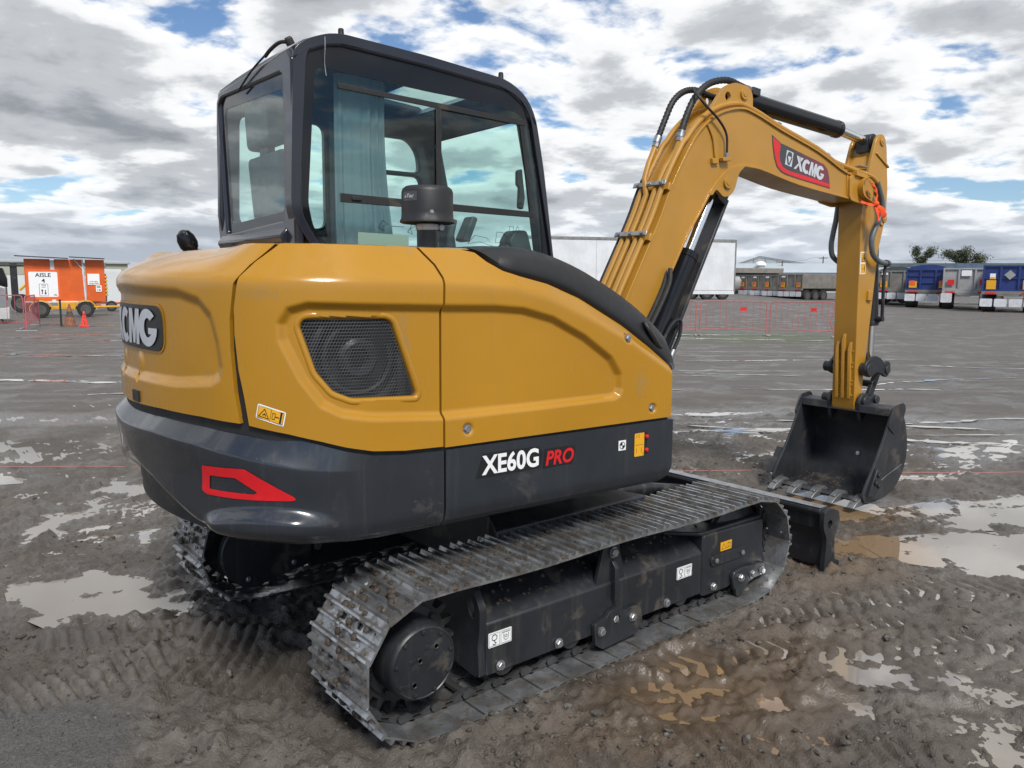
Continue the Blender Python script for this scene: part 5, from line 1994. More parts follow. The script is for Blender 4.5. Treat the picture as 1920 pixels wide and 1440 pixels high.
m.prism(bt + [(3.13, 2.29), (3.20, 2.26)] + [(3.19, 2.17)] + bb, BC - .105, BC + .105, 'y')
boom = m.build('boom', 'yellow_steel', EX, UR, bevel=.003, smooth=25)
boom['label'] = 'bent yellow boom with name panel and steel pipes along its back'
# flange plates that stand proud along both edges
m = MB()
fl = [(-.118, -.006), (.118, -.006), (.118, .006), (-.118, .006)]


def strip(pts, half, th):
    """plate of given half width following a curve in the x-z plane"""
    P = [Vector((a, BC, b)) for a, b in pts]
    k = len(m.v)
    for i in range(len(P)):
        t_ = (P[min(i + 1, len(P) - 1)] - P[max(i - 1, 0)]).normalized()
        nn = Vector((-t_.z, 0, t_.x))
        for sy, sn in ((-half, -th), (half, -th), (half, th), (-half, th)):
            m.v.append(tuple(P[i] + Vector((0, sy, 0)) + nn * sn))
    for i in range(len(P) - 1):
        for j in range(4):
            m.f.append([k + i * 4 + j, k + i * 4 + (j + 1) % 4, k + (i + 1) * 4 + (j + 1) % 4, k + (i + 1) * 4 + j])
    m.f += [[k, k + 1, k + 2, k + 3], [k + len(P) * 4 - 1 - j for j in range(4)]]


strip(bt[2:], .118, .007)
strip(bb[:-6], .116, .007)
m.build('flange_plate', 'yellow_steel', boom, bevel=.002, smooth=30)
# seam where the tip casting starts
m = MB()
m.prism([(2.985, 2.185), (2.965, 2.345), (2.985, 2.342), (3.002, 2.185)], BC - .111, BC + .111, 'y')
m.build('weld_seam', 'yellow_steel', boom, bevel=.002)
# top lug for the stick cylinder
m = MB()
lug = round_poly([(1.42, 2.44), (1.60, 2.655), (1.665, 2.735), (1.76, 2.772), (1.90, 2.765), (1.935, 2.72), (1.94, 2.60), (1.7, 2.58)], .04, 4)
for y0 in (BC + .060, BC - .085):
    m = MB()
    m.prism(lug, y0, y0 + .025, 'y', holes=[circ(1.70, 2.682, .026, 16)])
    lugo = m.build('cylinder_lug', 'yellow_steel', boom, bevel=.003)


def pin(name, x_, z_, half, r, parent, mat='yellow_steel', c=BC):
    m = MB()
    m.cyl((x_, c - half, z_), (x_, c + half, z_), r, 24)
    m.lathe([(r * .5, 0), (r * .5, .003)], (x_, c - half, z_), (0, -1, 0), 16)
    return m.build(name, mat, parent, bevel=.002)


pin('lug_pin', 1.845, 2.715, .097, .034, lugo)
# bracket under the knee for the boom cylinder
m = MB()
bk_ = round_poly([(1.52, 2.10), (1.60, 2.19), (1.70, 2.27), (1.86, 2.295), (1.79, 2.24), (1.758, 2.14), (1.715, 2.10), (1.655, 2.088), (1.61, 2.12), (1.585, 2.13), (1.555, 2.09)], .025, 3)
for y0 in (BC + .088, BC - .118):
    m = MB()
    m.prism(bk_, y0, y0 + .030, 'y')
    brk = m.build('knee_bracket', 'yellow_steel', boom, bevel=.004)
pin('knee_pin', 1.680, 2.175, .132, .034, brk)
# boom cylinder with rod, guard bar and hose
A, B = Vector((1.700, BC, 2.152)), Vector((1.02, BC, .88))
ax = (A - B).normalized()
top = B + ax * ((1.485 - B.x) / ax.x)
m = MB()
m.cyl(B, top, .066, 28)
m.cyl(top - ax * .03, top + ax * .012, .070, 28)
m.cyl(B - ax * .02, B + ax * .10, .072, 28)
bcy = m.build('boom_cylinder', 'black_gloss', EX, UR, bevel=.003)
m = MB()
m.cyl(top, A, .034, 24)
m.build('cylinder_rod', 'chrome', bcy)
m = MB()
m.cyl(A + Vector((0, -.05, 0)), A + Vector((0, .05, 0)), .062, 24)
nn = Vector((ax.z, 0, -ax.x))
g0, g1 = A + nn * .095 - ax * .02, B + nn * .105 + ax * .30
M3 = Matrix(((ax.x, 0, nn.x), (0, 1, 0), (ax.z, 0, nn.z)))
m.box((g0 + g1) / 2, ((g0 - g1).length, .11, .022), M3)
m.box(A + nn * .045 - ax * .03, (.07, .12, .09), M3)
m.build('rod_guard', 'black_steel', bcy, bevel=.004)
m = MB()
s0 = B + ax * .62 + Vector((-.0, -.065, 0))
h_ = [B + ax * .12 + Vector((.01, -.075, 0)), B + ax * .42 + Vector((.00, -.078, 0)), B + ax * .52 + Vector((.02, -.085, .01)), B + ax * .55 + Vector((.07, -.085, -.005)), B + ax * .46 + Vector((.115, -.08, -.01)), B + ax * .36 + Vector((.12, -.075, -.01))]
m.tube(h_, .011, 8, smooth=6)
m.build('cylinder_pipe', 'black_steel', bcy)
m = MB()
e0 = h_[-1]
m.cyl(e0, e0 - ax * .07, .018, 12)
m.build('hose_fitting', 'zinc', bcy)
m = MB()
pts = catmull([e0 - ax * .07, e0 - ax * .18 + Vector((-.01, 0, 0)), e0 - ax * .34 + Vector((-.05, .02, 0)), e0 - ax * .50 + Vector((-.12, .04, 0))], 14)
m.tube(pts, [.016 + .0022 * (k % 2) for k in range(len(pts))], 8)
m.build('hydraulic_hose', 'rubber', bcy)
for dy in (.11, .15):
    m = MB()
    pts = catmull([Vector((.80, BC - dy + .02, 1.05)), Vector((1.0, BC - dy, 1.30)), Vector((1.16, BC - dy, 1.55)), Vector((1.20, BC - dy + .02, 1.66))], 8)
    m.tube(pts, .014, 8)
    m.build('hydraulic_hose', 'rubber', bcy)
# swing post carrying the boom foot
m = MB()
m.prism(round_poly([(.42, .66), (.42, 1.02), (.60, 1.08), (.72, 1.14), (.84, 1.06), (.90, .80), (1.04, .78), (1.06, .66)], .05, 4), BC - .19, BC - .12, 'y')
m.prism(round_poly([(.42, .66), (.42, 1.02), (.60, 1.08), (.72, 1.14), (.84, 1.06), (.90, .80), (1.04, .78), (1.06, .66)], .05, 4), BC + .12, BC + .19, 'y')
m.bx(.42, .62, BC - .12, BC + .12, .66, .96)
sw = m.build('swing_post', 'yellow_steel', EX, UR, bevel=.006)
pin('boom_foot_pin', .70, 1.03, .20, .045, sw, 'black_steel')
pin('cylinder_foot_pin', 1.02, .88, .20, .04, sw, 'black_steel')
# stick cylinder
C0, C1, C2 = Vector((1.845, BC, 2.715)), Vector((2.99, BC, 2.652)), Vector((3.385, BC, 2.605))
m = MB()
m.cyl(C0 + (C1 - C0) * .10, C1, .057, 28)
m.cyl(C1 - (C1 - C0).normalized() * .03, C1 + (C1 - C0).normalized() * .01, .060, 28)
m.cyl(C0 + Vector((0, -.055, 0)), C0 + Vector((0, .055, 0)), .055, 24)
m.box(C0 + (C1 - C0) * .055, (.14, .09, .10), Matrix.Rotation(.055, 3, 'Y'))
scy = m.build('stick_cylinder', 'black_gloss', EX, UR, bevel=.003)
m = MB()
m.cyl(C1, C2, .032, 24)
m.build('cylinder_rod', 'chrome', scy)
m = MB()
m.cyl(C2 + Vector((0, -.05, 0)), C2 + Vector((0, .05, 0)), .055, 24)
m.box(C2 + Vector((-.02, 0, -.03)), (.10, .085, .10))
m.build('rod_eye', 'black_steel', scy, bevel=.004)
m = MB()
m.box((1.985, BC - .045, 2.752), (.075, .06, .045), Matrix.Rotation(.06, 3, 'Y'))
m.build('port_block', 'black_steel', scy, bevel=.003)
# stick
m = MB()
stk_ = [(3.215, 2.13), (3.243, 1.321), (3.272, .685), (3.285, .650), (3.318, .635), (3.352, .652), (3.362, .70), (3.385, .978), (3.428, 1.368), (3.470, 1.826), (3.520, 1.99), (3.530, 2.06), (3.510, 2.30), (3.470, 2.42), (3.30, 2.42), (3.205, 2.30)]
m.prism(stk_, BC - .09, BC + .09, 'y')
stick = m.build('stick', 'yellow_steel', EX, UR, bevel=.004, smooth=25)
stick['label'] = 'upright yellow stick arm carrying the bucket'
m = MB()
lugs = round_poly([(3.24, 2.30), (3.275, 2.45), (3.325, 2.60), (3.37, 2.652), (3.43, 2.648), (3.470, 2.58), (3.495, 2.44), (3.52, 2.28), (3.525, 2.06), (3.495, 2.0), (3.45, 2.02), (3.42, 2.2)], .03, 4)
for y0 in (BC - .102, BC + .078):
    m = MB()
    m.prism(lugs, y0, y0 + .024, 'y')
    m.build('stick_lug', 'yellow_steel', stick, bevel=.003)
m = MB()
m.box((3.42, BC, 2.47), (.20, .225, .014), Matrix.Rotation(.45, 3, 'Y'))
m.prism([(3.27, 2.40), (3.34, 2.52), (3.37, 2.50), (3.31, 2.38)], BC - .08, BC + .08, 'y')
m.build('lug_web', 'yellow_steel', stick, bevel=.003)
pin('lug_pin', 3.405, 2.600, .112, .030, stick)
pin('lug_pin', 3.500, 2.055, .112, .026, stick)
# the boom's tip fork and the pivot
m = MB()
for y0 in (BC - .128, BC + .104):
    m = MB()
    m.prism(round_poly([(2.99, 2.16), (2.98, 2.33), (3.15, 2.325), (3.26, 2.30), (3.30, 2.22), (3.26, 2.145), (3.17, 2.135)], .04, 4), y0, y0 + .024, 'y')
    m.build('tip_fork', 'yellow_steel', boom, bevel=.003)
pin('tip_pin', 3.235, 2.225, .136, .036, boom)
# wear bars on the lower stick
for yy, zt in ((BC + .048, 1.155), (BC, 1.215), (BC - .050, 1.155)):
    m = MB()
    xa = lambda z_: 3.243 + (1.321 - z_) * .0467
    m.add([(xa(z_) - d, yy + w, z_) for z_, d in ((.735, .016), (zt - .05, .026), (zt, .004)) for w in (-.011, .011)] + [(xa(z_) + .004, yy + w, z_) for z_ in (.735, zt) for w in (-.011, .011)],
          [[0, 1, 3, 2], [2, 3, 5, 4], [0, 2, 4, 8, 6], [1, 7, 9, 5, 3], [6, 7, 1, 0], [4, 5, 9, 8]])
    m.build('wear_bar', 'yellow_steel', stick, bevel=.002)
m = MB()
for yy in (BC + .030, BC - .018, BC - .066):
    for z_ in (.76, .84, .87, .97, 1.0, 1.09):
        xa0 = 3.243 + (1.321 - z_) * .0467
        m.bx(xa0 - .008, xa0 + .002, yy - .006, yy + .006, z_ - .007, z_ + .007)
m.build('weld_bead', 'yellow_steel', stick, bevel=.002)
m = MB()
m.box((3.375, BC - .098, 1.495), (.055, .024, .075), Matrix.Rotation(.12, 3, 'Y'))
m.build('pipe_boss', 'yellow_steel', stick, bevel=.006)
# bucket cylinder behind the stick
D0, D1, D2 = Vector((3.515, BC, 2.03)), Vector((3.60, BC, 1.27)), Vector((3.60, BC, .945))
m = MB()
m.cyl(D0, D1, .050, 24)
m.cyl(D1 + Vector((0, 0, .03)), D1, .053, 24)
kcy = m.build('bucket_cylinder', 'black_steel', EX, UR, bevel=.003)
m = MB()
m.cyl(D1, D2, .030, 20)
m.build('cylinder_rod', 'chrome', kcy)
m = MB()
m.tube([(3.60, BC - .085, 1.735), (3.575, BC - .09, 1.64), (3.585, BC - .09, 1.32), (3.585, BC - .06, 1.30)], .013, 8)
m.lathe([(.02, -.03), (.02, .03)], (3.585, BC - .07, 1.32), (0, 1, 0), 12)
m.build('cylinder_pipe', 'black_steel', kcy)
# link arms and the H-link
LP, LQ, LB = (3.345, .955), (3.600, .940), (3.475, .735)
m = MB()
la = [(3.29, .955), (3.30, 1.0), (3.36, 1.045), (3.43, 1.055), (3.50, 1.035), (3.55, .998), (3.575, .992), (3.61, 1.01), (3.645, .985), (3.645, .925), (3.61, .885), (3.575, .885), (3.53, .915), (3.46, .930), (3.40, .905), (3.36, .895), (3.31, .91)]
for y0 in (BC + .125, BC - .150):
    m = MB()
    m.prism(round_poly(la, .015, 2), y0, y0 + .025, 'y')
    lnk = m.build('link_arm', 'black_steel', EX, UR, bevel=.004)
m = MB()
for sy in (-1, 1):
    m.cyl((LP[0], BC + sy * .09, LP[1]), (LP[0], BC + sy * .165, LP[1]), .048, 24)
    m.cyl((LQ[0], BC + sy * .12, LQ[1]), (LQ[0], BC + sy * .160, LQ[1]), .032, 20)
m.cyl((LP[0], BC + .16, LP[1]), (LP[0], BC + .205, LP[1]), .040, 20)
m.cyl((LQ[0], BC - .12, LQ[1]), (LQ[0], BC + .12, LQ[1]), .026, 16)
m.build('link_pin', 'black_steel', lnk, bevel=.004)
m = MB()
for sy in (-1, 1):
    m.prism([(3.57, .93), (3.63, .92), (3.51, .70), (3.445, .72)], BC + sy * .075 - .015, BC + sy * .075 + .015, 'y')
m.cyl((3.535, BC - .09, .83), (3.535, BC + .09, .83), .026, 14)
m.build('h_link', 'black_steel', lnk, bevel=.004)
# bucket: curved shell, side plates, ears, lip and five teeth
YR, YL = BC - .362, BC + .352
prof = catmull([(2.985, 0, .048), (3.10, 0, .030), (3.26, 0, .048), (3.40, 0, .120), (3.485, 0, .24), (3.505, 0, .38), (3.475, 0, .52), (3.42, 0, .62), (3.36, 0, .67), (3.29, 0, .67)], 6)
m = MB()
n = len(prof)
for k in range(n):
    t_ = (prof[min(k + 1, n - 1)] - prof[max(k - 1, 0)]).normalized()
    nn = Vector((t_.z, 0, -t_.x))
    for y0, d in ((YR, 0), (YL, 0), (YL, -.016), (YR, -.016)):
        q = prof[k] + nn * d
        m.v.append((q.x, y0, q.z))
for k in range(n - 1):
    for j in range(4):
        m.f.append([k * 4 + j, k * 4 + (j + 1) % 4, k * 4 + 4 + (j + 1) % 4, k * 4 + 4 + j])
m.f += [[0, 1, 2, 3], [4 * n - 1 - j for j in range(4)]]
bkt = m.build('bucket', 'bucket_paint', EX, UR, smooth=35)
bkt['label'] = 'black digging bucket with five teeth resting on the ground'
bkt.location = (.02, 0, .018)
sp = [(q.x, q.z) for q in prof]
edge = [(q.x, q.z) for q in catmull([(3.285, 0, .683), (3.225, 0, .565), (3.155, 0, .43), (3.06, 0, .275), (2.985, 0, .165), (2.945, 0, .085), (2.965, 0, .045)], 5)]
for y0, y1 in ((YR - .018, YR), (YL, YL + .018)):
    m = MB()
    m.prism(sp[1:] + [(3.35, .690), (3.33, .697)] + edge, y0, y1, 'y')
    m.build('side_plate', 'bucket_paint', bkt, bevel=.003)
m = MB()
m.prism([(3.262, .617), (3.270, .678), (3.36, .692), (3.37, .670), (3.30, .647)], YR, YL, 'y')
m.build('top_rail', 'black_steel', bkt, bevel=.008)
for sy, y0 in ((-1, YR), (1, YL)):
    m = MB()
    m.prism(round_poly([(3.20, .56), (3.27, .70), (3.40, .718), (3.44, .675), (3.40, .56), (3.30, .49)], .03, 4), y0 + sy * .0185 - .005, y0 + sy * .0185 + .007 * sy, 'y')
    m.build('corner_plate', 'bucket_paint', bkt, bevel=.003)
m = MB()
ear = round_poly([(3.250, .70), (3.285, .757), (3.355, .757), (3.40, .71), (3.455, .745), (3.50, .73), (3.505, .67), (3.46, .63), (3.36, .60), (3.30, .53), (3.275, .58)], .025, 4)
for y0 in (BC - .132, BC + .106):
    m = MB()
    m.prism(ear, y0, y0 + .026, 'y')
    m.build('hinge_ear', 'black_steel', bkt, bevel=.004)
m = MB()
for sy in (-1, 1):
    m.cyl((3.318, BC + sy * .095, .698), (3.318, BC + sy * .155, .698), .042, 24)
    m.cyl((3.475, BC + sy * .095, .700), (3.475, BC + sy * .150, .700), .032, 20)
m.cyl((3.318, BC + .15, .698), (3.318, BC + .20, .698), .036, 20)
m.cyl((3.475, BC - .10, .700), (3.475, BC + .10, .700), .026, 14)
m.build('hinge_pin', 'black_steel', bkt, bevel=.004)
m = MB()
m.prism([(2.962, .040), (2.985, .062), (3.12, .048), (3.12, .026), (3.0, .022)], YR - .018, YL + .018, 'y')
m.build('cutting_lip', 'bucket_paint', bkt, bevel=.003)
for k in range(5):
    yy = YR + .030 + k * (YL - YR - .06) / 4
    m = MB()
    pr = [(2.865, .012, .026), (2.90, .040, .028), (2.955, .068, .032), (3.02, .082, .034), (3.06, .066, .030)]
    pb = [(2.865, .004, .026), (2.90, .008, .028), (2.955, .014, .032), (3.02, .018, .034), (3.06, .022, .030)]
    for (x_, z_, w) in pr:
        m.v += [(x_, yy - w, z_), (x_, yy + w, z_)]
    for (x_, z_, w) in pb:
        m.v += [(x_, yy - w, z_), (x_, yy + w, z_)]
    for i in range(4):
        m.f += [[2 * i, 2 * i + 1, 2 * i + 3, 2 * i + 2], [10 + 2 * i, 12 + 2 * i, 13 + 2 * i, 11 + 2 * i], [2 * i, 2 * i + 2, 12 + 2 * i, 10 + 2 * i], [2 * i + 1, 11 + 2 * i, 13 + 2 * i, 2 * i + 3]]
    m.f += [[0, 10, 11, 1], [8, 9, 19, 18]]
    m.box((2.925, yy, .058), (.030, .032, .010), Matrix.Rotation(-.50, 3, 'Y'))
    m.build('tooth', 'tooth_steel', bkt, bevel=.004)
for sy, y0 in ((-1, YR - .018), (1, YL + .018)):
    m = MB()
    m.prism([(2.975, .085), (3.075, .27), (3.14, .225), (3.13, .13), (3.06, .075)], y0, y0 + sy * .022, 'y')
    if sy > 0:
        m.prism([(2.98, .10), (3.10, .29), (3.19, .25), (3.10, .09)], y0 + .02, y0 + .075, 'y')
    sc = m.build('side_cutter', 'black_steel', bkt, bevel=.003)
    for bx_, bz_ in ((3.055, .175), (3.09, .225), (3.095, .15)):
        put_bolt(BOLT_D, (bx_, y0 + sy * .022, bz_), (0, sy, 0), bkt, scale=1.6)
m = MB()
m.tube([(3.10, YR - .020, .150), (3.24, YR - .020, .200), (3.44, YR - .020, .255)], .004, 6)
m.build('weld_bead', 'tooth_steel', bkt)
for yy, zz in ((BC - .02, .27), (BC - .33, .25)):
    m = MB()
    xx = float(np.interp(zz, [q.z for q in prof[18:40]], [q.x for q in prof[18:40]])) - .018
    m.lathe([(.016, 0), (.016, .008), (.010, .012)], (xx, yy, zz), (-1, 0, .15), 12)
    m.build('lug_plug', 'white_vinyl', bkt)
m = MB()
for k in range(70):
    yy = random.uniform(YR + .03, YL - .03)
    xx = random.gauss(3.22, .10)
    r_ = random.uniform(.004, .016)
    zz = float(np.interp(xx, [q.x for q in prof[:22]], [q.z for q in prof[:22]])) + .017
    m.lathe([(r_, -.004), (r_ * .9, r_ * .2), (r_ * .4, r_ * .4)], (xx, yy, zz), (0, 0, 1), 7)
mdb = m.build('mud_in_bucket', 'mud', bkt)
mdb['kind'] = 'stuff'

# ------------------------------------------------------------------ pipes, clamps, hoses on the boom
btv = [Vector((a, 0, b)) for a, b in bt]


def along(i0, i1, y_, off, extra=()):
    out = []
    for i in range(i0, i1):
        t_ = (btv[min(i + 1, len(btv) - 1)] - btv[max(i - 1, 0)]).normalized()
        nn = Vector((-t_.z, 0, t_.x))
        out.append(btv[i] + nn * off + Vector((0, y_, 0)))
    return out + [Vector(q) for q in extra]


PYS = (BC - .085, BC - .040, BC + .020, BC + .070)
i_end = 17
# two long pipes run over the knee to the tip, two stop short and take hoses
for k, y_ in enumerate(PYS):
    m = MB()
    if k in (0, 3):
        p_ = along(2, 18, y_, .040) + along(18, 30, y_, .030) + along(30, 46, y_, .028)
    elif k == 1:
        p_ = along(2, 15, y_, .040, [(1.300, BC - .055, 2.335), (1.318, BC - .06, 2.385)])
    else:
        p_ = along(2, 12, y_, .040, [(1.145, BC + .04, 2.17), (1.195, BC + .06, 2.26), (1.245, BC + .06, 2.36)])
    m.tube(p_, .0165, 10)
    m.build('hydraulic_pipe', 'yellow_steel', boom)
m = MB()
m.tube(along(3, 14, BC + .115, .030), .009, 8)
m.build('hydraulic_hose', 'rubber', boom)
for i in (7, 12):
    t_ = (btv[i + 1] - btv[i - 1]).normalized()
    nn = Vector((-t_.z, 0, t_.x))
    c = btv[i] + nn * .062 + Vector((0, BC, 0))
    M3 = Matrix(((t_.x, 0, nn.x), (0, 1, 0), (t_.z, 0, nn.z)))
    m = MB()
    m.box(c, (.030, .25, .010), M3)
    cl = m.build('pipe_clamp', 'zinc', boom, bevel=.003)
    m = MB()
    m.box(btv[i] + nn * .018 + Vector((0, BC, 0)), (.045, .245, .024), M3)
    m.build('clamp_base', 'yellow_steel', boom, bevel=.003)
    for y_ in (-.09, .0, .09):
        put_bolt(BOLT_S, tuple(c + nn * .005 + Vector((0, y_, 0))), tuple(nn), boom, scale=.95)
for i in (36, 42):
    t_ = (btv[i + 1] - btv[i - 1]).normalized()
    nn = Vector((-t_.z, 0, t_.x))
    m = MB()
    m.box(btv[i] + nn * .050 + Vector((0, BC - .04, 0)), (.035, .09, .012), Matrix(((t_.x, 0, nn.x), (0, 1, 0), (t_.z, 0, nn.z))))
    m.cyl(btv[i] + nn * .01 + Vector((0, BC - .02, 0)), btv[i] + nn * .06 + Vector((0, BC - .02, 0)), .006, 8)
    m.build('pipe_clamp', 'tooth_steel', boom, bevel=.002)


def ribbed(name, pts, r, parent, mat='rubber', n=10, rib=.0036):
    p_ = catmull([Vector(q) for q in pts], n)
    m = MB()
    m.tube(p_, [r + rib * (k % 2) for k in range(len(p_))], 10)
    return m.build(name, mat, parent, smooth=60)


ribbed('hydraulic_hose', [(1.325, BC - .06, 2.425), (1.373, BC - .06, 2.54), (1.445, BC - .06, 2.653), (1.557, BC - .06, 2.738), (1.71, BC - .06, 2.780), (1.851, BC - .055, 2.768), (1.950, BC - .045, 2.757)], .0175, boom)
ribbed('hydraulic_hose', [(1.270, BC + .06, 2.418), (1.322, BC + .06, 2.525), (1.385, BC + .06, 2.635), (1.474, BC + .06, 2.702), (1.581, BC + .06, 2.725), (1.72, BC + .05, 2.705), (1.84, BC + .04, 2.71)], .0165, boom)
for a, b in (((1.318, BC - .06, 2.385), (1.335, BC - .06, 2.445)), ((1.245, BC + .06, 2.36), (1.272, BC + .06, 2.422)), ((1.91, BC - .055, 2.762), (1.955, BC - .045, 2.757))):
    m = MB()
    m.cyl(a, b, .021, 8)
    m.cyl(Vector(a) * .6 + Vector(b) * .4, b, .0225, 16)
    m.build('hose_fitting', 'zinc', boom)
m = MB()
m.tube([(1.46, BC - .03, 2.70), (1.40, BC - .11, 2.645), (1.445, BC - .135, 2.588), (1.556, BC - .135, 2.528), (1.640, BC - .132, 2.452), (1.655, BC - .130, 2.345)], .007, 8, smooth=6)
m.build('grease_hose', 'rubber', boom)
m = MB()
m.tube([(1.655, BC - .130, 2.345), (1.655, BC - .130, 2.315)], .010, 8)
m.build('hose_fitting', 'zinc', boom)
m = MB()
m.box((1.650, BC - .125, 2.308), (.075, .030, .022), Matrix.Rotation(-.1, 3, 'Y'))
m.box((1.565, BC - .115, 2.292), (.055, .020, .032), Matrix.Rotation(-.1, 3, 'Y'))
m.tube([(1.49, BC - .110, 2.50), (1.545, BC - .112, 2.42), (1.572, BC - .112, 2.31)], .006, 6, smooth=5)
m.build('grease_block', 'yellow_steel', boom, bevel=.003)
# tip: pipe end block, clamp and the loop of flat bar
m = MB()
m.tube(along(40, 44, BC - .085, .03, [(2.93, BC - .085, 2.395), (3.05, BC - .11, 2.370), (3.15, BC - .13, 2.352)]), .0165, 10)
m.box((3.10, BC - .125, 2.335), (.14, .045, .030), Matrix.Rotation(.1, 3, 'Y'))
m.tube([(3.15, BC - .13, 2.352), (3.23, BC - .14, 2.335), (3.30, BC - .145, 2.30)], .015, 10, smooth=4)
m.build('pipe_block', 'yellow_steel', boom, bevel=.003)
m = MB()
m.box((3.12, BC - .125, 2.395), (.085, .055, .010), Matrix.Rotation(.05, 3, 'Y'))
m.build('pipe_clamp', 'zinc', boom, bevel=.003)
m = MB()
lp = [(q.x, q.z) for q in catmull([(3.155, 0, 2.325), (3.095, 0, 2.30), (3.075, 0, 2.25), (3.10, 0, 2.195), (3.18, 0, 2.165), (3.24, 0, 2.145)], 5)]
k = len(lp)
for a, b in lp:
    m.v += [(a, BC - .170, b), (a, BC - .128, b), (a + .006, BC - .128, b + .005), (a + .006, BC - .170, b + .005)]
for i in range(k - 1):
    for j in range(4):
        m.f.append([i * 4 + j, i * 4 + (j + 1) % 4, i * 4 + 4 + (j + 1) % 4, i * 4 + 4 + j])
m.build('hose_guide', 'yellow_steel', boom, smooth=30)
ribbed('hydraulic_hose', [(3.30, BC - .145, 2.30), (3.345, BC - .145, 2.235), (3.385, BC - .145, 2.16), (3.385, BC - .145, 2.08), (3.315, BC - .145, 1.985), (3.275, BC - .145, 1.895), (3.30, BC - .145, 1.80), (3.38, BC - .145, 1.750), (3.47, BC - .13, 1.738), (3.59, BC - .10, 1.735)], .019, stick, 'hose_grey', 8, .0004)
ribbed('hydraulic_hose', [(3.26, BC + .125, 2.15), (3.26, BC + .135, 2.05), (3.24, BC + .14, 1.95), (3.225, BC + .14, 1.86), (3.25, BC + .135, 1.78), (3.36, BC + .12, 1.72)], .019, stick, 'hose_grey', 8, .0004)
m = MB()
m.cyl((3.55, BC - .11, 1.737), (3.61, BC - .095, 1.735), .024, 12)
m.build('hose_fitting', 'black_steel', stick)
# warning label on the stick
yl = BC - .0912
a_, b_, c_ = MB(), MB(), MB()
a_.prism(round_poly([(3.236, 1.650), (3.312, 1.654), (3.306, 1.815), (3.230, 1.811)], .006, 2), yl - .0012, yl, 'y')
b_.prism([(3.243, 1.736), (3.305, 1.739), (3.301, 1.808), (3.238, 1.804)], yl - .0022, yl - .001, 'y')
b_.prism([(3.246, 1.657), (3.307, 1.660), (3.305, 1.728), (3.243, 1.726)], yl - .0022, yl - .001, 'y')
for pts in ([(3.252, 1.745), (3.296, 1.748), (3.273, 1.797), (3.252, 1.745)], [(3.262, 1.757), (3.275, 1.775), (3.285, 1.755)], [(3.262, 1.69), (3.278, 1.691)], [(3.292, 1.672), (3.290, 1.712)]):
    c_.tube([(q[0], yl - .003, q[1]) for q in pts], .0022, 4)
multi('warning_label', [(a_, 'white_vinyl'), (b_, 'yellow_vinyl'), (c_, 'black_vinyl')], stick, smooth=0)

# name panel on the boom's flank
yd = BC - .1062
dp = [(2.112, 2.500), (2.135, 2.487), (2.200, 2.440), (2.262, 2.4575), (2.42, 2.427), (2.60, 2.392), (2.690, 2.372), (2.735, 2.345), (2.755, 2.300), (2.772, 2.222), (2.40, 2.256), (2.28, 2.271), (2.225, 2.282), (2.175, 2.312), (2.145, 2.365), (2.120, 2.44)]
dp = [(2.112, 2.503), (2.205, 2.462), (2.262, 2.453), (2.42, 2.424), (2.60, 2.392), (2.690, 2.374), (2.735, 2.345), (2.757, 2.300), (2.776, 2.222), (2.40, 2.258), (2.28, 2.272), (2.225, 2.284), (2.175, 2.314), (2.145, 2.365), (2.122, 2.44)]
red = [(2.120, 2.492), (2.192, 2.460), (2.205, 2.440), (2.195, 2.40), (2.205, 2.35), (2.235, 2.318), (2.30, 2.300), (2.45, 2.285), (2.765, 2.252), (2.771, 2.229), (2.40, 2.264), (2.28, 2.279), (2.228, 2.291), (2.182, 2.319), (2.152, 2.368), (2.130, 2.44)]
# dark red half-tone fading into the grey ground
t = NT('halftone')
p = t.pos()
sx = t.node('ShaderNodeSeparateXYZ')
t.link(p, sx.inputs[0])
chk = t.node('ShaderNodeTexVoronoi')
chk.inputs['Scale'].default_value = 75
chk.inputs['Randomness'].default_value = 0
t.link(p, chk.inputs['Vector'])
f = t.ramp(sx.outputs[0], 2.30, 2.62, 0, .75)
dots = t.ramp(chk.outputs['Distance'], .35, .5, 1, .55)
cc = t.mix(t.math('MULTIPLY', f, dots), (.045, .048, .052), (.26, .018, .035))
t.bsdf(Base_Color=cc, Roughness=.4)
g1, g2, g3 = MB(), MB(), MB()
g1.prism(dp, yd - .0010, yd, 'y')
g2.prism(red, yd - .0020, yd - .0008, 'y')
# emblem: white tile with a dark hexagonal ring holding a white triangle
ex, ez = Vector((.985, -.155)).normalized(), Vector((.155, .985)).normalized()


def dq(a, b, o=(2.47, 2.352)):
    return (o[0] + ex.x * a + ez.x * b, o[1] + ex.y * a + ez.y * b)


def dxy(pts, off, mb, o=(2.47, 2.352)):
    mb.prism([dq(a, b, o) for a, b in pts], yd - off, yd - off + .001, 'y')


W = .036
to = (2.300, 2.376)
dxy([(-W, -.046), (W, -.046), (W, .046), (-W, .046)], .0022, g3, to)
multi('name_panel', [(g1, 'halftone'), (g2, 'red_vinyl'), (g3, 'silver_vinyl')], boom, smooth=0)
g4 = MB()
dxy([(-.010, -.040), (.010, -.040), (.030, .004), (.018, .040), (-.018, .040), (-.030, .004)], .0032, g4, to)
g4.build('emblem', 'grey_vinyl', boom, smooth=0)
g5 = MB()
dxy([(.0, -.032), (.019, .012), (-.019, .012)], .0042, g5, to)
g5.build('emblem', 'silver_vinyl', boom, smooth=0)


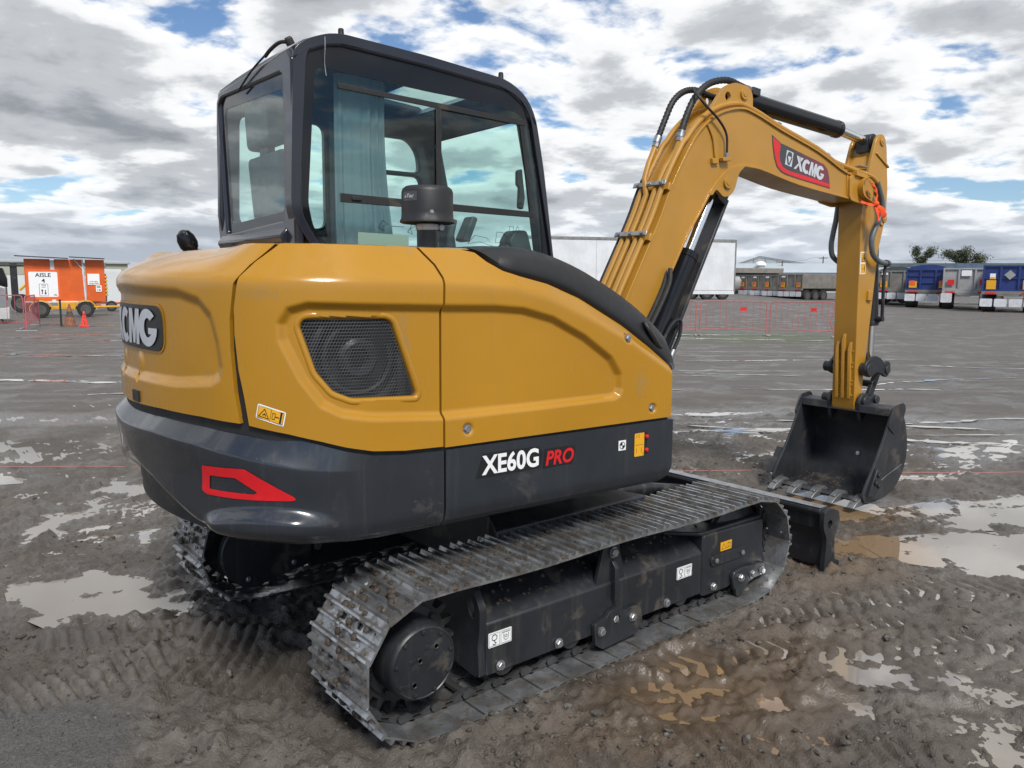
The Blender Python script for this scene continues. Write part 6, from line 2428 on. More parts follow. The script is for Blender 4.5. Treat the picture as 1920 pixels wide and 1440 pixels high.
def big_letters(w, h):
    """heavy letters X C M G as flat shapes in a w x h frame, lower left at the origin"""
    def arc(cx, cy, rx, ry, a0, a1, n=14):
        return [(cx + rx * math.cos(a), cy + ry * math.sin(a)) for a in np.linspace(a0, a1, n)]
    out = []
    # X: two crossing bars with a slit in the rising one
    out.append(([(.00, 1.), (.10, 1.), (.30, 0.), (.20, 0.)]))
    out.append(([(.115, 1.), (.15, 1.), (.178, .80), (.16, .74)]))
    out.append(([(.19, 1.), (.27, 1.), (.165, .60), (.135, .72)]))
    out.append(([(.145, .44), (.115, .54), (-.05, 0.), (.03, 0.)]))
    # C
    o_ = arc(.42, .5, .165, .52, R(48), R(312), 22)
    i_ = arc(.43, .5, .065, .27, R(312), R(48), 16)
    out.append(o_ + i_)
    # M
    out.append([(.53, 0.), (.565, 1.), (.66, 1.), (.69, .42), (.735, 1.), (.82, 1.), (.80, 0.), (.735, 0.), (.745, .55), (.705, .02), (.655, .02), (.625, .58), (.61, 0.)])
    # G
    o_ = arc(.97, .5, .165, .52, R(40), R(350), 24)
    i_ = arc(.98, .5, .065, .27, R(325), R(48), 16)
    out.append(o_ + [(1.135, .50), (.99, .50), (.99, .33), (1.045, .33)] + i_[1:])
    v, f = [], []
    for poly in out:
        pv, pf = fill2d(poly)
        k = len(v)
        v += [((a + .05) / 1.19 * w, b * h) for a, b in pv]
        f += [[i + k for i in q] for q in pf]
    return v, f


lv, lf = big_letters(.345, .088)
m = MB()
m.add([(lambda q: (q[0], yd - .0032, q[1]))(dq(a - .115, b - .052, (2.47, 2.352))) for a, b in lv], lf)
m.build('lettering', 'silver_vinyl', boom, smooth=0)
# the same lettering on the tail plate
lv, lf = big_letters(.60, .128)
decal([(BU - (a - .30), 1.347 + b) for a, b in lv], lf, flat, .010, 'lettering', 'silver_vinyl', tail)

# ------------------------------------------------------------------ ribbon tied round the boom tip
m = MB()


def cloth(pts, w, twist=0.0):
    P = catmull([Vector(q) for q in pts], 6)
    k = len(m.v)
    N = len(P)
    for i, q in enumerate(P):
        t_ = (P[min(i + 1, N - 1)] - P[max(i - 1, 0)]).normalized()
        sd = t_.cross(Vector((0, 1, 0)))
        sd = sd.normalized() if sd.length > .01 else Vector((1, 0, 0))
        a = twist * i / N
        sd = sd * math.cos(a) + Vector((0, 1, 0)) * math.sin(a)
        ww = w[0] + (w[1] - w[0]) * i / (N - 1)
        for s in (-1, -.33, .33, 1):
            m.v.append(tuple(q + sd * ww * s + Vector((0, -.006 * math.sin(s * 4 + i * .6), 0))))
    for i in range(N - 1):
        for j in range(3):
            m.f.append([k + i * 4 + j, k + i * 4 + j + 1, k + (i + 1) * 4 + j + 1, k + (i + 1) * 4 + j])


cloth([(3.165, -.155, 2.285), (3.21, -.165, 2.245), (3.225, -.170, 2.19), (3.20, -.175, 2.145)], (.008, .020), .5)
cloth([(3.08, -.14, 2.155), (3.12, -.165, 2.133), (3.20, -.175, 2.140)], (.014, .014), 1.2)
cloth([(3.195, -.175, 2.145), (3.22, -.185, 2.09), (3.235, -.185, 2.02)], (.012, .040), .4)
cloth([(3.20, -.175, 2.145), (3.26, -.19, 2.10), (3.31, -.19, 2.055)], (.012, .034), -.4)
m.lathe([(.008, -.018), (.022, -.006), (.022, .008), (.008, .02)], (3.20, -.18, 2.14), (1, 0, .4), 10)
rb = m.build('ribbon', 'orange_cloth', smooth=60, rot=UR)
so_ = rb.modifiers.new('thickness', 'SOLIDIFY')
so_.thickness = .0025
tag(rb, 'bright orange fabric ribbon knotted at the tip of the yellow boom', 'ribbon')

# ------------------------------------------------------------------ the yard behind
pbr('red_paint', (.46, .12, .115), .5, 0, .15, 8)
pbr('pink_paint', (.42, .10, .12), .55, 0, .2, 8)
pbr('trailer_white', (.66, .67, .68), .5, 0, .08, 1.2, streak=.25, dcol=(.34, .34, .33))
pbr('trailer_trim', (.22, .22, .21), .5, .3, .2, 3)
pbr('brown_grey', (.21, .195, .172), .55, .2, .15, 2, streak=.2, dcol=(.08, .07, .06))
pbr('pale_grey', (.34, .34, .335), .5, .1, .12, 2, streak=.2, dcol=(.14, .13, .12))
pbr('truck_blue', (.016, .034, .155), .45, 0, .15, 2, streak=.15, dcol=(.05, .06, .1))
pbr('tarp_green', (.045, .065, .070), .7, 0, .2, 3)
pbr('tarp_blue', (.10, .15, .23), .7, 0, .2, 3)
pbr('flap_white', (.62, .63, .65), .5, 0, .1, 3, dirt=.15)
pbr('tyre', (.020, .020, .020), .8, 0, .2, 6, dirt=.2)
pbr('rim_grey', (.10, .095, .09), .6, .3, .2, 6)
pbr('marker_red', (.62, .02, .02), .4, 0, .05, 5)
pbr('marker_orange', (.75, .12, .02), .45, 0, .05, 5)
pbr('vms_orange', (.62, .105, .012), .5, 0, .08, 3, streak=.1, dcol=(.4, .08, .02))
pbr('machine_yellow', (.62, .33, .02), .45, 0, .1, 4, dirt=.1)
pbr('concrete_white', (.50, .50, .49), .7, 0, .1, 3, dirt=.12, dcol=(.3, .29, .27))
pbr('concrete_grey', (.22, .23, .24), .7, 0, .1, 3)
pbr('cone_orange', (.80, .055, .030), .5, 0, .06, 12)
pbr('cone_brown', (.26, .10, .055), .8, 0, .3, 14, dirt=.4)
pbr('shed_wall', (.33, .36, .36), .6, 0, .05, .5, streak=.15, dcol=(.25, .27, .27))
pbr('shed_roof', (.42, .47, .51), .5, 0, .06, .4)
pbr('shed_white', (.58, .60, .60), .6, 0, .05, .5)
pbr('shed_beige', (.34, .35, .27), .6, 0, .05, .5)
pbr('roof_red', (.26, .022, .030), .6, 0, .08, 1)
pbr('solar_dark', (.03, .03, .04), .25, 0, .1, 4)
pbr('string_pink', (.50, .18, .18), .7, 0, .1, 4)
pbr('bark', (.09, .07, .055), .9, 0, .3, 6, bump=.6, bscale=12)
pbr('pole_wood', (.12, .10, .09), .9, 0, .2, 3)
t = NT('gum_leaf')
oi = t.node('ShaderNodeNewGeometry')
cc = t.mix(oi.outputs['Random Per Island'], (.055, .074, .042), (.14, .16, .10))
b = t.bsdf(Base_Color=cc, Roughness=.6)
b.inputs['Specular IOR Level'].default_value = .25


def gz(x_, y_):
    return float(far_rise(np.array([float(x_)]), np.array([float(y_)]))[0])


# ---- crowd barriers
def barrier(a, b, mat, label, group, bars=10, plate=.28, bent=False, h=1.03):
    a, b = Vector((a[0], a[1], 0)), Vector((b[0], b[1], 0))
    L = (b - a).length
    d = (b - a).normalized()
    ang = math.atan2(d.y, d.x)
    r = thing('crowd_barrier', label, 'barrier', (a.x, a.y, gz(a.x, a.y)), ang, group)
    m = MB()
    fr = [(0, 0, .03), (0, 0, h - .12), (.03, 0, h - .03), (.12, 0, h), (L - .12, 0, h), (L - .03, 0, h - .03), (L, 0, h - .12)]
    fr += [(L, 0, .75), (L - .10, 0, .48), (L, 0, .2), (L + .03, 0, .03)] if bent else [(L, 0, .03)]
    m.tube(fr, .016, 8)
    m.build('frame', mat, r)
    m = MB()
    m.tube([(0, 0, .20), (L, 0, .20)], .012, 6)
    m.build('bottom_rail', mat, r)
    for k in range(1, bars + 1):
        m = MB()
        x_ = L * k / (bars + 1)
        m.tube([(x_, 0, .20), (x_, 0, h)], .0075, 6)
        m.build('bar', mat, r)
    m = MB()
    x_ = L * round((bars + 1) * (1 - plate)) / (bars + 1)
    m.bx(x_ - L / (bars + 1), x_, -.006, .006, h - .28, h - .17)
    m.build('plate', 'marker_red', r)
    for x_ in (0, L):
        m = MB()
        m.bx(x_ - .025, x_ + .025, -.28, .28, .012, .035)
        m.build('foot', 'pale_grey', r)
    return r


GB = 'crowd barriers in the yard'
barrier((16.30, 12.85), (17.15, 11.90), 'red_paint', 'red crowd barrier half hidden behind the boom cylinder', GB, 7)
barrier((17.25, 11.83), (18.78, 10.55), 'red_paint', 'red crowd barrier between the boom cylinder and the bent barrier', GB, 9)
barrier((18.86, 10.48), (19.86, 9.00), 'red_paint', 'red crowd barrier with its right-hand end post bent inwards', GB, 10, bent=True)
barrier((-.30, 26.95), (1.72, 25.75), 'pink_paint', 'faded pink crowd barrier at the left edge, in front of the white block', GB, 9)
barrier((1.55, 24.2), (2.42, 27.5), 'pink_paint', 'faded pink crowd barrier turned end-on in front of the aisle sign', GB, 12)

# ---- box trailer
a, b = Vector((42.59, 28.45, 0)), Vector((29.89, 35.01, 0))
d = (b - a).normalized()
r = thing('box_trailer', 'long white box trailer with grey top rail parked behind the boom', 'trailer', (a.x, a.y, .46), math.atan2(d.y, d.x))
L = (b - a).length
for x0, x1 in ((.04, L / 3), (L / 3 + .012, 2 * L / 3), (2 * L / 3 + .012, L)):
    m = MB()
    m.bx(x0, x1, -2.5, 0, .62, 3.72)
    m.build('side_panel', 'trailer_white', r, bevel=.01)
m = MB()
m.bx(0, L, -2.52, .02, 3.72, 3.92)
m.build('top_rail', 'trailer_trim', r, bevel=.02)
m = MB()
for x0 in (0, L):
    m.bx(x0 - .05, x0 + .05, -2.52, .022, .55, 3.9)
m.build('corner_post', 'trailer_trim', r, bevel=.01)
m = MB()
m.bx(0, L, -.03, .012, .36, .60)
m.build('side_skirt', 'trailer_white', r, bevel=.01)


def wheel(parent, c, r_, w_, ax_=(0, 1, 0)):
    m = MB()
    m.lathe([(r_ * .62, -w_ / 2), (r_ * .93, -w_ / 2), (r_, -w_ * .35), (r_, w_ * .35), (r_ * .93, w_ / 2), (r_ * .62, w_ / 2)], c, ax_, 22)
    wh = m.build('wheel', 'tyre', parent)
    m = MB()
    m.lathe([(r_ * .6, -w_ * .51), (r_ * .5, -w_ * .3), (r_ * .25, -w_ * .25), (r_ * .2, -w_ * .5)], c, ax_, 18)
    m.lathe([(r_ * .6, w_ * .51), (r_ * .5, w_ * .3), (r_ * .25, w_ * .25), (r_ * .2, w_ * .5)], c, ax_, 18)
    m.build('rim', 'rim_grey', wh)
    return wh


for x_ in (.75, 1.9, 3.05):
    for yy in (-.2, -2.3):
        wheel(r, (x_, yy, .45), .45, .32)
# ---- tipper trailers: rear towards the camera
GT = 'tipper trailers parked at the far side of the yard'


def tipper(loc, rz, body, label, H=2.5, W=2.5, L=7.5, tarp=None, flaps=(-.95, -.32, .32, .95), flap_z=(.42, .86), ribs=2, markers='yellow', extra=None, cross=0, z0=None, light=None):
    """local x runs from the tail to the front, y to the left, tail face at x = 0"""
    z_ = gz(*loc) if z0 is None else z0
    r = thing('tipper_trailer', label, 'trailer', (loc[0], loc[1], z_), rz, GT)
    b0 = 1.12
    m = MB()
    hw = W / 2
    m.bx(.06, L, -hw + .03, hw - .03, b0, H)
    bd = m.build('body', body, r, bevel=.02)
    m = MB()
    m.bx(-.02, .08, -hw, -hw + .09, b0, H + .02)
    m.bx(-.02, .08, hw - .09, hw, b0, H + .02)
    m.bx(-.025, .08, -hw + .09, hw - .09, H - .08, H + .01)
    m.bx(-.025, .08, -hw + .09, hw - .09, b0, b0 + .09)
    m.build('tailgate_frame', body, r, bevel=.01)
    for k in range(1, ribs + 1):
        m = MB()
        y_ = -hw + W * k / (ribs + 1)
        m.bx(-.035, .065, y_ - .05, y_ + .05, b0 + .09, H - .08)
        m.build('tailgate_rib', body, r, bevel=.01)
    for k in range(cross):
        m = MB()
        zz = b0 + (H - b0) * (k + 1) / (cross + 1)
        m.bx(-.015, .07, -hw + .09, hw - .09, zz - .03, zz + .03)
        m.build('tailgate_rail', body, r, bevel=.008)
    m = MB()
    m.bx(-.05, L - .2, -.5, .5, .86, b0 - .005)
    m.bx(-.06, .08, -hw, hw, .94, b0 - .01)
    m.build('chassis', 'pale_grey' if light else 'brown_grey', r, bevel=.01)
    for y_ in (-hw + .42, -hw + .9, hw - .42, hw - .9):
        pass
    for x_ in (.75, 1.85, 2.95):
        for sy in (-1, 1):
            wheel(r, (x_, sy * (hw - .30), .50), .50, .55)
    for y_ in flaps:
        m = MB()
        m.prism(round_poly([(y_ - .29, flap_z[0]), (y_ + .29, flap_z[0]), (y_ + .29, flap_z[1]), (y_ - .29, flap_z[1])], .06, 3), -.16, -.145, 'x')
        m.build('mudflap', 'flap_white', r)
    for sy in (-1, 1):
        m = MB()
        y_ = sy * (hw - .42)
        if markers == 'yellow':
            m.bx(-.045, -.030, y_ - .22, y_ + .22, b0 + .12, b0 + .52)
            m.build('marker_plate', 'yellow_vinyl', r)
            m = MB()
            m.bx(-.060, -.047, y_ - .12, y_ + .18, b0 + .28, b0 + .56)
            m.build('marker_plate', 'marker_orange', r)
        elif markers == 'plain':
            m.bx(-.045, -.030, y_ - .22, y_ + .22, b0 + .10, b0 + .58)
            m.build('marker_plate', 'yellow_vinyl', r)
        else:
            m.bx(-.045, -.030, y_ - .18, y_ + .18, b0 + .30, b0 + .62)
            m.build('marker_plate', 'marker_red', r)
        m = MB()
        m.bx(-.075, -.055, y_ - .25, y_ + .25, .96, 1.06)
        m.build('tail_lamp', 'marker_red', r)
    if tarp:
        m = MB()
        n = 10
        for k in range(n + 1):
            y_ = -hw + W * k / n
            zz = H + .02 + .26 * math.sin(PI * k / n) ** .8
            m.v += [(.0, y_, zz), (L, y_, zz + .02 * (k % 2)), (.0, y_, H - .02), (L, y_, H - .02)]
        for k in range(n):
            i = 4 * k
            m.f += [[i, i + 4, i + 5, i + 1], [i, i + 2, i + 6, i + 4], [i + 1, i + 5, i + 7, i + 3]]
        m.build('tarpaulin', tarp, r, smooth=50)
    if extra == 'diamond':
        m = MB()
        m.prism([(-.26, 1.98), (0, 2.24), (.26, 1.98), (0, 1.72)], -.060, -.045, 'x')
        m.build('placard', 'pale_grey', r)
        m = MB()
        m.bx(-.045, -.030, hw - .60, hw - .34, 1.75, 2.05)
        m.build('warning_plate', 'white_vinyl', r)
        m = MB()
        m.bx(-.052, -.046, hw - .58, hw - .36, 1.76, 1.86)
        m.build('warning_plate', 'yellow_vinyl', r)
    elif extra == 'white':
        m = MB()
        m.bx(-.050, -.036, -.22, .30, 1.95, 2.28)
        m.build('number_plate', 'white_vinyl', r)
    elif extra == 'ladder':
        m = MB()
        for k in range(6):
            m.tube([(-.05, -hw + .12, 1.3 + .18 * k), (-.05, -hw + .5, 1.3 + .18 * k)], .015, 6)
        m.build('ladder', 'trailer_trim', r)
        m = MB()
        m.bx(-.045, -.030, hw - .65, hw - .25, H - .28, H - .14)
        m.build('number_plate', 'white_vinyl', r)
    return r


hb = R(31.4 - 39)
for k, ((x_, y_), lab) in enumerate((((66.32, 43.37), 'grey-brown tipper trailer tail next to the white box trailer'), ((64.45, 40.76), 'grey-brown tipper trailer tail, second from the white box trailer'), ((62.97, 38.45), 'grey-brown tipper trailer tail, third from the white box trailer'))):
    tipper((x_, y_), hb, 'brown_grey', lab, H=2.32, extra='ladder', z0=.0)
tipper((61.59, 35.93), hb, 'brown_grey', 'grey-brown tipper trailer showing its long side and three wheels, left of the stick', H=2.36, L=8.5, extra='ladder', z0=.0)
tipper((62.2, 29.6), hb, 'pale_grey', 'pale grey short tipper trailer just left of the yellow stick', H=2.1, L=5, markers='red', z0=.05)
tipper((53.79, 23.01), R(24), 'brown_grey', 'grey tipper trailer with dark green cover, right of the yellow stick', H=2.37, tarp='tarp_green', extra='ladder')
tipper((49.05, 18.91), R(20), 'truck_blue', 'blue tipper trailer with rounded blue cover between two grey trailers', H=2.38, tarp='truck_blue', cross=2)
tipper((47.97, 16.25), R(20), 'pale_grey', 'light grey tipper trailer with a white notice between two blue trailers', H=2.40, tarp='tarp_blue', flaps=(-1.0, 1.0), flap_z=(.40, .95), markers='red', extra='white', light=True)
tipper((44.91, 12.97), R(17), 'truck_blue', 'blue tipper trailer with a white diamond placard at the right edge', H=2.48, cross=1, markers='plain', extra='diamond', flap_z=(.30, .72), flaps=(-1.0, -.34, .34, 1.0))
# white curtain-sided trailer behind the green cover
r = thing('covered_trailer', 'white trailer body with a dark green cover behind the grey and blue tippers', 'trailer', (58.5, 26.2, .12), R(-62))
m = MB()
m.bx(-1.5, 9.5, 0, 2.5, 1.2, 2.75)
m.build('body', 'shed_white', r, bevel=.02)
m = MB()
m.prism([(-.05, 2.75), (.3, 3.02), (2.2, 3.02), (2.55, 2.75)], -1.55, 9.55, 'x')
m.build('tarpaulin', 'tarp_green', r, bevel=.03)
m = MB()
m.bx(-1.4, 9.4, .4, 2.1, .6, 1.2)
m.build('chassis', 'trailer_trim', r)
for x_ in (.2, 1.4, 7.5):
    wheel(r, (x_, .3, .5), .5, .4)
# ---- tank trailer beside the box trailer
r = thing('tank_trailer', 'dull silver tank trailer between the white box trailer and the grey tippers', 'trailer', (66.5, 45.6, .1), R(31 - 62))
m = MB()
m.lathe([(.6, -3.5), (1.0, -3.3), (1.05, -3.0), (1.05, 4.6), (1.0, 4.9), (.6, 5.1)], (0, 0, 1.45), (1, 0, 0), 28)
m.build('tank', 'pale_grey', r)
m = MB()
m.bx(-3.2, 5.0, -1.1, 1.1, 2.45, 2.95)
m.build('catwalk', 'brown_grey', r, bevel=.03)
m = MB()
m.bx(-3.4, 5, -.4, .4, .75, .95)
m.build('chassis', 'trailer_trim', r)
for x_ in (-2.6, -1.5, -.4):
    wheel(r, (x_, -.9, .5), .5, .35)
# ---- sheds
def shed(name, label, loc, rz, L, W, hw, hr, wall, roof, bays=8, band=None, doors=0):
    r = thing(name, label, 'shed', (loc[0], loc[1], 0), rz)
    for k in range(bays):
        m = MB()
        m.bx(L * k / bays + .01, L * (k + 1) / bays - .01, 0, .12, 0, hw)
        m.build('wall_panel', wall, r)
    m = MB()
    m.bx(.02, L - .02, .13, W, 0, hw - .02)
    m.build('walls', wall, r)
    m = MB()
    m.prism([(-.25, hw), (W / 2, hr), (W + .25, hw), (W + .25, hw - .15), (-.25, hw - .15)], -.2, L + .2, 'x')
    m.build('roof', roof, r, bevel=.02)
    if band:
        m = MB()
        m.bx(0, L, -.03, -.002, hw * .62, hw - .16)
        m.build('wall_band', band, r)
    for k in range(doors):
        m = MB()
        x0 = L * (k + .35) / doors
        m.bx(x0, x0 + 2.2, -.05, -.004, 0, hw * .55)
        m.build('roller_door', 'shed_roof', r)
    return r


shed('long_shed', 'long pale blue-grey shed roof behind the tipper trailers', (113.5, 78.6), R(-59), 30, 14, 3.4, 5.0, 'shed_white', 'shed_roof', 10)
# open gable end with visible frame, behind the long shed
g0 = Vector((121.5, 84.8, 0))
r = thing('gabled_shed', 'large gabled shed with framed end wall rising behind the long shed', 'shed', tuple(g0), R(-57.5))
GWd = 18
m = MB()
m.prism([(0, 0), (0, 4.4), (5.0, 6.15), (GWd, 4.0), (GWd, 0)], 0, 20, 'y')
m.build('gable_wall', 'shed_wall', r)
m = MB()
for q0, q1 in (((-.4, 4.4), (5.0, 6.3)), ((5.0, 6.3), (GWd + .4, 4.1))):
    m.tube([(q0[0], -.1, q0[1]), (q1[0], -.1, q1[1])], .11, 6)
m.build('barge_board', 'concrete_grey', r)
for k in range(1, 9):
    m = MB()
    x_ = GWd * k / 9
    zt = 4.4 + 1.75 * x_ / 5 if x_ < 5 else 6.15 - 2.15 * (x_ - 5) / (GWd - 5)
    m.tube([(x_, -.08, 3.5), (x_, -.08, zt)], .05, 5)
    m.build('wall_post', 'concrete_grey', r)
m = MB()
m.tube([(0, -.09, 4.5), (GWd, -.09, 4.5)], .06, 5)
m.build('wall_rail', 'concrete_grey', r)
for x_, w_ in ((127.0, 1.4), (129.2, .9), (130.6, .7)):
    pass
r = thing('roof_fan', 'white domed ventilator on the long shed roof', 'ventilator', (118.5, 76.6, 4.55), 0)
m = MB()
m.lathe([(.9, 0), (.9, .25), (.7, .55), (.3, .7), (.05, .72)], (0, 0, 0), (0, 0, 1), 20)
m.build('dome', 'white_vinyl', r)
m = MB()
m.lathe([(.7, -.5), (.7, 0)], (0, 0, 0), (0, 0, 1), 16)
m.build('base', 'shed_wall', r)
shed('red_roofed_shed', 'low shed with a dark red roof behind the blue trailer at the right', (101.2, 36.2), R(-71), 24, 10, 3.5, 4.0, 'shed_wall', 'roof_red', 6)
shed('yard_shed', 'pale shed with a beige band behind the orange message board', (2.0, 72.0), R(-9), 14, 12, 2.9, 3.15, 'shed_white', 'shed_wall', 6, 'shed_beige', 2)
# ---- power poles and lines
for (x_, y_), h, lab in (((128.18, 70.63), 6.2, 'thin timber power pole rising above the long shed roof'), ((121.6, 74.4), 5.4, 'short pole with a crossarm beside the roof ventilator')):
    r = thing('power_pole', lab, 'pole', (x_, y_, 0), R(20))
    m = MB()
    m.cyl((0, 0, 0), (0, 0, h), .13, 8, .10)
    m.build('post', 'pole_wood', r)
    m = MB()
    m.bx(-.06, .06, -.7, .7, h - .35, h - .25)
    m.build('crossarm', 'pole_wood', r)
m = MB()
m.tube([(121.6, 74.4, 5.2), (125, 72.4, 5.5), (128.18, 70.63, 6.0), (140, 60, 5.6), (150, 48, 5.9)], .022, 4, smooth=6)
tag(m.build('power_line', 'rubber'), 'thin dark power line sagging between the poles above the sheds', 'wire')


# ---- gum trees
def gum(loc, h, spread, label, seed, nl=2600):
    rg = random.Random(seed)
    r = thing('gum_tree', label, 'tree', (loc[0], loc[1], 0), 0, 'gum trees behind the trailers')
    m = MB()
    tips = []

    def limb(p, d, ln, rad, lev):
        pts = [p]
        q = p.copy()
        dd = d.copy()
        for _ in range(4):
            dd = (dd + Vector((rg.uniform(-.25, .25), rg.uniform(-.25, .25), rg.uniform(-.05, .15)))).normalized()
            q = q + dd * ln / 4
            pts.append(q.copy())
        m.tube(pts, [rad * (1 - .13 * i) for i in range(5)], 6)
        if lev < 3:
            for _ in range(rg.choice((2, 3))):
                a = rg.uniform(0, 2 * PI)
                nd = (dd * .7 + Vector((math.cos(a), math.sin(a), rg.uniform(0, .5))) * (.75 if lev else .8) * spread).normalized()
                limb(pts[-1] if rg.random() < .6 else pts[3], nd, ln * rg.uniform(.55, .8), rad * .55, lev + 1)
        if lev >= 2:
            tips.append(pts[-1])
            tips.append(pts[2])
    limb(Vector((0, 0, 0)), Vector((0, 0, 1)), h * .45, .16, 0)
    m.build('trunk', 'bark', r)
    mx_ = sum((q for q in tips), Vector()) / len(tips)
    zmax = max(q.z for q in tips)
    sc = h / zmax * .95
    V, F = [], []
    cl = [(q, rg.uniform(.35, .8)) for q in tips]
    for k in range(nl):
        q, rr = rg.choice(cl)
        v = Vector((rg.gauss(0, 1), rg.gauss(0, 1), rg.gauss(0, .75)))
        c = q + v * rr * .5
        s = rg.uniform(.08, .16)
        a, b_ = Vector((rg.gauss(0, 1), rg.gauss(0, 1), rg.gauss(0, 1))).normalized(), Vector((rg.gauss(0, 1), rg.gauss(0, 1), rg.gauss(0, 1))).normalized()
        i = len(V)
        V += [tuple(c - a * s), tuple(c + b_ * s * .5), tuple(c + a * s), tuple(c - b_ * s * .5)]
        F.append([i, i + 1, i + 2, i + 3])
    m2 = MB()
    m2.add(V, F)
    m2.build('crown', 'gum_leaf', r, smooth=0, fix=False)
    r.scale = (sc, sc, sc)
    r.location = (loc[0] - mx_.x * sc, loc[1] - mx_.y * sc, 0)
    return r


gum((107.56, 44.86), 6.6, .55, 'narrow gum tree above the blue trailer, left of the wide one', 4, 4200)
gum((104.69, 38.7), 6.2, .95, 'wide spreading gum tree above the light grey trailer', 9, 5600)
gum((137.51, 74.43), 4.4, .9, 'small dark tree top showing over the shed roof beside the stick', 12, 2200)

# ---- aisle sign
fx = Vector((math.cos(R(-9.5)), math.sin(R(-9.5)), 0))
r = thing('aisle_sign', 'white AISLE 4 board in an orange frame on a dark post', 'sign', (2.43, 26.46, 0), R(-9.5))
m = MB()
m.prism(round_poly([(-.46, .88), (.46, .88), (.46, 1.84), (-.46, 1.84)], .02, 2), -.02, .02, 'y', holes=[round_poly([(-.405, .965), (.405, .965), (.405, 1.775), (-.405, 1.775)], .05, 3)])
m.build('frame', 'marker_orange', r)
m = MB()
m.prism(round_poly([(-.41, .96), (.41, .96), (.41, 1.78), (-.41, 1.78)], .05, 3), -.012, .012, 'y')
m.build('board', 'white_vinyl', r)
m = MB()


def words(s, x_, z_, w_, h_, bold=.02):
    v, f = fit_text(s, w_, h_, bold)
    m.add([(x_ + q[0], -.0135, z_ + q[1]) for q in v], f)


words('AISLE', 0, 1.665, .44, .13)
words('4', 0, 1.485, .10, .13)
words('TWO', 0, 1.335, .13, .04)
words('WAY', 0, 1.275, .12, .04)
words('rb', .32, 1.03, .09, .07, .01)
m.tube([(q[0], -.014, q[1]) for q in ((-.12, 1.00), (.12, 1.00), (.12, 1.38), (-.12, 1.38), (-.12, 1.00))], .006, 4)
for x_, up in ((-.045, 1), (.045, -1)):
    zc0 = 1.125
    m.add([(x_ - .012, -.0135, zc0 - .07), (x_ + .012, -.0135, zc0 - .07), (x_ + .012, -.0135, zc0 + .07), (x_ - .012, -.0135, zc0 + .07)], [[0, 1, 2, 3]])
    m.add([(x_ - .035, -.0140, zc0 + up * .03), (x_ + .035, -.0140, zc0 + up * .03), (x_, -.0140, zc0 + up * .095)], [[0, 1, 2]])
m.build('lettering', 'black_vinyl', r, smooth=0)
m = MB()
m.bx(.40, .46, .022, .08, 0, 1.2)
m.build('post', 'rubber', r)

# ---- variable message board on its trailer
r = thing('message_board_trailer', 'orange roadside message board on a yellow trailer with solar panels on top', 'sign trailer', (4.45, 33.72, 0), R(-10.5))
for x0, x1 in ((-1.45, -.55), (-.40, .62), (.70, 1.40)):
    m = MB()
    m.bx(x0, x1, -.06, .06, .62, 2.32)
    m.build('panel', 'vms_orange', r, bevel=.01)
m = MB()
m.bx(-.55, -.40, -.075, .0, .60, 2.28)
m.build('mast', 'flap_white', r, bevel=.01)
m = MB()
m.tube([(.66, -.08, .55), (.60, -.08, 2.3)], .035, 8)
m.tube([(.66, -.08, 1.85), (.30, -.09, 2.34)], .02, 6)
m.build('brace', 'flap_white', r)
m = MB()
m.bx(-1.5, .75, -.085, -.062, .58, .64)
m.build('lower_rail', 'flap_white', r)
for x0, x1 in ((-1.75, .1), (.14, 1.42)):
    m = MB()
    m.box(((x0 + x1) / 2, -.05, 2.395), (x1 - x0, .75, .03), Matrix.Rotation(.04, 3, 'Y'))
    m.build('solar_panel', 'solar_dark', r, bevel=.005)
m = MB()
m.bx(.76, 1.20, -.085, -.062, 1.30, 1.75)
m.build('notice', 'white_vinyl', r)
m = MB()
m.bx(1.05, 1.26, -.085, -.062, 1.02, 1.28)
m.build('notice', 'white_vinyl', r)
m = MB()
for s, x_, z_, w_, h_ in (('STOP HERE', .98, 1.43, .30, .05), ('WHEN RED', .98, 1.35, .36, .05), ('MB', 1.155, 1.215, .14, .07), ('16', 1.165, 1.095, .12, .08)):
    v, f = fit_text(s, w_, h_, .02)
    m.add([(x_ + q[0], -.0865, z_ + q[1]) for q in v], f)
m.build('lettering', 'black_vinyl', r, smooth=0)
m = MB()
m.bx(-1.0, .9, -.45, .45, .32, .44)
m.bx(-.35, .3, -.3, .3, .44, .60)
m.tube([(.9, -.3, .40), (2.1, 0, .40), (3.0, 0, .40)], .045, 6)
m.tube([(.9, .3, .40), (2.1, 0, .40)], .045, 6)
m.build('trailer_frame', 'machine_yellow', r, bevel=.01)
for x_ in (-.95, .62):
    wheel(r, (x_, -.62, .32), .32, .2)
    m = MB()
    pts = [(x_ + .42 * math.cos(a), .30 + .40 * math.sin(a)) for a in np.linspace(0, PI, 12)]
    pts += [(x_ + .38 * math.cos(a), .30 + .36 * math.sin(a)) for a in np.linspace(PI, 0, 12)]
    m.prism(pts, -.75, -.48, 'y')
    m.build('mudguard', 'machine_yellow', r)
m = MB()
m.lathe([(.10, -.04), (.10, .04)], (2.8, 0, .10), (0, 1, 0), 14)
m.cyl((2.8, 0, .1), (2.8, 0, .5), .03, 8)
m.build('jockey_wheel', 'tyre', r)
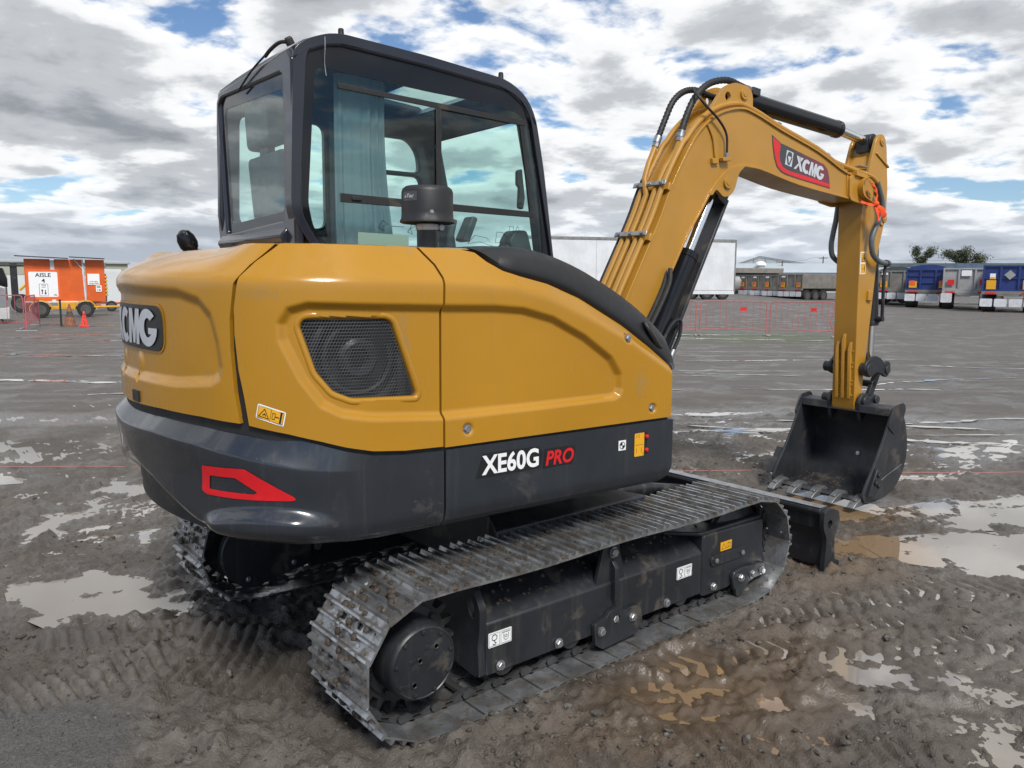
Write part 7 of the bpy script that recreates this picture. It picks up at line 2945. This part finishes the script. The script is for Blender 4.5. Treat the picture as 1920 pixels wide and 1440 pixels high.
# ---- yellow generator with louvres behind it
r = thing('generator', 'yellow slatted generator set to the right of the orange message board', 'generator', (6.9, 39.5, 0), R(-12))
for k in range(6):
    m = MB()
    m.box((0, 0, .78 + .17 * k), (.75, .9, .11))
    m.build('louvre', 'machine_yellow', r, bevel=.02)
m = MB()
m.bx(-.33, .33, -.4, .4, .45, 1.78)
m.build('housing', 'interior', r)
m = MB()
m.lathe([(.22, 0), (.22, .42)], (-.1, -.1, 1.8), (0, 0, 1), 14)
m.tube([(.1, -.1, 2.05), (.30, -.1, 2.1), (.34, -.1, 2.3)], .04, 8)
m.build('muffler', 'brown_grey', r)
m = MB()
m.bx(-.6, 1.6, -.35, .35, .32, .42)
m.build('skid', 'vms_orange', r)
for x_ in (-.4, .5):
    wheel(r, (x_, -.4, .25), .25, .18)
# ---- white cabinet and rails farther right
r = thing('site_cabinet', 'tall white site cabinet behind the yellow generator', 'cabinet', (8.6, 44.5, 0), R(-13))
m = MB()
m.bx(-.55, .55, 0, 1.0, 0, 2.05)
m.build('carcass', 'shed_white', r, bevel=.03)
m = MB()
m.bx(-.5, .5, -.02, -.002, .1, 1.95)
m.build('door', 'shed_white', r, bevel=.005)
m = MB()
m.bx(.36, .40, -.05, -.021, .9, 1.1)
m.build('handle', 'rubber', r)
r = thing('equipment_frame', 'dark equipment frame carrying a red and a white box beside the white cabinet', 'frame', (9.9, 44.0, 0), R(-13))
m = MB()
for x_ in (-.5, .5):
    for y_ in (0, .8):
        m.tube([(x_, y_, 0), (x_, y_, 1.55)], .04, 6)
m.build('legs', 'rubber', r)
m = MB()
m.bx(-.6, .6, -.05, .85, 1.35, 1.45)
m.build('deck', 'rubber', r)
m = MB()
m.bx(-.35, .1, .1, .5, 1.46, 1.85)
m.build('box', 'marker_red', r, bevel=.02)
m = MB()
m.bx(.12, .5, .1, .5, 1.46, 1.80)
m.build('box', 'white_vinyl', r, bevel=.02)
m = MB()
m.tube([(-.6, -.05, 1.46), (-.6, -.05, 2.0), (-.2, -.05, 2.05), (.6, -.05, 2.05), (.6, -.05, 1.46)], .02, 6)
m.build('handrail', 'machine_yellow', r)
# ---- white block with a round opening, at the left edge
r = thing('precast_unit', 'white wedge-shaped precast unit with a round opening at the left edge', 'concrete unit', (1.05, 29.6, 0), R(-9))
wed = [(-1.6, .55), (-1.6, 1.56), (-.25, 1.52), (.70, 1.22), (.70, .55)]
m = MB()
m.prism(wed, 0, 1.6, 'y', holes=[circ(-.58, .92, .36, 24)])
m.build('upper_block', 'concrete_white', r, bevel=.02)
m = MB()
m.prism([(-.12, .57), (-.12, 1.46), (.68, 1.20), (.68, .57)], -.03, -.002, 'y')
m.build('grey_panel', 'concrete_grey', r)
m = MB()
m.bx(-1.7, .80, -.1, 1.6, .14, .54)
m.build('base_slab', 'concrete_white', r, bevel=.02)
for k in range(5):
    m = MB()
    m.bx(-1.6 + .5 * k, -1.45 + .5 * k, -.08, 1.5, 0.0, .135)
    m.build('timber_bearer', 'bark', r)
m = MB()
m.lathe([(.24, 0), (.30, .02), (.30, .08), (.24, .10)], (-.58, .5, .92), (0, 1, 0), 20)
m.build('inner_ring', 'concrete_grey', r)
# ---- telehandler behind the sign
r = thing('telehandler', 'black telehandler with a long level beam behind the aisle sign', 'telehandler', (3.05, 39.5, 0), R(-9))
m = MB()
m.bx(-.75, .05, -.3, .9, .55, 1.15)
body = m.build('chassis', 'black_steel', r, bevel=.04)
m = MB()
m.prism([(-.55, 1.15), (-.55, 2.0), (-.05, 2.0), (.10, 1.5), (.10, 1.15)], -.25, .75, 'y')
m.build('cab', 'black_gloss', r, bevel=.03)
m = MB()
m.bx(.22, .50, -.1, .1, .4, 2.25)
m.build('mast', 'black_steel', r, bevel=.02)
m = MB()
m.prism([(-4.5, 2.08), (2.2, 2.06), (2.2, 2.13), (-4.5, 2.20)], -.15, .05, 'y')
m.build('beam', 'black_steel', r, bevel=.01)
m = MB()
m.tube([(.55, -.1, 1.0), (1.1, -.1, 1.55)], .06, 6)
m.build('lift_strut', 'machine_yellow', r)
m = MB()
m.bx(1.7, 2.0, -.2, .1, 1.8, 2.05)
m.build('coupler', 'black_steel', r, bevel=.02)
for x_ in (-.5, .6):
    wheel(r, (x_, -.4, .42), .42, .3)


# ---- cones
def cone(loc, h, mat, label, text=None, band=None):
    r = thing('traffic_cone', label, 'cone', (loc[0], loc[1], 0), R(-10), 'traffic cones by the aisle sign')
    m = MB()
    m.lathe([(h * .26, .03), (h * .235, h * .06), (h * .045, h * .97), (h * .03, h)], (0, 0, 0), (0, 0, 1), 24)
    m.build('cone_body', mat, r)
    m = MB()
    w = h * .30
    m.prism(round_poly([(-w, -w), (w, -w), (w, w), (-w, w)], w * .3, 3), 0, .032, 'z')
    m.build('base', mat, r)
    if text:
        m = MB()
        for k, ch in enumerate(text):
            zc0 = h * (.78 - .19 * k)
            rr = h * .26 * (1 - zc0 / h) + h * .035
            v, f = fit_text(ch, .05, .065, .02)
            m.add([(q[0], -rr - .004, zc0 + q[1]) for q in v], f)
        m.build('lettering', 'black_vinyl', r, smooth=0)
    if band:
        m = MB()
        m.lathe([(h * .165, h * .42), (h * .115, h * .66)], (0, 0, 0), (0, 0, 1), 24)
        m.build('band', band, r)
    return r


cone((3.16, 26.64), .72, 'cone_brown', 'tall dirty brown traffic cone beside the aisle sign', band='bark')
cone((3.47, 26.07), .50, 'cone_orange', 'short bright orange cone marked SOLD', 'SOLD')
# ---- string line along the ground
m = MB()
pts = []
for k in range(60):
    s = k / 59
    x_, y_ = -4.5 + s * 14.5, 7.06 + s * (-4.80 - 7.06)
    hq = float(ground(np.array([x_]), np.array([y_]))[0][0])
    pts.append((x_, y_, max(hq, -.005) + .012))
m.tube(pts, .0024, 5)
tag(m.build('string_line', 'string_pink'), 'thin pink string line stretched across the ground behind the machine', 'string')
